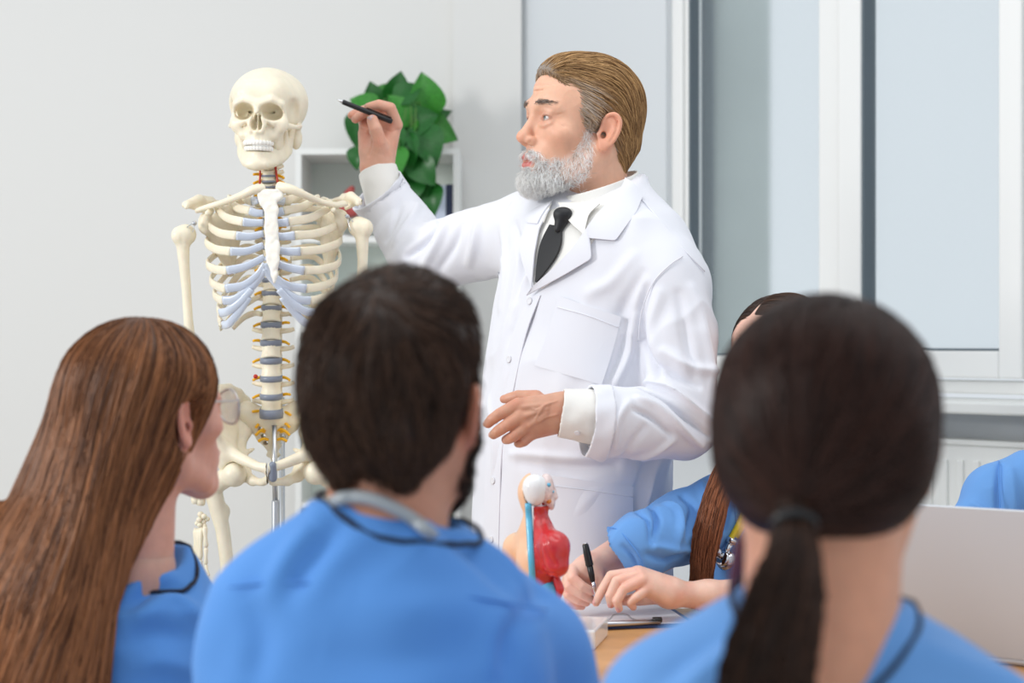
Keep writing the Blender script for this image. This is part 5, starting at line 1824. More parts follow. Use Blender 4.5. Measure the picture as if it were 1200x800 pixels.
# ---- marker pen in the raised hand
pen = empty('marker_pen', Rr(436, 133, -.03), 'black pen held up in the raised hand of the lecturer', 'pen', 'pens')
pa, pb_ = Rr(394.5, 116.5, -.05), Rr(459.5, 142.5, -.026)
ax = (pb_ - pa); Ln = np.linalg.norm(ax)
def penparts(pen, tip, end, r, body_m, tip_frac):
    ax = end - tip; Ln = np.linalg.norm(ax)
    lathe('barrel', [(r * .9, Ln * tip_frac), (r, Ln * (tip_frac + .02)), (r * 1.08, Ln * .6), (r * 1.1, Ln * .97), (r * .85, Ln), (r * .3, Ln)], tip, body_m, pen, axis=ax, seg=18)
    lathe('tip', [(.0004, 0), (.0009, Ln * .012), (r * .55, Ln * tip_frac * .6), (r * .8, Ln * tip_frac), (r * .4, Ln * (tip_frac + .01))], tip, M['chrome'], pen, axis=ax, seg=16)
penparts(pen, pa, pb_, .0052, M['black'], .105)
u = np.cross(ax / Ln, [0, 1, 0]); u /= np.linalg.norm(u); u = u if u[2] > 0 else -u
c0 = pa + ax * .52 + u * .0068 + np.array([0, -.002, 0]); c1 = pa + ax * .97 + u * .0068 + np.array([0, -.002, 0])
sweep('clip', [c0, (c0 + c1) / 2, c1], .0018, M['black'], pen, rb=.0011, seg=8)
# ------------------------------------------------------------------ the seated group
def scrub_field(lo, hi, h): return Field(np.minimum(lo, hi) - (.12, .06, 0), np.maximum(lo, hi) + (.08, .02, .13), h)
def seat_legs(F, hip, fdir, parent_m=None, k=.03, r=(.085, .07, .06)):
    """thighs and shins of a seated person (hip height .5), facing fdir"""
    f = np.array([fdir[0], fdir[1], 0.0]); f /= np.linalg.norm(f); s_ = np.array([f[1], -f[0], 0])
    out = []
    for q in (-1, 1):
        a = np.array(hip) + s_ * q * .09; kn = a + f * .42 + np.array([0, 0, .0]); an = kn + np.array([0, 0, -kn[2] + .08]) + f * .02
        F.chain([a, kn, an], [r[0], r[1], r[2]], k=k)
        out.append((a, kn, an, f))
    return out
def seated_lower(parent, hip, fdir, m):
    hip = np.array(hip, float)
    F = Field(hip + (-.62, -.62, -.52), hip + (.62, .62, .2), .014)
    ls = seat_legs(F, hip + (0, 0, .0), fdir)
    F.ell(hip + (0, 0, .03), (.17, .15, .13), k=.05)
    F.plane((0, 0, .05), (0, 0, -1))
    mesh_obj('scrub_trousers', *F.mesh(1), m, parent)
    for a, kn, an, f in ls:
        G = Field(an - .2, an + .25, .008)
        G.chain([np.array([an[0], an[1], .045]) - f * .05, np.array([an[0], an[1], .045]) + f * .05, np.array([an[0], an[1], .035]) + f * .15], [.04, .043, .032], k=.02)
        G.plane((0, 0, 0), (0, 0, -1))
        mesh_obj('shoe', *G.mesh(1), M['whitelac'], parent)
def chair(hip, fdir, label):
    hip = np.array(hip, float); f = np.array([fdir[0], fdir[1], 0.0]); f /= np.linalg.norm(f); s_ = np.array([f[1], -f[0], 0]); up = np.array([0, 0, 1.0])
    zs = hip[2] - .115
    c = empty('chair', (hip[0], hip[1], 0), label, 'chair', 'chairs round the table')
    def ob(name, ctr, hx, hy, hz, m, par=c):
        F = None
        vs = []
        for i in (-1, 1):
            for j in (-1, 1):
                for k in (-1, 1):
                    vs.append(ctr + s_ * hx * i + f * hy * j + up * hz * k)
        fs = [(0, 1, 3, 2), (4, 6, 7, 5), (0, 4, 5, 1), (2, 3, 7, 6), (0, 2, 6, 4), (1, 5, 7, 3)]
        o = mesh_obj(name, vs, fs, m, par, smooth=False)
        b_ = o.modifiers.new('bevel', 'BEVEL'); b_.width = .008; b_.segments = 2
        return o
    base = np.array([hip[0], hip[1], 0])
    ob('seat', base + up * (zs - .02) + f * .02, .21, .21, .02, M['whitelac'])
    ob('backrest', base + up * .62 - f * .245, .17, .012, .09, M['whitelac'])
    for i in (-1, 1):
        sweep('leg', [base + s_ * .18 * i + f * .2 + up * (zs - .03), base + s_ * .2 * i + f * .22], .012, M['steel'], c)
        sweep('leg', [base + s_ * .18 * i - f * .245 + up * .68, base + s_ * .18 * i - f * .23 + up * (zs - .03), base + s_ * .2 * i - f * .26], .012, M['steel'], c)
    return c

def strand_hair(parent, name, F, Vq, Qq, base_rgb, hi_rgb, n, flow, steps, step, off, wd, seed, jit=.08, dark=.5, mask=None, extra=None):
    rg = np.random.default_rng(seed)
    prob = np.ones(len(Vq)) if mask is None else mask(Vq).astype(float)
    ids = rg.choice(len(Vq), n, p=prob / prob.sum())
    pa = grow(F, Vq[ids], flow, steps, step, off, jit, seed)
    V, Q, own = strands_data(pa, rg.uniform(*wd, n))
    t = np.clip(rg.normal(.42, .27, n), 0, 1)[:, None]
    c = np.array(lin(base_rgb)) * (1 - t) + np.array(lin(hi_rgb)) * t
    if extra is not None:
        c = extra(pa[:, len(pa[0]) // 2], c, rg)
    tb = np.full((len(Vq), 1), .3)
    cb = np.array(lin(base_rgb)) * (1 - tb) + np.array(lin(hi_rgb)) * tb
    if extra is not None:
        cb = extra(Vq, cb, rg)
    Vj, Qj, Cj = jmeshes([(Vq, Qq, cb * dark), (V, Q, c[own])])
    return mesh_obj(name, Vj, Qj, M['hair'], parent, col=Cj)

# ================= man in the middle, seen from behind
ZM = 1.67
man = empty('person', P(455, 400, ZM + .05) * (1, 1, 0), 'dark-haired bearded man in blue scrubs seen from behind with grey stethoscope', 'person')
MR = rotm(rz=180 - 16) @ rotm(rx=-2)
MT = P(465, 470, ZM); MS = .97
Fm = Field(MT - (.14, .15, .24), MT + (.14, .15, .16), .0024).frame(MR, MT, MS)
sculpt_head(Fm, neck_pt=(0, .045, -.20), neck_r=.060)
Vm, Qm = Fm.mesh(1)
Lm = to_local(Vm, MR, MT, MS)
cm = skin_colors(Lm, (206, 146, 118))
ms_ = [(Vm, Qm, cm)]
Mp = lambda x, y, d=0: P(x, y, ZM + d)
# torso and arms under the top
Fb = Field(Mp(180, 1250, -.25), Mp(740, 560, .6) + .02, .010)
NKm = MT + MR @ np.array([0, .045, -.2])
Fb.cone(NKm + (0, .0, .0), Mp(450, 1000, .0), .062, .10, k=.04)
Fb.chain([Mp(330, 760, .05), Mp(270, 1000, .07), Mp(330, 1090, .33)], [.045, .04, .033], k=.03)
Fb.chain([Mp(600, 760, .1), Mp(655, 1000, .13), Mp(580, 1090, .38)], [.045, .04, .033], k=.03)
Fb.cone(Mp(450, 800, .01), Mp(330, 770, .05), .05, .045, k=.03); Fb.cone(Mp(450, 800, .01), Mp(600, 775, .1), .05, .045, k=.03)
Vb, Qb = Fb.mesh(1)
ms_.append((Vb, Qb, np.tile(lin((206, 150, 124)), (len(Vb), 1))))
Vj, Qj, Cj = jmeshes(ms_)
mesh_obj('body', Vj, Qj, M['skin'], man, col=Cj)
eyes(man, MR, MT, MS)
# hair: short, dark, lifted crown
Fq = Field(MT - (.14, .15, .16), MT + (.14, .15, .17), .0024).frame(MR, MT, MS)
Fq.ell((0, .014, .042), (.0795, .106, .088), k=0)
Fq.ell((0, -.035, .078), (.058, .058, .042), k=.03)
Fq.ell((0, .048, .0), (.073, .066, .075), k=.025)
Fq.cone((-.025, .064, -.04), (-.025, .066, -.066), .034, .016, k=.02); Fq.cone((.025, .064, -.04), (.025, .066, -.066), .034, .016, k=.02)
Fq.plane((0, -.08, .06), (0, -.88, -.48), k=.01)
for s_ in (-1, 1):
    Fq.ell((s_ * .089, .012, -.022), (.02, .020, .036), k=.006, op='sub')
    Fq.ell((s_ * .08, -.075, .01), (.035, .028, .03), k=.01, op='sub')
    Fq.chain([(s_ * .074, -.006, .02), (s_ * .0735, -.012, -.025)], [.006, .005], k=.01)
Vq, Qq = Fq.mesh(1)
Vq = Vq + Fq.grad(Vq) * (.0035 * vnoise(Vq, 26) + .002 * vnoise(Vq + 7, 55))[:, None]
whorl = MT + MR @ (np.array([-.012, .075, .098]) * MS)
def man_flow(p):
    d = p - whorl
    r = np.linalg.norm(d, axis=1, keepdims=True)
    d = d / (r + 1e-6)
    l = to_local(p, MR, MT, MS)
    sw = np.cross(np.tile([0, 0, 1.0], (len(p), 1)), d)
    d = d + sw * .45 * np.exp(-(r / .07) ** 2)
    d[:, 2] -= .5 * sstep(l[:, 1], .0, .09)
    return d + .35 * np.stack([vnoise(p, 22), vnoise(p + 5, 22), vnoise(p + 9, 22)], 1)
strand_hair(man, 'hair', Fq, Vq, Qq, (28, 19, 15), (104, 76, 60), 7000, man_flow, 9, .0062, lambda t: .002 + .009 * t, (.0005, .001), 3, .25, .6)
# beard along the jaw
wb_ = ((Lm[:, 2] < np.interp(Lm[:, 1], [-.1, -.03, .0, .012], [-.05, -.05, -.03, .0])) & (Lm[:, 2] > np.interp(Lm[:, 1], [-.1, -.04, .012], [-.14, -.118, -.08])) & (Lm[:, 1] < .010)).astype(float)
seeds = Vm[np.random.default_rng(4).choice(len(Vm), 4200, p=wb_ / wb_.sum())]
tuft('beard', Fm, seeds, lambda p: np.tile(MR @ np.array([0, -.4, -1]), (len(p), 1)), 5, .0032, lambda t: .0008 + .009 * t, [((40, 28, 22), .7), ((74, 52, 40), .3)], man, 31, (.0005, .0009), .4)
# scrub top
Fs = scrub_field(Mp(170, 1130, -.32), Mp(760, 560, .42), .0045)
MBR = rotm(ry=5) @ rotm(rz=180 - 12)
MBT = np.array([Mp(455, 400, .05)[0], ZM - .01, 0])
MBT = MBT + np.array([0, 0, 1.05]) - MBR @ np.array([0, 0, 1.05])
def zsec(py, pxc, a, b, cy=0.0, Z=ZM):
    return (CAMZ - (py - 400) * Z / FPX, -(pxc - 455) * Z / FPX, cy, a, b)
Fs.frame(MBR, MBT).loft([zsec(1120, 460, .19, .14), zsec(900, 458, .178, .14), zsec(800, 458, .18, .135), zsec(745, 457, .174, .125), zsec(695, 453, .162, .112), zsec(655, 452, .130, .098), zsec(625, 450, .098, .086), zsec(602, 448, .076, .076), zsec(588, 446, .066, .068)], k=0, p=2.3)
Fs.frame()
Fs.cone(Mp(388, 692, -.02), Mp(343, 772, -.02), .055, .066, k=.04)
Fs.chain([Mp(343, 772, -.02), Mp(312, 870, .0), Mp(298, 940, .02)], [.075, .072, .075], k=.03)
Fs.cone(Mp(540, 700, .03), Mp(597, 765, .05), .058, .070, k=.04)
Fs.chain([Mp(597, 765, .05), Mp(642, 870, .07), Mp(655, 940, .08)], [.073, .072, .075], k=.03)
# neck opening: a bowl sunk round the neck
Fs.cone(NKm + (.0, .02, .25), NKm + (.02, .03, .125), .074, .068, k=.006, op='sub')
Vs_, Qs_ = Fs.mesh(1); Ns_ = Fs.grad(Vs_)
Vs_ = folds(Vs_, Ns_, Fs, [([(372, 622), (345, 650), (318, 690)], .016, .010), ([(400, 612), (370, 650), (340, 690)], .014, -.008), ([(440, 625), (400, 650), (368, 690)], .02, .008),
     ([(520, 620), (560, 650), (600, 690)], .016, -.009), ([(540, 618), (590, 655), (630, 700)], .016, .009), ([(640, 690), (600, 740), (590, 790)], .014, -.012), ([(615, 700), (585, 745), (575, 800)], .016, .008),
     ([(290, 700), (300, 750), (290, 800)], .018, -.008), ([(420, 700), (480, 712), (560, 705)], .02, .006), ([(380, 760), (450, 775), (540, 765)], .02, -.006)], 1.2, 2.4)
Vs_ = cloth_noise(Vs_, Ns_, .012, (7, 17), (1, 0, .5), .5)
top = mesh_obj('scrub_top', Vs_, Qs_, M['scrub2'], man)
seam(Fs, [(262, 688), (340, 682), (440, 690), (540, 698), (640, 715)], 1.2, 2.2, .0013, 'yoke_seam', M['scrub2'], top, .001)
# neck trim: ring lying in the opening
rp_ = rim_path(Fs, NKm + (.014, .022, 0), .080, NKm[2], NKm[2] + .2)
sweep('neck_trim', rp_, .0028, M['trim'], top, seg=8)
hipm = np.array([Mp(460, 400)[0], ZM + .03, .52])
seated_lower(man, hipm, (.2, 1), M['scrub2'])
chair(hipm, (.2, 1), 'white shell chair under the dark-haired man with the grey stethoscope')
# grey stethoscope tube round his neck
M['greytube'] = mat('grey_tube', (168, 174, 178), 0.3)
st = empty('stethoscope', tuple(NKm), 'grey stethoscope tube lying round the neck of the dark-haired man', 'stethoscope', 'stethoscopes')
def both(x, y, lift):
    q1, o1 = Fm.ray([x], [y], 1.3, 2.0); q2, o2 = Fs.ray([x], [y], 1.3, 2.0)
    c = [q[0] for q, o in ((q1, o1), (q2, o2)) if o[0]]
    c = min(c, key=lambda p: p[1]) if c else Mp(x, y, -.04)
    return c + np.array([0, -lift, lift * .3])
tp = [Mp(375, 640, .1), Mp(374, 604, .03)] + [both(x, y, .008) for x, y in ((396, 588), (416, 584), (438, 587), (462, 597), (486, 611), (504, 626))] + [Mp(520, 642, .03), Mp(528, 680, .08), Mp(530, 740, .14), Mp(520, 800, .17)]
sweep('tube', catmull(tp, 8), .0062, M['greytube'], st, seg=12)
tp2 = [Mp(372, 640, .14), Mp(380, 700, .2), Mp(400, 790, .22)]
sweep('binaural', catmull(tp2, 6), .0035, M['chrome'], st, seg=10)
lathe('chest_piece', [(.004, 0), (.02, 0), (.022, .006), (.012, .012), (.004, .013)], Mp(520, 800, .21), M['chrome'], st, axis=(0, 1, .2), seg=20)

# ================= woman on the right, ponytail, from behind
ZP = 1.40
pw = empty('person', P(968, 400, ZP + .05) * (1, 1, 0), 'woman with dark ponytail in light blue scrubs seen from behind', 'person')
Pp = lambda x, y, d=0: P(x, y, ZP + d)
WR_ = rotm(rz=180 - 14) @ rotm(rx=4)
WT = Pp(969, 514); WS = .975
Fw = Field(WT - (.14, .15, .24), WT + (.14, .15, .15), .0024).frame(WR_, WT, WS)
sculpt_head(Fw, fem=True, neck_pt=(.004, .03, -.19), neck_r=.063)
Vw, Qw = Fw.mesh(1)
cw = skin_colors(to_local(Vw, WR_, WT, WS), (218, 156, 126), True)
NKw = WT + WR_ @ np.array([0, .03, -.19])
Fb = Field(Pp(680, 1300, -.25), Pp(1300, 640, .6), .010)
Fb.cone(NKw + (0, .0, .0), Pp(975, 1150, .02), .058, .09, k=.04)
Fb.chain([Pp(795, 870, .06), Pp(745, 1130, .09), Pp(830, 1230, .36)], [.04, .035, .03], k=.03)
Fb.chain([Pp(1155, 880, .06), Pp(1200, 1130, .09), Pp(1110, 1230, .36)], [.04, .035, .03], k=.03)
Fb.cone(Pp(975, 900, .03), Pp(795, 870, .06), .045, .04, k=.03); Fb.cone(Pp(975, 900, .03), Pp(1155, 880, .06), .045, .04, k=.03)
Vb, Qb = Fb.mesh(1)
Vj, Qj, Cj = jmeshes([(Vw, Qw, cw), (Vb, Qb, np.tile(lin((218, 160, 132)), (len(Vb), 1)))])
mesh_obj('body', Vj, Qj, M['skin'], pw, col=Cj)
eyes(pw, WR_, WT, WS)
Fq = Field(WT - (.16, .17, .16), WT + (.16, .17, .15), .0026).frame(WR_, WT, WS)
Fq.ell((0, .012, .030), (.092, .108, .090), k=0)
Fq.ell((0, .04, -.018), (.086, .078, .072), k=.03)
Fq.ell((0, .075, -.055), (.045, .036, .035), k=.03)
Fq.plane((0, -.075, .055), (0, -.88, -.47), k=.01)
for s_ in (-1, 1):
    Fq.ell((s_ * .094, .0, -.045), (.022, .022, .03), k=.01, op='sub')
Fq.plane((0, .02, -.088), (0, .15, -1), k=.02)
Vq, Qq = Fq.mesh(1)
tie_pt = Pp(930, 607, -.118)
def pony_flow(p):
    d = tie_pt - p
    return d / (np.linalg.norm(d, axis=1, keepdims=True) + 1e-6)
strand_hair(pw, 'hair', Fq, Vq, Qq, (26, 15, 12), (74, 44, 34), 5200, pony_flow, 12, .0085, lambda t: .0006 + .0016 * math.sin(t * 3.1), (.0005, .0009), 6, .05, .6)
# ponytail: tapering bundle
pt_path = catmull([tie_pt + (0, .012, .008), Pp(930, 628, -.124), Pp(926, 675, -.142), Pp(912, 735, -.152), Pp(895, 810, -.152), Pp(880, 900, -.15)], 10)
rad_p = np.interp(np.linspace(0, 1, len(pt_path)), [0, .08, .25, .5, .8, 1], [.012, .0135, .017, .027, .034, .022])
v0, f0 = sweep_data(pt_path, rad_p, seg=22)
rg = np.random.default_rng(8)
npt = 2200
ang0 = rg.uniform(0, 2 * math.pi, npt); rr = np.sqrt(rg.uniform(.5, 1.1, npt))
T_ = np.gradient(pt_path, axis=0); T_ /= np.linalg.norm(T_, axis=1, keepdims=True)
S1 = np.cross(T_, [0, 1, 0]); S1 /= np.linalg.norm(S1, axis=1, keepdims=True); S2 = np.cross(T_, S1)
idx_ = np.linspace(0, len(pt_path) - 1, 14).astype(int)
pp = np.stack([pt_path[i] + (np.cos(ang0 + i * .012) * rr * rad_p[i])[:, None] * S1[i] + (np.sin(ang0 + i * .012) * rr * rad_p[i])[:, None] * S2[i] for i in idx_], 1)
pp += rg.normal(0, .0012, pp.shape) * np.linspace(.2, 2, 14)[None, :, None]
V, Q, own = strands_data(pp, rg.uniform(.0005, .0009, npt))
t = np.clip(rg.normal(.4, .3, npt), 0, 1)[:, None]
c = np.array(lin((30, 20, 16))) * (1 - t) + np.array(lin((86, 58, 44))) * t
qf = np.array([f for f in f0 if len(f) == 4])
Vj, Qj, Cj = jmeshes([(v0, qf, np.tile(np.array(lin((26, 18, 15))), (len(v0), 1))), (V, Q, c[own])])
mesh_obj('ponytail', Vj, Qj, M['hair'], pw, col=Cj)
ht = [tie_pt + S1[2] * math.cos(a) * .0145 + S2[2] * math.sin(a) * .0145 + T_[2] * .006 for a in np.linspace(0, 2 * math.pi, 26)]
sweep('hair_tie', ht, .0042, M['black'], pw, seg=10)
# scrub top
Fs = scrub_field(Pp(650, 1300, -.3), Pp(1330, 650, .42), .0045)
WBR = rotm(ry=5) @ rotm(rz=180 - 4); WBT = np.array([Pp(975, 400, .0)[0], ZP + .0, 0])
WBT = WBT + np.array([0, 0, 1.02]) - WBR @ np.array([0, 0, 1.02])
def wsec(py, pxc, a, b): return (CAMZ - (py - 38 - 400) * ZP / FPX, -(pxc - 975) * ZP / FPX, 0, a, b)
Fs.frame(WBR, WBT).loft([wsec(1280, 975, .17, .125), wsec(1050, 975, .16, .12), wsec(900, 972, .165, .115), wsec(840, 970, .15, .108), wsec(800, 968, .125, .096), wsec(768, 967, .098, .086), wsec(745, 966, .076, .078), wsec(732, 966, .066, .072)], k=0, p=2.3)
Fs.frame()
Fs.cone(Pp(872, 778, .0), Pp(792, 838, .0), .05, .058, k=.04)
Fs.chain([Pp(792, 838, .0), Pp(752, 950, .03), Pp(735, 1040, .04)], [.062, .062, .064], k=.03)
Fs.cone(Pp(1075, 818, .0), Pp(1160, 880, .0), .05, .058, k=.04)
Fs.chain([Pp(1160, 880, .0), Pp(1198, 970, .03), Pp(1215, 1050, .04)], [.062, .062, .064], k=.03)
Fs.cone(NKw + (0, .01, .2), NKw + (.003, .012, .108), .072, .068, k=.006, op='sub')
Vs_, Qs_ = Fs.mesh(1); Ns_ = Fs.grad(Vs_)
Vs_ = folds(Vs_, Ns_, Fs, [([(880, 745), (840, 770), (800, 800)], .016, .010), ([(860, 735), (815, 765), (770, 800)], .016, -.008), ([(1080, 760), (1120, 775), (1180, 798)], .016, .008)], 1.0, 2.0)
Vs_ = cloth_noise(Vs_, Ns_, .010, (7, 17), (1, 0, .5), .5)
top = mesh_obj('scrub_top', Vs_, Qs_, M['scrub'], pw)
sweep('neck_trim', rim_path(Fs, NKw + (.003, .012, 0), .0745, NKw[2] - .02, NKw[2] + .2, lift=.0005), .0024, M['trim'], top, seg=8)
hipw = np.array([WBT[0] + .06, WBT[1] - .02, .52])
seated_lower(pw, hipw, (0, 1), M['scrub'])
chair(hipw, (0, 1), 'white shell chair under the woman with the dark ponytail')
# burgundy stethoscope in front of her shoulder
M['burgundy'] = mat('burgundy_tube', (84, 34, 46), 0.25)
st = empty('stethoscope', tuple(Pp(885, 640, .0)), 'burgundy stethoscope tube over the shoulder of the ponytailed woman', 'stethoscope', 'stethoscopes')
tp = [Pp(1045, 760, .12), Pp(1040, 720, .06), Pp(1010, 712, .0), Pp(960, 712, -.02), Pp(905, 700, .0), Pp(884, 660, .045), Pp(884, 634, .075), Pp(878, 660, .1), Pp(872, 700, .12), Pp(868, 760, .16), Pp(872, 860, .2)]
tp = [Pp(880, 622, .02), Pp(874, 640, .03), Pp(868, 668, .04), Pp(864, 700, .05), Pp(864, 740, .08), Pp(870, 820, .14)]
sweep('tube', catmull(tp, 8), [.0075, .010, .0095, .0085, .008, .008], M['burgundy'], st, seg=12)
tq = [Pp(880, 622, .02), Pp(886, 640, .0), Pp(896, 690, -.02), Pp(915, 712, -.0), Pp(960, 726, -.0), Pp(1010, 728, .01), Pp(1040, 735, .06), Pp(1050, 800, .14)]
sweep('tube_loop', catmull(tq, 8), .0052, M['burgundy'], st, seg=10)
lathe('chest_piece', [(.004, 0), (.02, 0), (.022, .006), (.012, .012), (.004, .013)], Pp(877, 832, .17), M['chrome'], st, axis=(0, 1, .2), seg=20)

# ================= woman on the left with long brown hair and glasses
ZW = 2.2
lw = empty('person', P(160, 400, ZW) * (1, 1, 0), 'woman with long straight brown hair and glasses in blue scrubs', 'person')
Wp = lambda x, y, d=0: P(x, y, ZW + d)
LR = rotm(rz=90 + 50) @ rotm(rx=-4)
LT = Wp(174, 480); LS = .985
Fw = Field(LT - (.15, .15, .25), LT + (.15, .15, .15), .0022).frame(LR, LT, LS)
sculpt_head(Fw, fem=True, neck_pt=(0, .035, -.20), neck_r=.049)
Vw, Qw = Fw.mesh(1)
cw = skin_colors(to_local(Vw, LR, LT, LS), (216, 160, 140), True)
NKl = LT + LR @ np.array([0, .035, -.2])
Fb = Field(Wp(-60, 1000, -.3), Wp(330, 580, .5), .010)
Fb.cone(NKl + (0, 0, .0), Wp(120, 900, .04), .052, .09, k=.04)
Fb.chain([Wp(190, 755, .03), Wp(214, 900, .07), Wp(300, 950, .3)], [.04, .035, .03], k=.03)
Fb.chain([Wp(40, 735, .05), Wp(10, 900, .08), Wp(60, 950, .3)], [.045, .038, .03], k=.03)
Fb.cone(Wp(125, 780, .04), Wp(190, 755, .03), .045, .04, k=.03); Fb.cone(Wp(125, 780, .04), Wp(40, 740, .06), .045, .04, k=.03)
Vb, Qb = Fb.mesh(1)
Vj, Qj, Cj = jmeshes([(Vw, Qw, cw), (Vb, Qb, np.tile(lin((216, 165, 145)), (len(Vb), 1)))])
mesh_obj('body', Vj, Qj, M['skin'], lw, col=Cj)
eyes(lw, LR, LT, LS)
# hair: cap plus the long sheet down the back
Fq = Field(Wp(-40, 1010, -.22), LT + (.15, .22, .16), .0032)
Fq.frame(LR, LT, LS)
Fq.ell((0, .012, .034), (.083, .106, .088), k=0)
Fq.ell((0, .045, -.02), (.076, .068, .08), k=.03)
Fq.plane((0, -.07, .06), (0, -.90, -.43), k=.008)
for s_ in (-1, 1):
    Fq.ell((s_ * .095, -.012, -.03), (.024, .030, .045), k=.006, op='sub')
Fq.frame()
hp = [(160, 445, -.045), (126, 525, -.055), (96, 590, -.07), (66, 645, -.095), (44, 705, -.12), (32, 800, -.135), (30, 900, -.135), (30, 960, -.13)]
half = [50, 52, 58, 62, 66, 70, 70, 62]
for j in range(-4, 5):
    u = j / 4
    pts = [Wp(x + half[i] * u, y + 6 * u * u, d + .05 * (u * u) * (.6 if i < 3 else .4) - .012 * (1 - u * u)) for i, (x, y, d) in enumerate(hp)]
    Fq.chain(pts, [.036, .034, .028, .0245, .023, .022, .02, .014], k=.03)
Fq.frame(LR, LT, LS)
Fq.ell((0, -.09, -.06), (.085, .085, .075), k=.008, op='sub')
Fq.ell((.10, -.005, -.035), (.032, .034, .05), k=.006, op='sub')
Fq.ell((-.098, .0, -.022), (.034, .034, .046), k=.006, op='sub')
Fq.frame()
Vq, Qq = Fq.mesh(1)
# locks: grooves running down the sheet
part_c = LT + LR @ np.array([0, -.02, .125])
crown = LT + LR @ (np.array([0.0, .02, .12]))
def long_flow(p):
    l = to_local(p, LR, LT, LS)
    d = np.zeros_like(p)
    hi_ = sstep(p[:, 2], LT[2] - .02, LT[2] + .09)
    rad_ = p - crown; rad_[:, 2] = -.02
    rad_ /= np.linalg.norm(rad_, axis=1, keepdims=True) + 1e-6
    back = LR @ np.array([0, 1.0, 0])
    down = np.tile([-.22, -.10, -1.0], (len(p), 1))
    low = sstep(-p[:, 2], -(LT[2] - .12), -(LT[2] - .25))
    down[:, 0] -= .12 * low
    return down + hi_[:, None] * (rad_ * .9 + back * .35)
def brown(p, c, rg):
    w_ = (sstep(-p[:, 2], -(LT[2] + .02), -(LT[2] - .35)))[:, None]
    return c * (1 + .35 * w_)
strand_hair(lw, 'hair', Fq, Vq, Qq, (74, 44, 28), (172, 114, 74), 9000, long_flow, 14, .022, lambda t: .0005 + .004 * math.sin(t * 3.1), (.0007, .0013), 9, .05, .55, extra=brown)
# scrub top
Fs = scrub_field(Wp(-80, 1000, -.25), Wp(340, 600, .45), .0045)
LBR = rotm(rz=128 + 10); LBT = np.array([Wp(118, 400)[0], ZW + .04, 0])
def lsec(py, pxc, a, b):
    z = CAMZ - (py - 400) * (ZW + .04) / FPX; dx = (pxc - 118) * (ZW + .04) / FPX
    v_ = LBR.T @ np.array([dx, 0, 0]); return (z, v_[0], v_[1], a, b)
Fs.frame(LBR, LBT).loft([lsec(990, 112, .17, .125), lsec(880, 114, .165, .122), lsec(800, 118, .17, .118), lsec(740, 122, .168, .11), lsec(700, 130, .15, .1), lsec(675, 140, .115, .085), lsec(655, 150, .08, .07), lsec(640, 155, .062, .06)], k=0, p=2.3)
Fs.frame()
Fs.cone(Wp(165, 700, .02), Wp(188, 745, .02), .058, .064, k=.04)
Fs.chain([Wp(188, 745, .02), Wp(204, 830, .04), Wp(215, 900, .06)], [.066, .066, .068], k=.03)
Fs.cone(Wp(90, 705, .06), Wp(48, 745, .08), .058, .064, k=.04)
Fs.chain([Wp(48, 745, .08), Wp(30, 830, .1), Wp(24, 900, .1)], [.066, .064, .066], k=.03)
Fs.cone(NKl + (0, 0, .2), NKl + (.01, .01, .045), .064, .060, k=.006, op='sub')
Vs_, Qs_ = Fs.mesh(1); Ns_ = Fs.grad(Vs_)
Vs_ = folds(Vs_, Ns_, Fs, [([(140, 700), (170, 680), (200, 672)], .010, .010), ([(150, 712), (176, 690), (210, 688)], .010, -.014), ([(168, 720), (200, 700), (228, 716)], .012, .010), ([(150, 750), (180, 740), (220, 745)], .014, -.008), ([(160, 780), (190, 775), (225, 785)], .014, .008)], 1.8, 2.7)
Vs_ = cloth_noise(Vs_, Ns_, .009, (9, 22), (1, 0, .4), .5)
top = mesh_obj('scrub_top', Vs_, Qs_, M['scrub2'], lw)
sweep('neck_trim', rim_path(Fs, NKl + (.008, .008, 0), .069, NKl[2] - .03, NKl[2] + .2), .0028, M['trim'], top, seg=8)
hipl = np.array([LBT[0] + .0, LBT[1] + .02, .50])
seated_lower(lw, hipl, (.8, .6), M['scrub2'])
chair(hipl, (.8, .6), 'white shell chair under the woman with glasses and long hair')
# glasses
gl = empty('glasses', tuple(LT), 'thin wire rimmed glasses worn by the long-haired woman', 'glasses')
def Lq(p): return LT + LR @ (np.array(p, float) * LS)
M['lens'] = mat('lens_glass', (250, 250, 246), 0.02, trans=1.0, alpha=.35)
for s_ in (-1, 1):
    rim = [Lq((s_ * .033 + math.cos(a) * .0255, -.112 + abs(math.cos(a)) * .002 + (.006 if math.cos(a) * s_ > 0 else 0) * abs(math.cos(a)), -.006 + math.sin(a) * .0235)) for a in np.linspace(0, 2 * math.pi, 33)]
    sweep('rim', rim, .0013, M['steel'], gl, seg=8)
    c = np.mean(rim[:-1], 0)
    off_ = LR @ np.array([0, .0004, 0])
    V = np.vstack([[c + off_], [c - off_], np.array(rim[:-1]) + off_, np.array(rim[:-1]) - off_]); n = 32
    fs = [(0, 2 + (i + 1) % n, 2 + i) for i in range(n)] + [(1, 2 + n + i, 2 + n + (i + 1) % n) for i in range(n)]
    mesh_obj('lens', V, fs, M['lens'], gl)
    sweep('temple_arm', catmull([Lq((s_ * .060, -.104, .004)), Lq((s_ * .070, -.07, .006)), Lq((s_ * .0775, .0, .010)), Lq((s_ * .079, .02, .004)), Lq((s_ * .077, .03, -.015))], 5), .0013, M['steel'], gl, seg=8)
sweep('bridge', catmull([Lq((-.0085, -.113, .0)), Lq((0, -.117, .004)), Lq((.0085, -.113, .0))], 5), .0013, M['steel'], gl, seg=8)
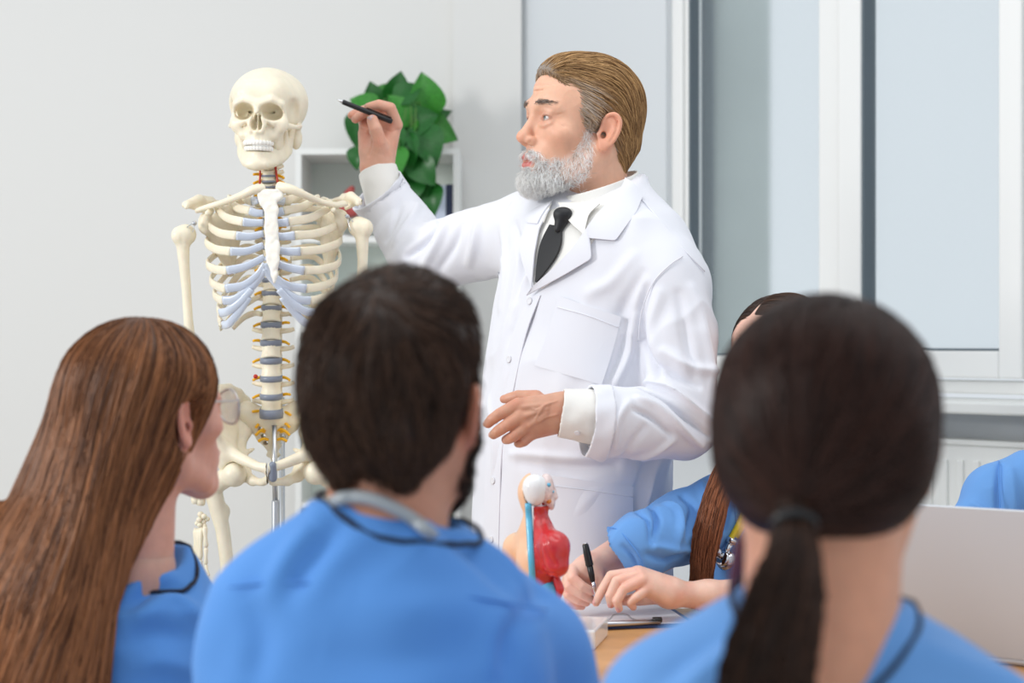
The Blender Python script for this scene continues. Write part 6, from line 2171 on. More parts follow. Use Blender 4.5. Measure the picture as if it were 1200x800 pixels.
# ------------------------------------------------------------------ table and what stands on it
TZ = 0.80
tb = empty('table', (.35, 2.5, 0), 'oak topped meeting table between the seated listeners', 'table')
box('table_top', (-.30, 2.08, TZ - .028), (1.35, 2.98, TZ), M['wood'], tb, .004)
box('apron', (-.24, 2.14, TZ - .09), (1.29, 2.16, TZ - .028), M['wood'], tb)
box('apron', (-.24, 2.90, TZ - .09), (1.29, 2.92, TZ - .028), M['wood'], tb)
for x in (-.24, 1.24):
    for y in (2.14, 2.87):
        box('leg', (x, y, 0), (x + .05, y + .05, TZ - .028), M['wood'], tb, .003)

def TP(px, py, dz=0.0):
    """point of the table top seen at a pixel"""
    Z = (CAMZ - TZ - dz) * FPX / (py - 400)
    return P(px, py, Z)
# clipboard with paper
c0, c1 = TP(655, 738.5), TP(792, 735)
u = c1 - c0; u /= np.linalg.norm(u); v = np.array([-u[1], u[0], 0])
o0 = c0
def slab(name, a, w_, l_, z0, z1, m, parent, bevel=.0015):
    vs = []
    for z in (z0, z1):
        for (i, j) in ((0, 0), (1, 0), (1, 1), (0, 1)):
            q = a + u * w_ * i + v * l_ * j
            vs.append((q[0], q[1], z))
    fs = [(3, 2, 1, 0), (4, 5, 6, 7), (0, 1, 5, 4), (1, 2, 6, 5), (2, 3, 7, 6), (3, 0, 4, 7)]
    return mesh_obj(name, vs, fs, m, parent, smooth=False)
M['navy'] = mat('navy_board', (38, 70, 128), 0.45)
cbd = empty('clipboard', tuple(c0), 'navy clipboard with a metal clip and white paper under the writing hands', 'clipboard')
slab('board', o0 - u * .02, .25, .27, TZ + .0005, TZ + .0045, M['navy'], cbd)
for k in range(3):
    slab('paper_sheet', o0 - u * .012 + v * (.012 + .001 * k), .232, .25, TZ + .0047 + .0005 * k, TZ + .0051 + .0005 * k, M['paper'], cbd)
ca, cb_ = TP(688, 735, .006), TP(773, 731, .006)
ca[2] = cb_[2] = TZ + .010
sweep('clip_bar', [ca, cb_], .0055, M['steel'], cbd, rb=.0045, seg=12)
sweep('clip_plate', [ca + v * .014 - np.array([0, 0, .002]), cb_ + v * .014 - np.array([0, 0, .002])], .011, M['steel'], cbd, rb=.0018, up=(0, 0, 1), seg=10)
mid_ = (ca + cb_) / 2
arc = [mid_ - u * .03 + v * .02 + (0, 0, 0), mid_ - u * .018 + v * .022 + (0, 0, .004), mid_ - u * .01 + v * .025 + (0, 0, .010), mid_ + u * .01 + v * .025 + (0, 0, .010), mid_ + u * .018 + v * .022 + (0, 0, .004), mid_ + u * .03 + v * .02]
sweep('clip_hanger', catmull(arc, 5), .0013, M['steel'], cbd, seg=8)
for e_ in (ca + u * .004, cb_ - u * .004):
    sweep('rubber_grip', [e_ - u * .007 + (0, 0, .003), e_ + u * .007 + (0, 0, .003)], .006, M['black'], cbd, rb=.0048, seg=10)
# loose sheet near the front
def sheet(px, py, w_, l_, rz, name, label):
    q = TP(px, py); R = rotm(rz=rz)
    vs = [q + R @ np.array([i * w_, j * l_, k]) for k in (.0006, .0014) for i, j in ((0, 0), (1, 0), (1, 1), (0, 1))]
    o = mesh_obj(name, vs, [(3, 2, 1, 0), (4, 5, 6, 7), (0, 1, 5, 4), (1, 2, 6, 5), (2, 3, 7, 6), (3, 0, 4, 7)], M['paper'], smooth=False)
    return tag(o, label, 'paper')
sheet(640, 860, .21, .24, -4, 'paper_sheet', 'loose white paper sheet on the table in front of the torso model')

# ---- small anatomical torso model
ZA = 2.60
A = lambda x, y, d=0: P(x, y, ZA + d)
M['askin'] = mat('model_skin', (245, 196, 158), 0.3, coat=.3)
M['amus'] = mat('model_muscle', (206, 48, 52), 0.28, coat=.4, noise=(60, .16))
M['ablue'] = mat('model_blue', (92, 186, 222), 0.3, coat=.3)
M['awhite'] = mat('model_white', (240, 240, 240), 0.2, coat=.4)
M['apink'] = mat('model_face', (236, 214, 210), 0.25, coat=.4, noise=(160, .25))
M['aor'] = mat('model_orange', (224, 140, 60), 0.3)
am = empty('anatomy_torso_model', (A(640, 700)[0], ZA, TZ), 'small red and beige anatomy torso model with white brain on a white base', 'anatomy model')
fb = TP(697, 762)
box('base_slab', (fb[0] - .185, fb[1] - .0, TZ), (fb[0], fb[1] + .13, TZ + .030), M['awhite'], am, .003, rz=math.radians(-12), pivot=fb)
def afield(): return Field(A(585, 775, -.12), A(675, 540, .12), .0016)
def torso_shape(F):
    F.ell(A(628, 577), (.028, .026, .032), k=0)
    F.chain([A(627, 595), A(629, 618)], [.017, .019], k=.012)
    F.ell(A(632, 655), (.036, .044, .048), k=.02)
    F.ell(A(628, 705), (.033, .04, .055), k=.02)
    F.cone(A(629, 618), A(650, 640, -.046), .016, .020, k=.016)
    F.cone(A(627, 618), A(606, 645, .046), .016, .020, k=.016)
    F.chain([A(650, 640, -.046), A(652, 662, -.05)], [.022, .019], k=.010)
    F.chain([A(606, 640, .046), A(603, 655, .048)], [.021, .018], k=.010)
    F.ell(A(636, 740), (.036, .042, .03), k=.02)
    F.plane((0, 0, TZ + .031), (0, 0, -1))
cutx = A(622, 600)[0]
Fa = afield(); torso_shape(Fa)
Fa.plane((cutx, 0, 0), (1, 0, 0)); Fa.ell(A(632, 576, -.014), (.024, .022, .028), k=.0, op='sub')
mesh_obj('skin_half', *Fa.mesh(1), M['askin'], am)
Fa = afield(); torso_shape(Fa)
Fa.plane((cutx + .004, 0, 0), (-1, 0, 0)); Fa.plane((0, 0, A(0, 592)[2]), (0, 0, 1))
for poly in ([(634, 604), (640, 622), (652, 632)], [(638, 628), (642, 648), (650, 662)], [(634, 640), (636, 660), (644, 672)], [(632, 668), (645, 672), (656, 672)], [(630, 684), (645, 690), (655, 688)], [(640, 596), (646, 612), (644, 622)], [(648, 676), (648, 700), (646, 730)]):
    pv = on_surf(Fa, poly, ZA - .1, ZA + .1, 4)
    if len(pv) > 1: Fa.chain(list(pv), [.0012] * len(pv), k=.004, op='sub')
mesh_obj('muscle_half', *Fa.mesh(1), M['amus'], am)
sp = on_surf((lambda: (lambda F: (torso_shape(F), F)[1])(afield()))(), [(619, 590), (621, 625), (623, 660), (625, 690), (628, 720), (630, 745)], ZA - .12, ZA + .12, 5)
mesh_obj('spine_stripe', *sweep_data(sp, .0052, rb=.004, up=(0, -1, 0), seg=10), M['ablue'], am)
Fa = afield(); Fa.ell(A(627, 571, -.013), (.0195, .018, .0205), k=0); Fa.ell(A(627, 582, -.012), (.014, .015, .014), k=.01)
mesh_obj('brain_dome', *Fa.mesh(1), M['awhite'], am)
Fa = afield(); Fa.ell(A(640, 573, -.002), (.0125, .022, .024), k=0); Fa.ell(A(646, 590, -.002), (.006, .012, .010), k=.008); Fa.cone(A(649, 574, -.004), A(651.5, 582, -.004), .003, .0035, k=.006)
mesh_obj('face_half', *Fa.mesh(1), M['apink'], am)
for (x, y, r, mm_) in ((643, 568, .0035, 'ablue'), (648, 576, .0022, 'ablue'), (643, 587, .0042, 'aor'), (637, 590, .003, 'amus')):
    q, ok = Fa.ray([x], [y], ZA - .1, ZA + .1)
    lathe('vessel', [(r * .3, -r * .6), (r, 0), (r * .3, r * .6)], q[0], M[mm_], am, axis=(0, -1, .2), seg=10)
Fa = afield()
Fa.ell(A(641, 695, -.02), (.018, .026, .022), k=0)
mesh_obj('abdomen_organ', *Fa.mesh(1), M['ablue'], am)
Fa = afield()
Fa.chain([A(652, 678, -.03), A(656, 690, -.034), A(652, 702, -.03)], [.006, .007, .006], k=.004)
mesh_obj('abdomen_muscle', *Fa.mesh(1), M['amus'], am)

# ---- laptop
M['alu'] = mat('silver_aluminium', (206, 209, 214), 0.42, 0.0)
Al = np.array([(1034 - 600) * 2.565 / FPX, 2.565])
du = np.array([.812, -.583]); dn = np.array([-.583, -.812])         # along the lid, towards the camera
lp_ = empty('laptop', (Al[0], Al[1], TZ), 'open silver laptop seen from behind on the table', 'laptop')
Wd, Ht, tilt = .345, .225, math.radians(14)
def LP(s_, h, t):
    """s along the hinge, h up the lid, t out of its back"""
    b_ = Al + du * s_ + dn * (math.sin(tilt) * h + math.cos(tilt) * t)
    return np.array([b_[0], b_[1], TZ + .012 + math.cos(tilt) * h - math.sin(tilt) * t])
def rounded(name, W0, H0, t0, t1, fn, m, parent, r=.012):
    pts = []
    for cx_, cy_, a0 in ((W0 - r, r, -90), (W0 - r, H0 - r, 0), (r, H0 - r, 90), (r, r, 180)):
        for k in range(7):
            a = math.radians(a0 + 15 * k); pts.append((cx_ + r * math.cos(a), cy_ + r * math.sin(a)))
    n = len(pts)
    e_ = .0022
    vs, fs = [], []
    rings = [(t0, .002), (t0 + (t1 - t0) * .35, 0), (t0 + (t1 - t0) * .65, 0), (t1, .002)]
    for t, ins in rings:
        for x, y in pts:
            vs.append(fn(x + (W0 / 2 - x) * ins * 4, y + (H0 / 2 - y) * ins * 4, t))
    for i in range(3):
        for j in range(n):
            fs.append((i * n + j, i * n + (j + 1) % n, (i + 1) * n + (j + 1) % n, (i + 1) * n + j))
    fs.append(tuple(range(n - 1, -1, -1))); fs.append(tuple(range(3 * n, 4 * n)))
    o = mesh_obj(name, vs, fs, m, parent)
    md = o.modifiers.new('edge', 'EDGE_SPLIT'); md.split_angle = math.radians(40)
    return o
ld = rounded('lid', Wd, Ht, 0, .007, LP, M['alu'], lp_)
rounded('screen', Wd - .02, Ht - .02, -.0012, -.0002, lambda x, y, t: LP(x + .01, y + .01, t), M['black'], ld, .004)
def BP(s_, h, t):
    b_ = Al + du * s_ - dn * (h)
    return np.array([b_[0], b_[1], TZ + t])
bs = rounded('keyboard_base', Wd, .235, .001, .014, BP, M['alu'], lp_)
rounded('keyboard', Wd - .05, .11, .0142, .016, lambda x, y, t: BP(x + .025, y + .03, t), M['black'], bs, .006)
rounded('touchpad', .11, .07, .0141, .0148, lambda x, y, t: BP(x + .118, y + .152, t), M['greysteel'], bs, .004)
mesh_obj('hinge', *sweep_data([LP(.04, -.004, .002), LP(Wd - .04, -.004, .002)], .005), M['alu'], lp_)

# ------------------------------------------------------------------ woman writing behind the table
ZQ = 3.05
wr = empty('person', P(930, 400, ZQ) * (1, 1, 0), 'dark-haired woman in blue scrubs writing on a clipboard, yellow stethoscope', 'person')
Qp = lambda x, y, d=0: P(x, y, ZQ + d)
QR = rotm(rz=-42) @ rotm(rx=14) @ rotm(ry=-4)
QT = Qp(917, 424, -.06); QS = .985
Fw = Field(QT - (.15, .15, .25), QT + (.15, .15, .15), .0018).frame(QR, QT, QS)
sculpt_head(Fw, fem=True, neck_pt=(0, .06, -.17), neck_r=.048)
Vw, Qw = Fw.mesh(1)
Lw = to_local(Vw, QR, QT, QS)
cw = skin_colors(Lw, (234, 188, 168), True)
NKq = QT + QR @ np.array([0, .06, -.17])
ms_ = [(Vw, Qw, cw)]
# right hand with the pen
ZH = 2.86
G_ = lambda x, y, d=0: P(x, y, ZH + d)
fi_ = ([G_(672, 668, -.012), G_(671, 677, -.030), G_(682, 686, -.034), G_(693.5, 692.5, -.03)], [.0098, .0088, .0079, .0068])
fm_ = ([G_(667, 676, -.008), G_(667, 687, -.028), G_(680, 695, -.030), G_(692.5, 702, -.024)], [.0098, .0088, .0079, .0068])
frr = ([G_(665, 686, -.002), G_(666, 697, -.022), G_(677, 703, -.022), G_(687, 706, -.014)], [.0094, .0083, .0075, .0066])
fp_ = ([G_(666, 695, .006), G_(667.5, 706, -.012), G_(675, 709.5, -.010), G_(682, 710.5, -.004)], [.0088, .0076, .0069, .006])
ft_ = ([G_(688, 668, .004), G_(697, 671, -.006), G_(702.5, 679, -.018), G_(703, 689.5, -.026)], [.0125, .0108, .0092, .0074], .008)
pal = [(G_(690, 664, .004), G_(673, 668, -.008), .0195, .0115), (G_(689, 667, .006), G_(668, 676, -.005), .0195, .0115), (G_(690, 672, .01), G_(666, 686, .0), .0185, .0112), (G_(691, 676, .012), G_(668, 695, .008), .0175, .0105),
       (G_(722, 652, .035), G_(690, 667, .008), .031, .023), (G_(690, 668, -.002), G_(694, 672, -.006), .018, .014)]
Fg = hand_field([fi_, fm_, frr, fp_, ft_], pal, h=.0013, k=.0028)
Vg, Qg = Fg.mesh(1)
ms_.append((Vg, Qg, hand_cols(Vg, (240, 198, 180), [f[0][-1] for f in (fi_, fm_, frr, fp_, ft_)] + [f[0][1] for f in (fi_, fm_, frr, fp_)], .011)))
add_nail(ms_, fi_[0][-1], fi_[0][-1] - fi_[0][-2], np.array([.15, -1, .25]), .0066, (236, 160, 156))
add_nail(ms_, ft_[0][-1], ft_[0][-1] - ft_[0][-2], np.array([.4, -1, .1]), .0068, (236, 160, 156))
add_nail(ms_, fm_[0][-1], fm_[0][-1] - fm_[0][-2], np.array([.1, -1, .2]), .0064, (236, 160, 156))
# left hand resting on the paper
ZG = 2.80
J_ = lambda x, y, d=0: P(x, y, ZG + d)
gi_ = ([J_(747, 671, -.004), J_(716, 674.5, -.006), J_(704.5, 693, -.012), J_(698.5, 706, -.016)], [.0108, .0086, .0076, .0064])
gm_ = ([J_(749, 674, -.018), J_(722.5, 681, -.024), J_(714.5, 698, -.030), J_(716, 708, -.030)], [.0108, .0086, .0076, .0064])
gr_ = ([J_(752, 680, -.026), J_(731, 690, -.036), J_(723, 704, -.040), J_(725.5, 713, -.038)], [.0104, .0083, .0074, .0062])
gp_ = ([J_(758, 690, -.026), J_(745, 700, -.038), J_(738, 706, -.036), J_(742, 711, -.03)], [.0096, .0076, .0068, .006])
gt_ = ([J_(768, 699, .012), J_(748, 702, .022), J_(734, 703, .016), J_(724, 704, .008)], [.0125, .0108, .009, .0074], .008)
pal = [(J_(784, 690, .002), J_(748, 671, -.002), .0195, .0118), (J_(784, 692, -.004), J_(750, 675, -.014), .0195, .0118), (J_(784, 695, -.006), J_(753, 682, -.022), .0185, .0115), (J_(785, 698, -.006), J_(759, 691, -.022), .0175, .0108),
       (J_(880, 697, .06), J_(830, 698, .02), .029, .0245), (J_(830, 698, .02), J_(784, 695, 0), .0245, .0195)]
Fg2 = hand_field([gi_, gm_, gr_, gp_, gt_], pal, h=.0013, k=.0028)
Vg, Qg = Fg2.mesh(1)
ms_.append((Vg, Qg, hand_cols(Vg, (240, 198, 178), [f[0][-1] for f in (gi_, gm_, gr_, gp_)] + [f[0][0] for f in (gi_, gm_, gr_)], .012)))
for g_, nn in ((gi_, (-.8, -.6, .4)), (gm_, (-.7, -.8, .0)), (gr_, (-.5, -1, .0))):
    add_nail(ms_, g_[0][-1], g_[0][-1] - g_[0][-2], np.array(nn), .0062, (238, 164, 158))
Fb = Field(Qp(680, 1050, -.3), Qp(1120, 540, .3), .010)
SQ, SQ2 = Qp(850, 585, -.02), Qp(1040, 610, -.02)
EQ = P(742, 668, 2.86)
Fb.cone(NKq, Qp(935, 850, .06), .052, .09, k=.04)
Fb.cone(Qp(935, 660, .04), SQ2 + (-.01, .01, -.02), .05, .04, k=.03); Fb.cone(Qp(935, 660, .04), SQ + (.03, .02, -.02), .05, .04, k=.03)
Fb.chain([SQ + (.03, .02, -.02), EQ + (.02, .05, .01)], [.04, .035], k=.03)
Fb.chain([SQ2 + (-.01, .01, -.02), Qp(1012, 692, -.12), P(880, 697, 2.86)], [.04, .034, .029], k=.02)
Vb, Qb = Fb.mesh(1)
ms_.append((Vb, Qb, np.tile(lin((236, 190, 168)), (len(Vb), 1))))
Vj, Qj, Cj = jmeshes(ms_)
mesh_obj('body', Vj, Qj, M['skin'], wr, col=Cj)
eyes(wr, QR, QT, QS, look=(0, 12))
for s_ in (-1, 1):
    wbr = np.exp(-(((Lw - (s_ * .031, -.092, .0215)) / (.0135, .02, .0024)) ** 2).sum(1) * 1.3) * (np.abs(Lw[:, 0]) > .011)
    seeds = Vw[np.random.default_rng(2).choice(len(Vw), 420, p=wbr / wbr.sum())]
    tuft('eyebrow', Fw, seeds, lambda p, s_=s_: np.tile(QR @ np.array([s_ * 1.0, .15, .1]), (len(p), 1)), 5, .0022, lambda t: .0005 + .0012 * math.sin(t * 3.1), [((58, 40, 32), .7), ((80, 58, 48), .3)], wr, 40 + s_, (.0003, .0005), .2)
# hair, parted and smooth, with a long lock over the chest
Fq = Field(QT - (.15, .15, .15), QT + (.15, .15, .15), .0024).frame(QR, QT, QS)
Fq.ell((0, .012, .034), (.082, .104, .086), k=0)
Fq.ell((0, .045, -.02), (.076, .066, .08), k=.03)
Fq.plane((0, -.072, .060), (0, -.90, -.43), k=.006)
Fq.cone((-.006, -.10, .09), (-.006, .03, .125), .0016, .0016, k=.006, op='sub')
for s_ in (-1, 1):
    Fq.ell((s_ * .088, -.05, -.02), (.03, .03, .05), k=.01, op='sub')
Vq, Qq = Fq.mesh(1)
def part_flow(p):
    l = to_local(p, QR, QT, QS)
    d = np.stack([np.sign(l[:, 0] + .006) * (1 - sstep(np.abs(l[:, 0]), .03, .08)), .55 + 0 * l[:, 0], -.35 - .8 * sstep(np.abs(l[:, 0]), .03, .08)], 1)
    return d @ QR.T
strand_hair(wr, 'hair', Fq, Vq, Qq, (40, 26, 20), (98, 70, 54), 4200, part_flow, 9, .009, lambda t: .0005 + .0012 * math.sin(t * 3.1), (.0004, .0007), 13, .06, .6)
lk = [Qp(876, 470, -.10), Qp(860, 530, -.125), Qp(842, 575, -.150), Qp(830, 620, -.165), Qp(823, 660, -.165), Qp(821, 705, -.16)]
lkp = catmull(lk, 8); nl = len(lkp)
lwid = np.interp(np.linspace(0, 1, nl), [0, .3, .6, 1], [.018, .020, .0225, .016]); lth = np.interp(np.linspace(0, 1, nl), [0, .5, 1], [.014, .013, .010])
v0, f0 = sweep_data(lkp, lwid * .92, rb=lth * .92, up=(0, -1, 0), seg=20)
rg = np.random.default_rng(15)
npt = 2600
a0 = rg.uniform(0, 2 * math.pi, npt); rr = np.sqrt(rg.uniform(.55, 1.12, npt))
ix = np.linspace(0, nl - 1, 12).astype(int)
T_ = np.gradient(lkp, axis=0); T_ /= np.linalg.norm(T_, axis=1, keepdims=True)
S2 = np.tile([0, -1.0, 0], (nl, 1)); S2 -= T_ * (S2 * T_).sum(1, keepdims=True); S2 /= np.linalg.norm(S2, axis=1, keepdims=True); S1 = np.cross(T_, S2)
pp = np.stack([lkp[i] + (np.cos(a0) * rr * lwid[i])[:, None] * S1[i] + (np.sin(a0) * rr * lth[i])[:, None] * S2[i] for i in ix], 1)
pp += rg.normal(0, .0008, pp.shape) * np.linspace(.2, 2, 12)[None, :, None]
V, Q, own = strands_data(pp, rg.uniform(.0004, .0008, npt))
t = np.clip(rg.normal(.42, .3, npt), 0, 1)[:, None]
c = np.array(lin((78, 44, 30))) * (1 - t) + np.array(lin((186, 120, 84))) * t
qf = np.array([f for f in f0 if len(f) == 4])
Vj, Qj, Cj = jmeshes([(v0, qf, np.tile(np.array(lin((64, 36, 26))), (len(v0), 1))), (V, Q, c[own])])
mesh_obj('hair_lock', Vj, Qj, M['hair'], wr, col=Cj)
# scrub top
Fs = Field(Qp(680, 960, -.32), Qp(1130, 520, .28), .0034)
QBR = rotm(rz=-20); QBT = np.array([Qp(940, 400, .06)[0], ZQ + .06, 0])
def qsec(py, pxc, a, b, cy=0):
    z = CAMZ - (py - 400) * (ZQ + .06) / FPX; dx = (pxc - 940) * (ZQ + .06) / FPX
    v_ = QBR.T @ np.array([dx, 0, 0]); return (z, v_[0], v_[1] + cy, a, b)
Fs.frame(QBR, QBT).loft([qsec(950, 945, .17, .13), qsec(800, 942, .158, .125, -.01), qsec(720, 940, .16, .128, -.025), qsec(660, 938, .165, .122, -.03), qsec(610, 936, .165, .105, -.02), qsec(575, 934, .14, .085, -.01), qsec(552, 932, .09, .07, -.01), qsec(540, 932, .06, .055, -.01)], k=0, p=2.3)
Fs.frame()
Fs.cone(Qp(880, 580, -.0), SQ + (.01, 0, -.015), .058, .064, k=.04)
Fs.chain([SQ + (.01, 0, -.015), Qp(790, 622, -.1), P(742, 643, 2.85)], [.066, .062, .056], k=.03)
Fs.cone(Qp(1000, 585, 0), SQ2 + (-.01, 0, -.02), .056, .06, k=.04)
Fs.chain([SQ2 + (-.01, 0, -.02), Qp(1034, 660, -.08), Qp(1012, 686, -.12)], [.060, .054, .050], k=.03)
Fs.cone(Qp(1012, 686, -.12), Qp(985, 690, -.15), .050, .049, k=.01)
halfcut(Fs, P(722, 652, 2.85), np.array([-.80, .05, -.45]) / np.linalg.norm([-.80, .05, -.45]), P(695, 668, 2.85), .085)
Fs.cone(P(735, 647, 2.855), P(702, 664, 2.85), .045, .05, k=.004, op='sub')
Fs.cone(NKq + (0, 0, .12), NKq + (-.012, -.04, -.01), .055, .05, k=.006, op='sub')
Vs_, Qs_ = Fs.mesh(2); Ns_ = Fs.grad(Vs_)
Vs_ = folds(Vs_, Ns_, Fs, [(p_, w_ * .8, h_ * 1.3) for p_, w_, h_ in [([(760, 590), (770, 605), (768, 630)], .007, -.010), ([(745, 598), (760, 612), (764, 640)], .006, -.007),
   ([(780, 590), (796, 605), (790, 640)], .009, .010), ([(800, 580), (812, 596), (805, 630)], .008, -.010), ([(820, 560), (826, 590), (815, 640)], .010, .009), ([(838, 545), (842, 580), (832, 640)], .008, -.010),
   ([(800, 650), (780, 655), (760, 650)], .008, -.008), ([(815, 645), (790, 645), (765, 640)], .008, .007), ([(868, 540), (858, 580), (850, 620)], .007, -.010), ([(730, 640), (740, 650), (748, 664)], .006, -.006)]], 2.5, 3.3)
Vs_ = cloth_noise(Vs_, Ns_, .0075, (14, 32), (1, 0, .6), .5)
qtop = mesh_obj('scrub_top', Vs_, Qs_, M['scrub'], wr)
seam(Fs, [(708, 617), (726, 622), (748, 650), (755, 670)], 2.5, 3.2, .0011, 'hem_stitch', M['scrub2'], qtop, .0005)
seam(Fs, [(868, 535), (860, 570), (862, 610)], 2.5, 3.2, .0011, 'sleeve_seam', M['scrub2'], qtop, .0005)
hipq = np.array([QBT[0], QBT[1] + .05, .52])
seated_lower(wr, hipq, (-.25, -1), M['scrub'])
chair(hipq, (-.25, -1), 'white shell chair under the woman writing on the clipboard')
# pen
pn = empty('ballpoint_pen', tuple(G_(690, 670, -.03)), 'black capped pen in the hand of the writing woman', 'pen', 'pens')
na, nb = G_(698.5, 699, -.035), G_(685.5, 636, -.03)
ax = nb - na; Ln = np.linalg.norm(ax)
lathe('tip', [(.0004, 0), (.001, Ln * .02), (.0026, Ln * .10), (.0036, Ln * .17), (.0034, Ln * .30), (.001, Ln * .30)], na, M['chrome'], pn, axis=ax, seg=16)
lathe('barrel', [(.002, Ln * .29), (.0042, Ln * .29), (.0050, Ln * .40), (.0052, Ln * .58), (.002, Ln * .59)], na, M['black'], pn, axis=ax, seg=18)
lathe('cap', [(.003, Ln * .575), (.0064, Ln * .58), (.0066, Ln * .6), (.0062, Ln * .80), (.0052, Ln * .965), (.0040, Ln * .985), (.001, Ln * .985)], na, M['black'], pn, axis=ax, seg=18)
lathe('end_ring', [(.001, Ln * .985), (.0043, Ln * .985), (.0040, Ln), (.001, Ln)], na, M['chrome'], pn, axis=ax, seg=16)
# yellow stethoscope
M['yellow'] = mat('yellow_tube', (240, 214, 52), 0.3)
st = empty('stethoscope', tuple(Qp(865, 640, -.15)), 'yellow stethoscope with chrome chest piece hanging on the writing woman', 'stethoscope', 'stethoscopes')
def chest(x, y, lift):
    q, ok = Fs.ray([x], [y], 2.6, 3.3)
    return (q[0] if ok[0] else Qp(x, y, -.14)) + np.array([0, -lift, 0])
sy = [chest(893, 562, .01), chest(878, 590, .010), chest(868, 612, .010), chest(858, 630, .012)]
for o_ in (-.0052, .0052):
    sweep('tube', catmull([p + np.array([o_, 0, o_ * .4]) for p in sy], 6), .0050, M['yellow'], st, seg=12)
nk = catmull([sy[0], NKq + (-.055, -.035, .03), NKq + (-.05, .03, .05), NKq + (.0, .062, .055), NKq + (.052, .03, .05), NKq + (.062, -.03, .03), chest(975, 590, .008), chest(985, 620, .008), chest(988, 660, .008)], 6)
sweep('tube', nk, .0052, M['yellow'], st, seg=10)
s0 = sy[-1]
dv = sy[-1] - sy[-2]; dv /= np.linalg.norm(dv)
lathe('yoke', [(.006, 0), (.0105, .0), (.0108, .004), (.010, .009), (.006, .010)], s0, M['chrome'], st, axis=dv, seg=18)
sweep('stem', [s0 + dv * .008, s0 + dv * .022, s0 + dv * .034 + (.002, 0, 0)], [.0075, .005, .0045], M['chrome'], st, seg=12)
cc = s0 + dv * .040 + np.array([.004, -.004, 0])
axp = np.array([-.55, -.75, .3])
lathe('chest_piece', [(.004, -.008), (.0165, -.007), (.018, -.003), (.012, .0), (.007, .003), (.012, .006), (.0135, .009), (.011, .011), (.003, .012)], cc, M['chrome'], st, axis=axp, seg=26)
lathe('bell', [(.002, 0), (.0085, 0), (.0095, .004), (.007, .010), (.0085, .013), (.002, .0125)], s0 + dv * .030 + np.array([-.012, -.008, .004]), M['chrome'], st, axis=(-.8, -.6, .1), seg=20)

# ------------------------------------------------------------------ person at the far right, partly outside the frame
ZY = 3.0
fr = empty('person', P(1275, 400, ZY) * (1, 1, 0), 'person in blue scrubs behind the laptop, cut by the right edge', 'person')
Yp = lambda x, y, d=0: P(x, y, ZY + d)
YR = rotm(rz=-30); YT = Yp(1290, 405); YS = .97
Fw = Field(YT - (.14, .15, .25), YT + (.14, .15, .15), .0035).frame(YR, YT, YS)
sculpt_head(Fw, fem=True, neck_pt=(0, .04, -.19), neck_r=.05)
Vw, Qw = Fw.mesh(1)
cw = skin_colors(to_local(Vw, YR, YT, YS), (228, 180, 158), True)
Fb = Field(Yp(1090, 900, -.52), Yp(1460, 500, .3), .009)
Fb.cone(YT + (0, .03, -.17), Yp(1280, 800, .04), .053, .09, k=.04)
Fb.cone(Yp(1280, 640, .03), Yp(1185, 582, .0), .045, .036, k=.03); Fb.cone(Yp(1280, 640, .03), Yp(1390, 592, .0), .045, .036, k=.03)
for sh_, el_, hd_, tipd in ((Yp(1182, 582), Yp(1130, 640, -.06), np.array([.72, 2.67, .845]), np.array([-.01, -.085, -.012])), (Yp(1390, 592), Yp(1420, 655, -.04), np.array([1.03, 2.74, .838]), np.array([-.06, -.06, -.012]))):
    Fb.chain([sh_, el_, hd_], [.036, .033, .023], k=.02)
    sd_ = np.array([-tipd[1], tipd[0], 0]); sd_ /= np.linalg.norm(sd_)
    for j in range(4):
        Fb.cone(hd_, hd_ + tipd * (.9 if j in (0, 3) else 1.05) + sd_ * (j - 1.5) * .018, .019, .009, k=.010)
    Fb.cone(hd_, hd_ + tipd * .5 + sd_ * .045, .016, .009, k=.010)
Vb, Qb = Fb.mesh(1)
Vj, Qj, Cj = jmeshes([(Vw, Qw, cw), (Vb, Qb, np.tile(lin((228, 184, 162)), (len(Vb), 1)))])
mesh_obj('body', Vj, Qj, M['skin'], fr, col=Cj)
eyes(fr, YR, YT, YS)
Fq = Field(YT - (.14, .15, .15), YT + (.14, .15, .15), .0035).frame(YR, YT, YS)
Fq.ell((0, .012, .036), (.083, .106, .086), k=0); Fq.ell((0, .045, -.02), (.077, .066, .085), k=.03)
Fq.plane((0, -.072, .060), (0, -.90, -.43), k=.006)
Vq, Qq = Fq.mesh(1)
strand_hair(fr, 'hair', Fq, Vq, Qq, (40, 26, 20), (98, 70, 54), 1200, lambda p: np.tile([0, .3, -1.0], (len(p), 1)), 8, .01, .001, (.0006, .001), 17, .08, .6)
Fs = Field(Yp(1085, 1000, -.34), Yp(1470, 480, .3), .0042)
YBR = rotm(rz=-22); YBT = np.array([Yp(1280, 400, .03)[0], ZY + .03, 0])
def ysec(py, a, b):
    return (CAMZ - (py - 400) * (ZY + .03) / FPX, 0, 0, a, b)
Fs.frame(YBR, YBT).loft([ysec(960, .165, .125), ysec(800, .16, .12), ysec(700, .165, .12), ysec(620, .168, .11), ysec(585, .155, .095), ysec(560, .125, .085), ysec(540, .085, .07), ysec(528, .058, .055)], k=0, p=2.3)
Fs.frame()
Fs.cone(Yp(1205, 560, .0), Yp(1166, 582, .0), .05, .055, k=.03)
Fs.chain([Yp(1170, 580, 0), Yp(1148, 610, -.03), Yp(1128, 640, -.06)], [.055, .050, .046], k=.02)
Fs.cone(Yp(1350, 565, 0), Yp(1388, 590, 0), .05, .056, k=.03)
Fs.chain([Yp(1388, 590, 0), Yp(1420, 650, -.05)], [.056, .05], k=.02)
Fs.cone(YT + (0, .03, -.08), YT + (0, .02, -.165), .055, .055, k=.006, op='sub')
Vs_, Qs_ = Fs.mesh(1); Ns_ = Fs.grad(Vs_)
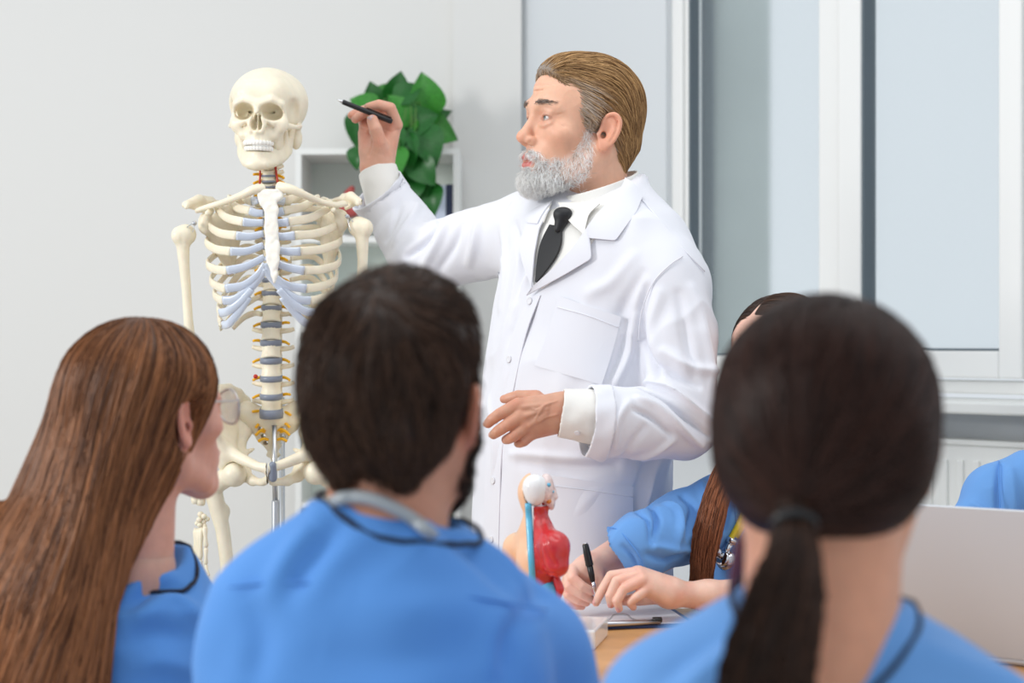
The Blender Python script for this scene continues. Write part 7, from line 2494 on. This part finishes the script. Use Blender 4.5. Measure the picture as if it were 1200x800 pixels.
Vs_ = folds(Vs_, Ns_, Fs, [([(1172, 545), (1170, 575), (1174, 620)], .006, -.010), ([(1140, 590), (1155, 600), (1168, 612)], .006, .008), ([(1135, 605), (1150, 615), (1165, 625)], .006, -.008), ([(1185, 550), (1188, 590), (1186, 630)], .008, .007)], 2.5, 3.3)
Vs_ = cloth_noise(Vs_, Ns_, .0045, (15, 34), (.4, 0, 1), .5)
yt = mesh_obj('scrub_top', Vs_, Qs_, M['scrub'], fr)
seam(Fs, [(1170, 540), (1171, 570), (1172, 600), (1172, 632)], 2.5, 3.2, .0011, 'sleeve_seam', M['scrub2'], yt, .0005)
hipy = np.array([YBT[0], YBT[1] + .05, .52])
seated_lower(fr, hipy, (-.35, -1), M['scrub'])
chair(hipy, (-.35, -1), 'white shell chair under the person behind the laptop')

# ------------------------------------------------------------------ plant on the bookcase, things on its shelves
M['leaf'] = mat('leaf_green', (30, 98, 34), 0.35, noise=(18, .3), spec=.4)
M['leaf2'] = mat('leaf_light_green', (56, 136, 44), 0.35, noise=(18, .3), spec=.4)
M['terra'] = mat('terracotta', (178, 112, 76), 0.8)
M['soil'] = mat('soil', (58, 44, 34), 0.95)
M['stem'] = mat('stem_green', (88, 134, 62), 0.6)
ztop = shelf_z[0] + th
pc = np.array([(484 - 600) * 5.2 / FPX, 5.2, ztop])
pl = empty('potted_plant', tuple(pc), 'trailing green leafy houseplant in a terracotta pot on the bookcase', 'plant')
lathe('pot', [(.045, 0), (.05, .004), (.062, .085), (.068, .086), (.068, .105), (.060, .105), (.058, .09), (.02, .09)], pc, M['terra'], pl, seg=24)
lathe('soil', [(.01, .088), (.058, .088), (.056, .092), (.01, .094)], pc, M['soil'], pl, seg=20)
# heart-shaped leaf, shared by all leaves
def leaf_mesh(nm, m):
    rows = [(0, .02), (.03, .22), (.09, .36), (.18, .45), (.30, .48), (.44, .45), (.58, .385), (.72, .29), (.84, .18), (.93, .085), (1, 0.005)]
    vs, fs = [], []
    for y, w_ in rows:
        back = -.10 * (1 - min(1, y / .2)) ** 2
        for q in (-1, -.5, 0, .5, 1):
            x = q * w_
            z = -.55 * (y - .3) ** 2 + .16 * abs(q) * w_ * 1.2 - .02 * math.cos(q * 3.1)
            vs.append((x, y + back * abs(q) * 1.0, z))
    for i in range(len(rows) - 1):
        for j in range(4):
            a = i * 5 + j; fs.append((a, a + 1, a + 6, a + 5))
    n = len(vs)
    vs2 = [(x, y, z - .006) for x, y, z in vs]
    fs2 = [tuple(i + n for i in f[::-1]) for f in fs]
    me = bpy.data.meshes.new(nm)
    me.from_pydata(vs + vs2, [], fs + fs2)
    for p in me.polygons: p.use_smooth = True
    me.materials.append(m)
    return me
lm = [leaf_mesh('leaf', M['leaf']), leaf_mesh('leaf', M['leaf2'])]
rgp = random.Random(21)
# (x, y, size px, tip direction degrees in the picture: 0 right, 90 up)
leaves = [(427, 122, 34, 150), (421, 150, 40, 255), (438, 112, 30, 100), (452, 112, 36, 60), (466, 104, 36, 75), (478, 108, 34, 40), (499, 112, 48, 95), (503, 128, 44, 60), (492, 140, 40, 20),
          (508, 152, 52, -15), (500, 168, 50, -60), (484, 160, 46, -95), (470, 150, 44, -120), (474, 178, 46, -80), (490, 186, 44, -70), (478, 204, 40, -95), (492, 216, 36, -80), (505, 232, 36, -85), (470, 128, 40, 120),
          (456, 140, 40, -150), (448, 156, 36, -110), (440, 132, 34, 170), (486, 124, 40, 150), (512, 140, 34, 45), (464, 190, 38, -100), (482, 222, 34, -105), (418, 184, 26, -95), (474, 116, 30, 10), (460, 166, 42, -85), (496, 200, 38, -50)]
hub = pc + np.array([0, 0, .10])
for i, (x, y, sz, dr) in enumerate(leaves):
    Z = 5.02 + rgp.uniform(-.05, .22) if y < 176 else 5.0 + rgp.uniform(-.05, .02)
    p = P(x, y, Z)
    a = math.radians(dr)
    tip = Vector((math.cos(a), rgp.uniform(-.35, .1), math.sin(a))).normalized()
    nrm = Vector((rgp.uniform(-.5, .3), -1.0, rgp.uniform(.1, .7)))
    nrm = (nrm - tip * nrm.dot(tip)).normalized()
    side = tip.cross(nrm)
    L_ = sz * Z / FPX
    Rm = Matrix((side, tip, nrm)).transposed().to_4x4()
    o = bpy.data.objects.new('leaf', lm[i % 3 == 0])
    link(o, pl)
    st_ = Vector(p) - tip * L_ * .45
    o.matrix_local = Matrix.Translation(st_ - pl.location) @ Rm @ Matrix.Scale(L_, 4)
    h0 = np.array(hub) + np.array([rgp.uniform(-.03, .03), rgp.uniform(-.03, .03), 0])
    e_ = np.array(st_)
    midp = (h0 + e_) / 2 + np.array([0, -.03, .05 if y > 150 else .02])
    if y > 176:
        midp = np.array([(h0[0] + e_[0]) / 2, 5.02, ztop + .14])
    sweep('petiole', catmull([h0, midp, e_], 5), .0022, M['stem'], pl, seg=6)
# red anatomical model lying on the upper shelf
M['shelfred'] = mat('red_model', (196, 92, 88), 0.4, noise=(40, .3))
ra_ = empty('heart_model', ((400 - 600) * 5.15 / FPX, 5.15, zsh), 'small red and white organ model on the upper bookcase shelf', 'anatomy model')
Fr2 = Field(np.array([(366 - 600) * 5.15 / FPX, 5.08, zsh - .01]), np.array([(440 - 600) * 5.15 / FPX, 5.26, zsh + .24]), .004)
zb_ = zsh
Bq = lambda x, z, d=0: np.array([(x - 600) * 5.15 / FPX, 5.16 + d, zb_ + z])
Fr2.ell(Bq(398, .085), (.035, .03, .04), k=0); Fr2.ell(Bq(388, .07), (.03, .03, .028), k=.015); Fr2.chain([Bq(404, .1), Bq(408, .135), Bq(412, .15)], [.018, .014, .01], k=.01); Fr2.ell(Bq(414, .09), (.02, .02, .026), k=.012)
mesh_obj('organ', *Fr2.mesh(1), M['shelfred'], ra_)
lathe('stem', [(.006, 0), (.006, .05)], Bq(398, .01), M['awhite'], ra_, seg=10)
lathe('foot', [(.03, 0), (.042, 0), (.042, .008), (.02, .012), (.006, .014)], Bq(398, 0), M['awhite'], ra_, seg=20)
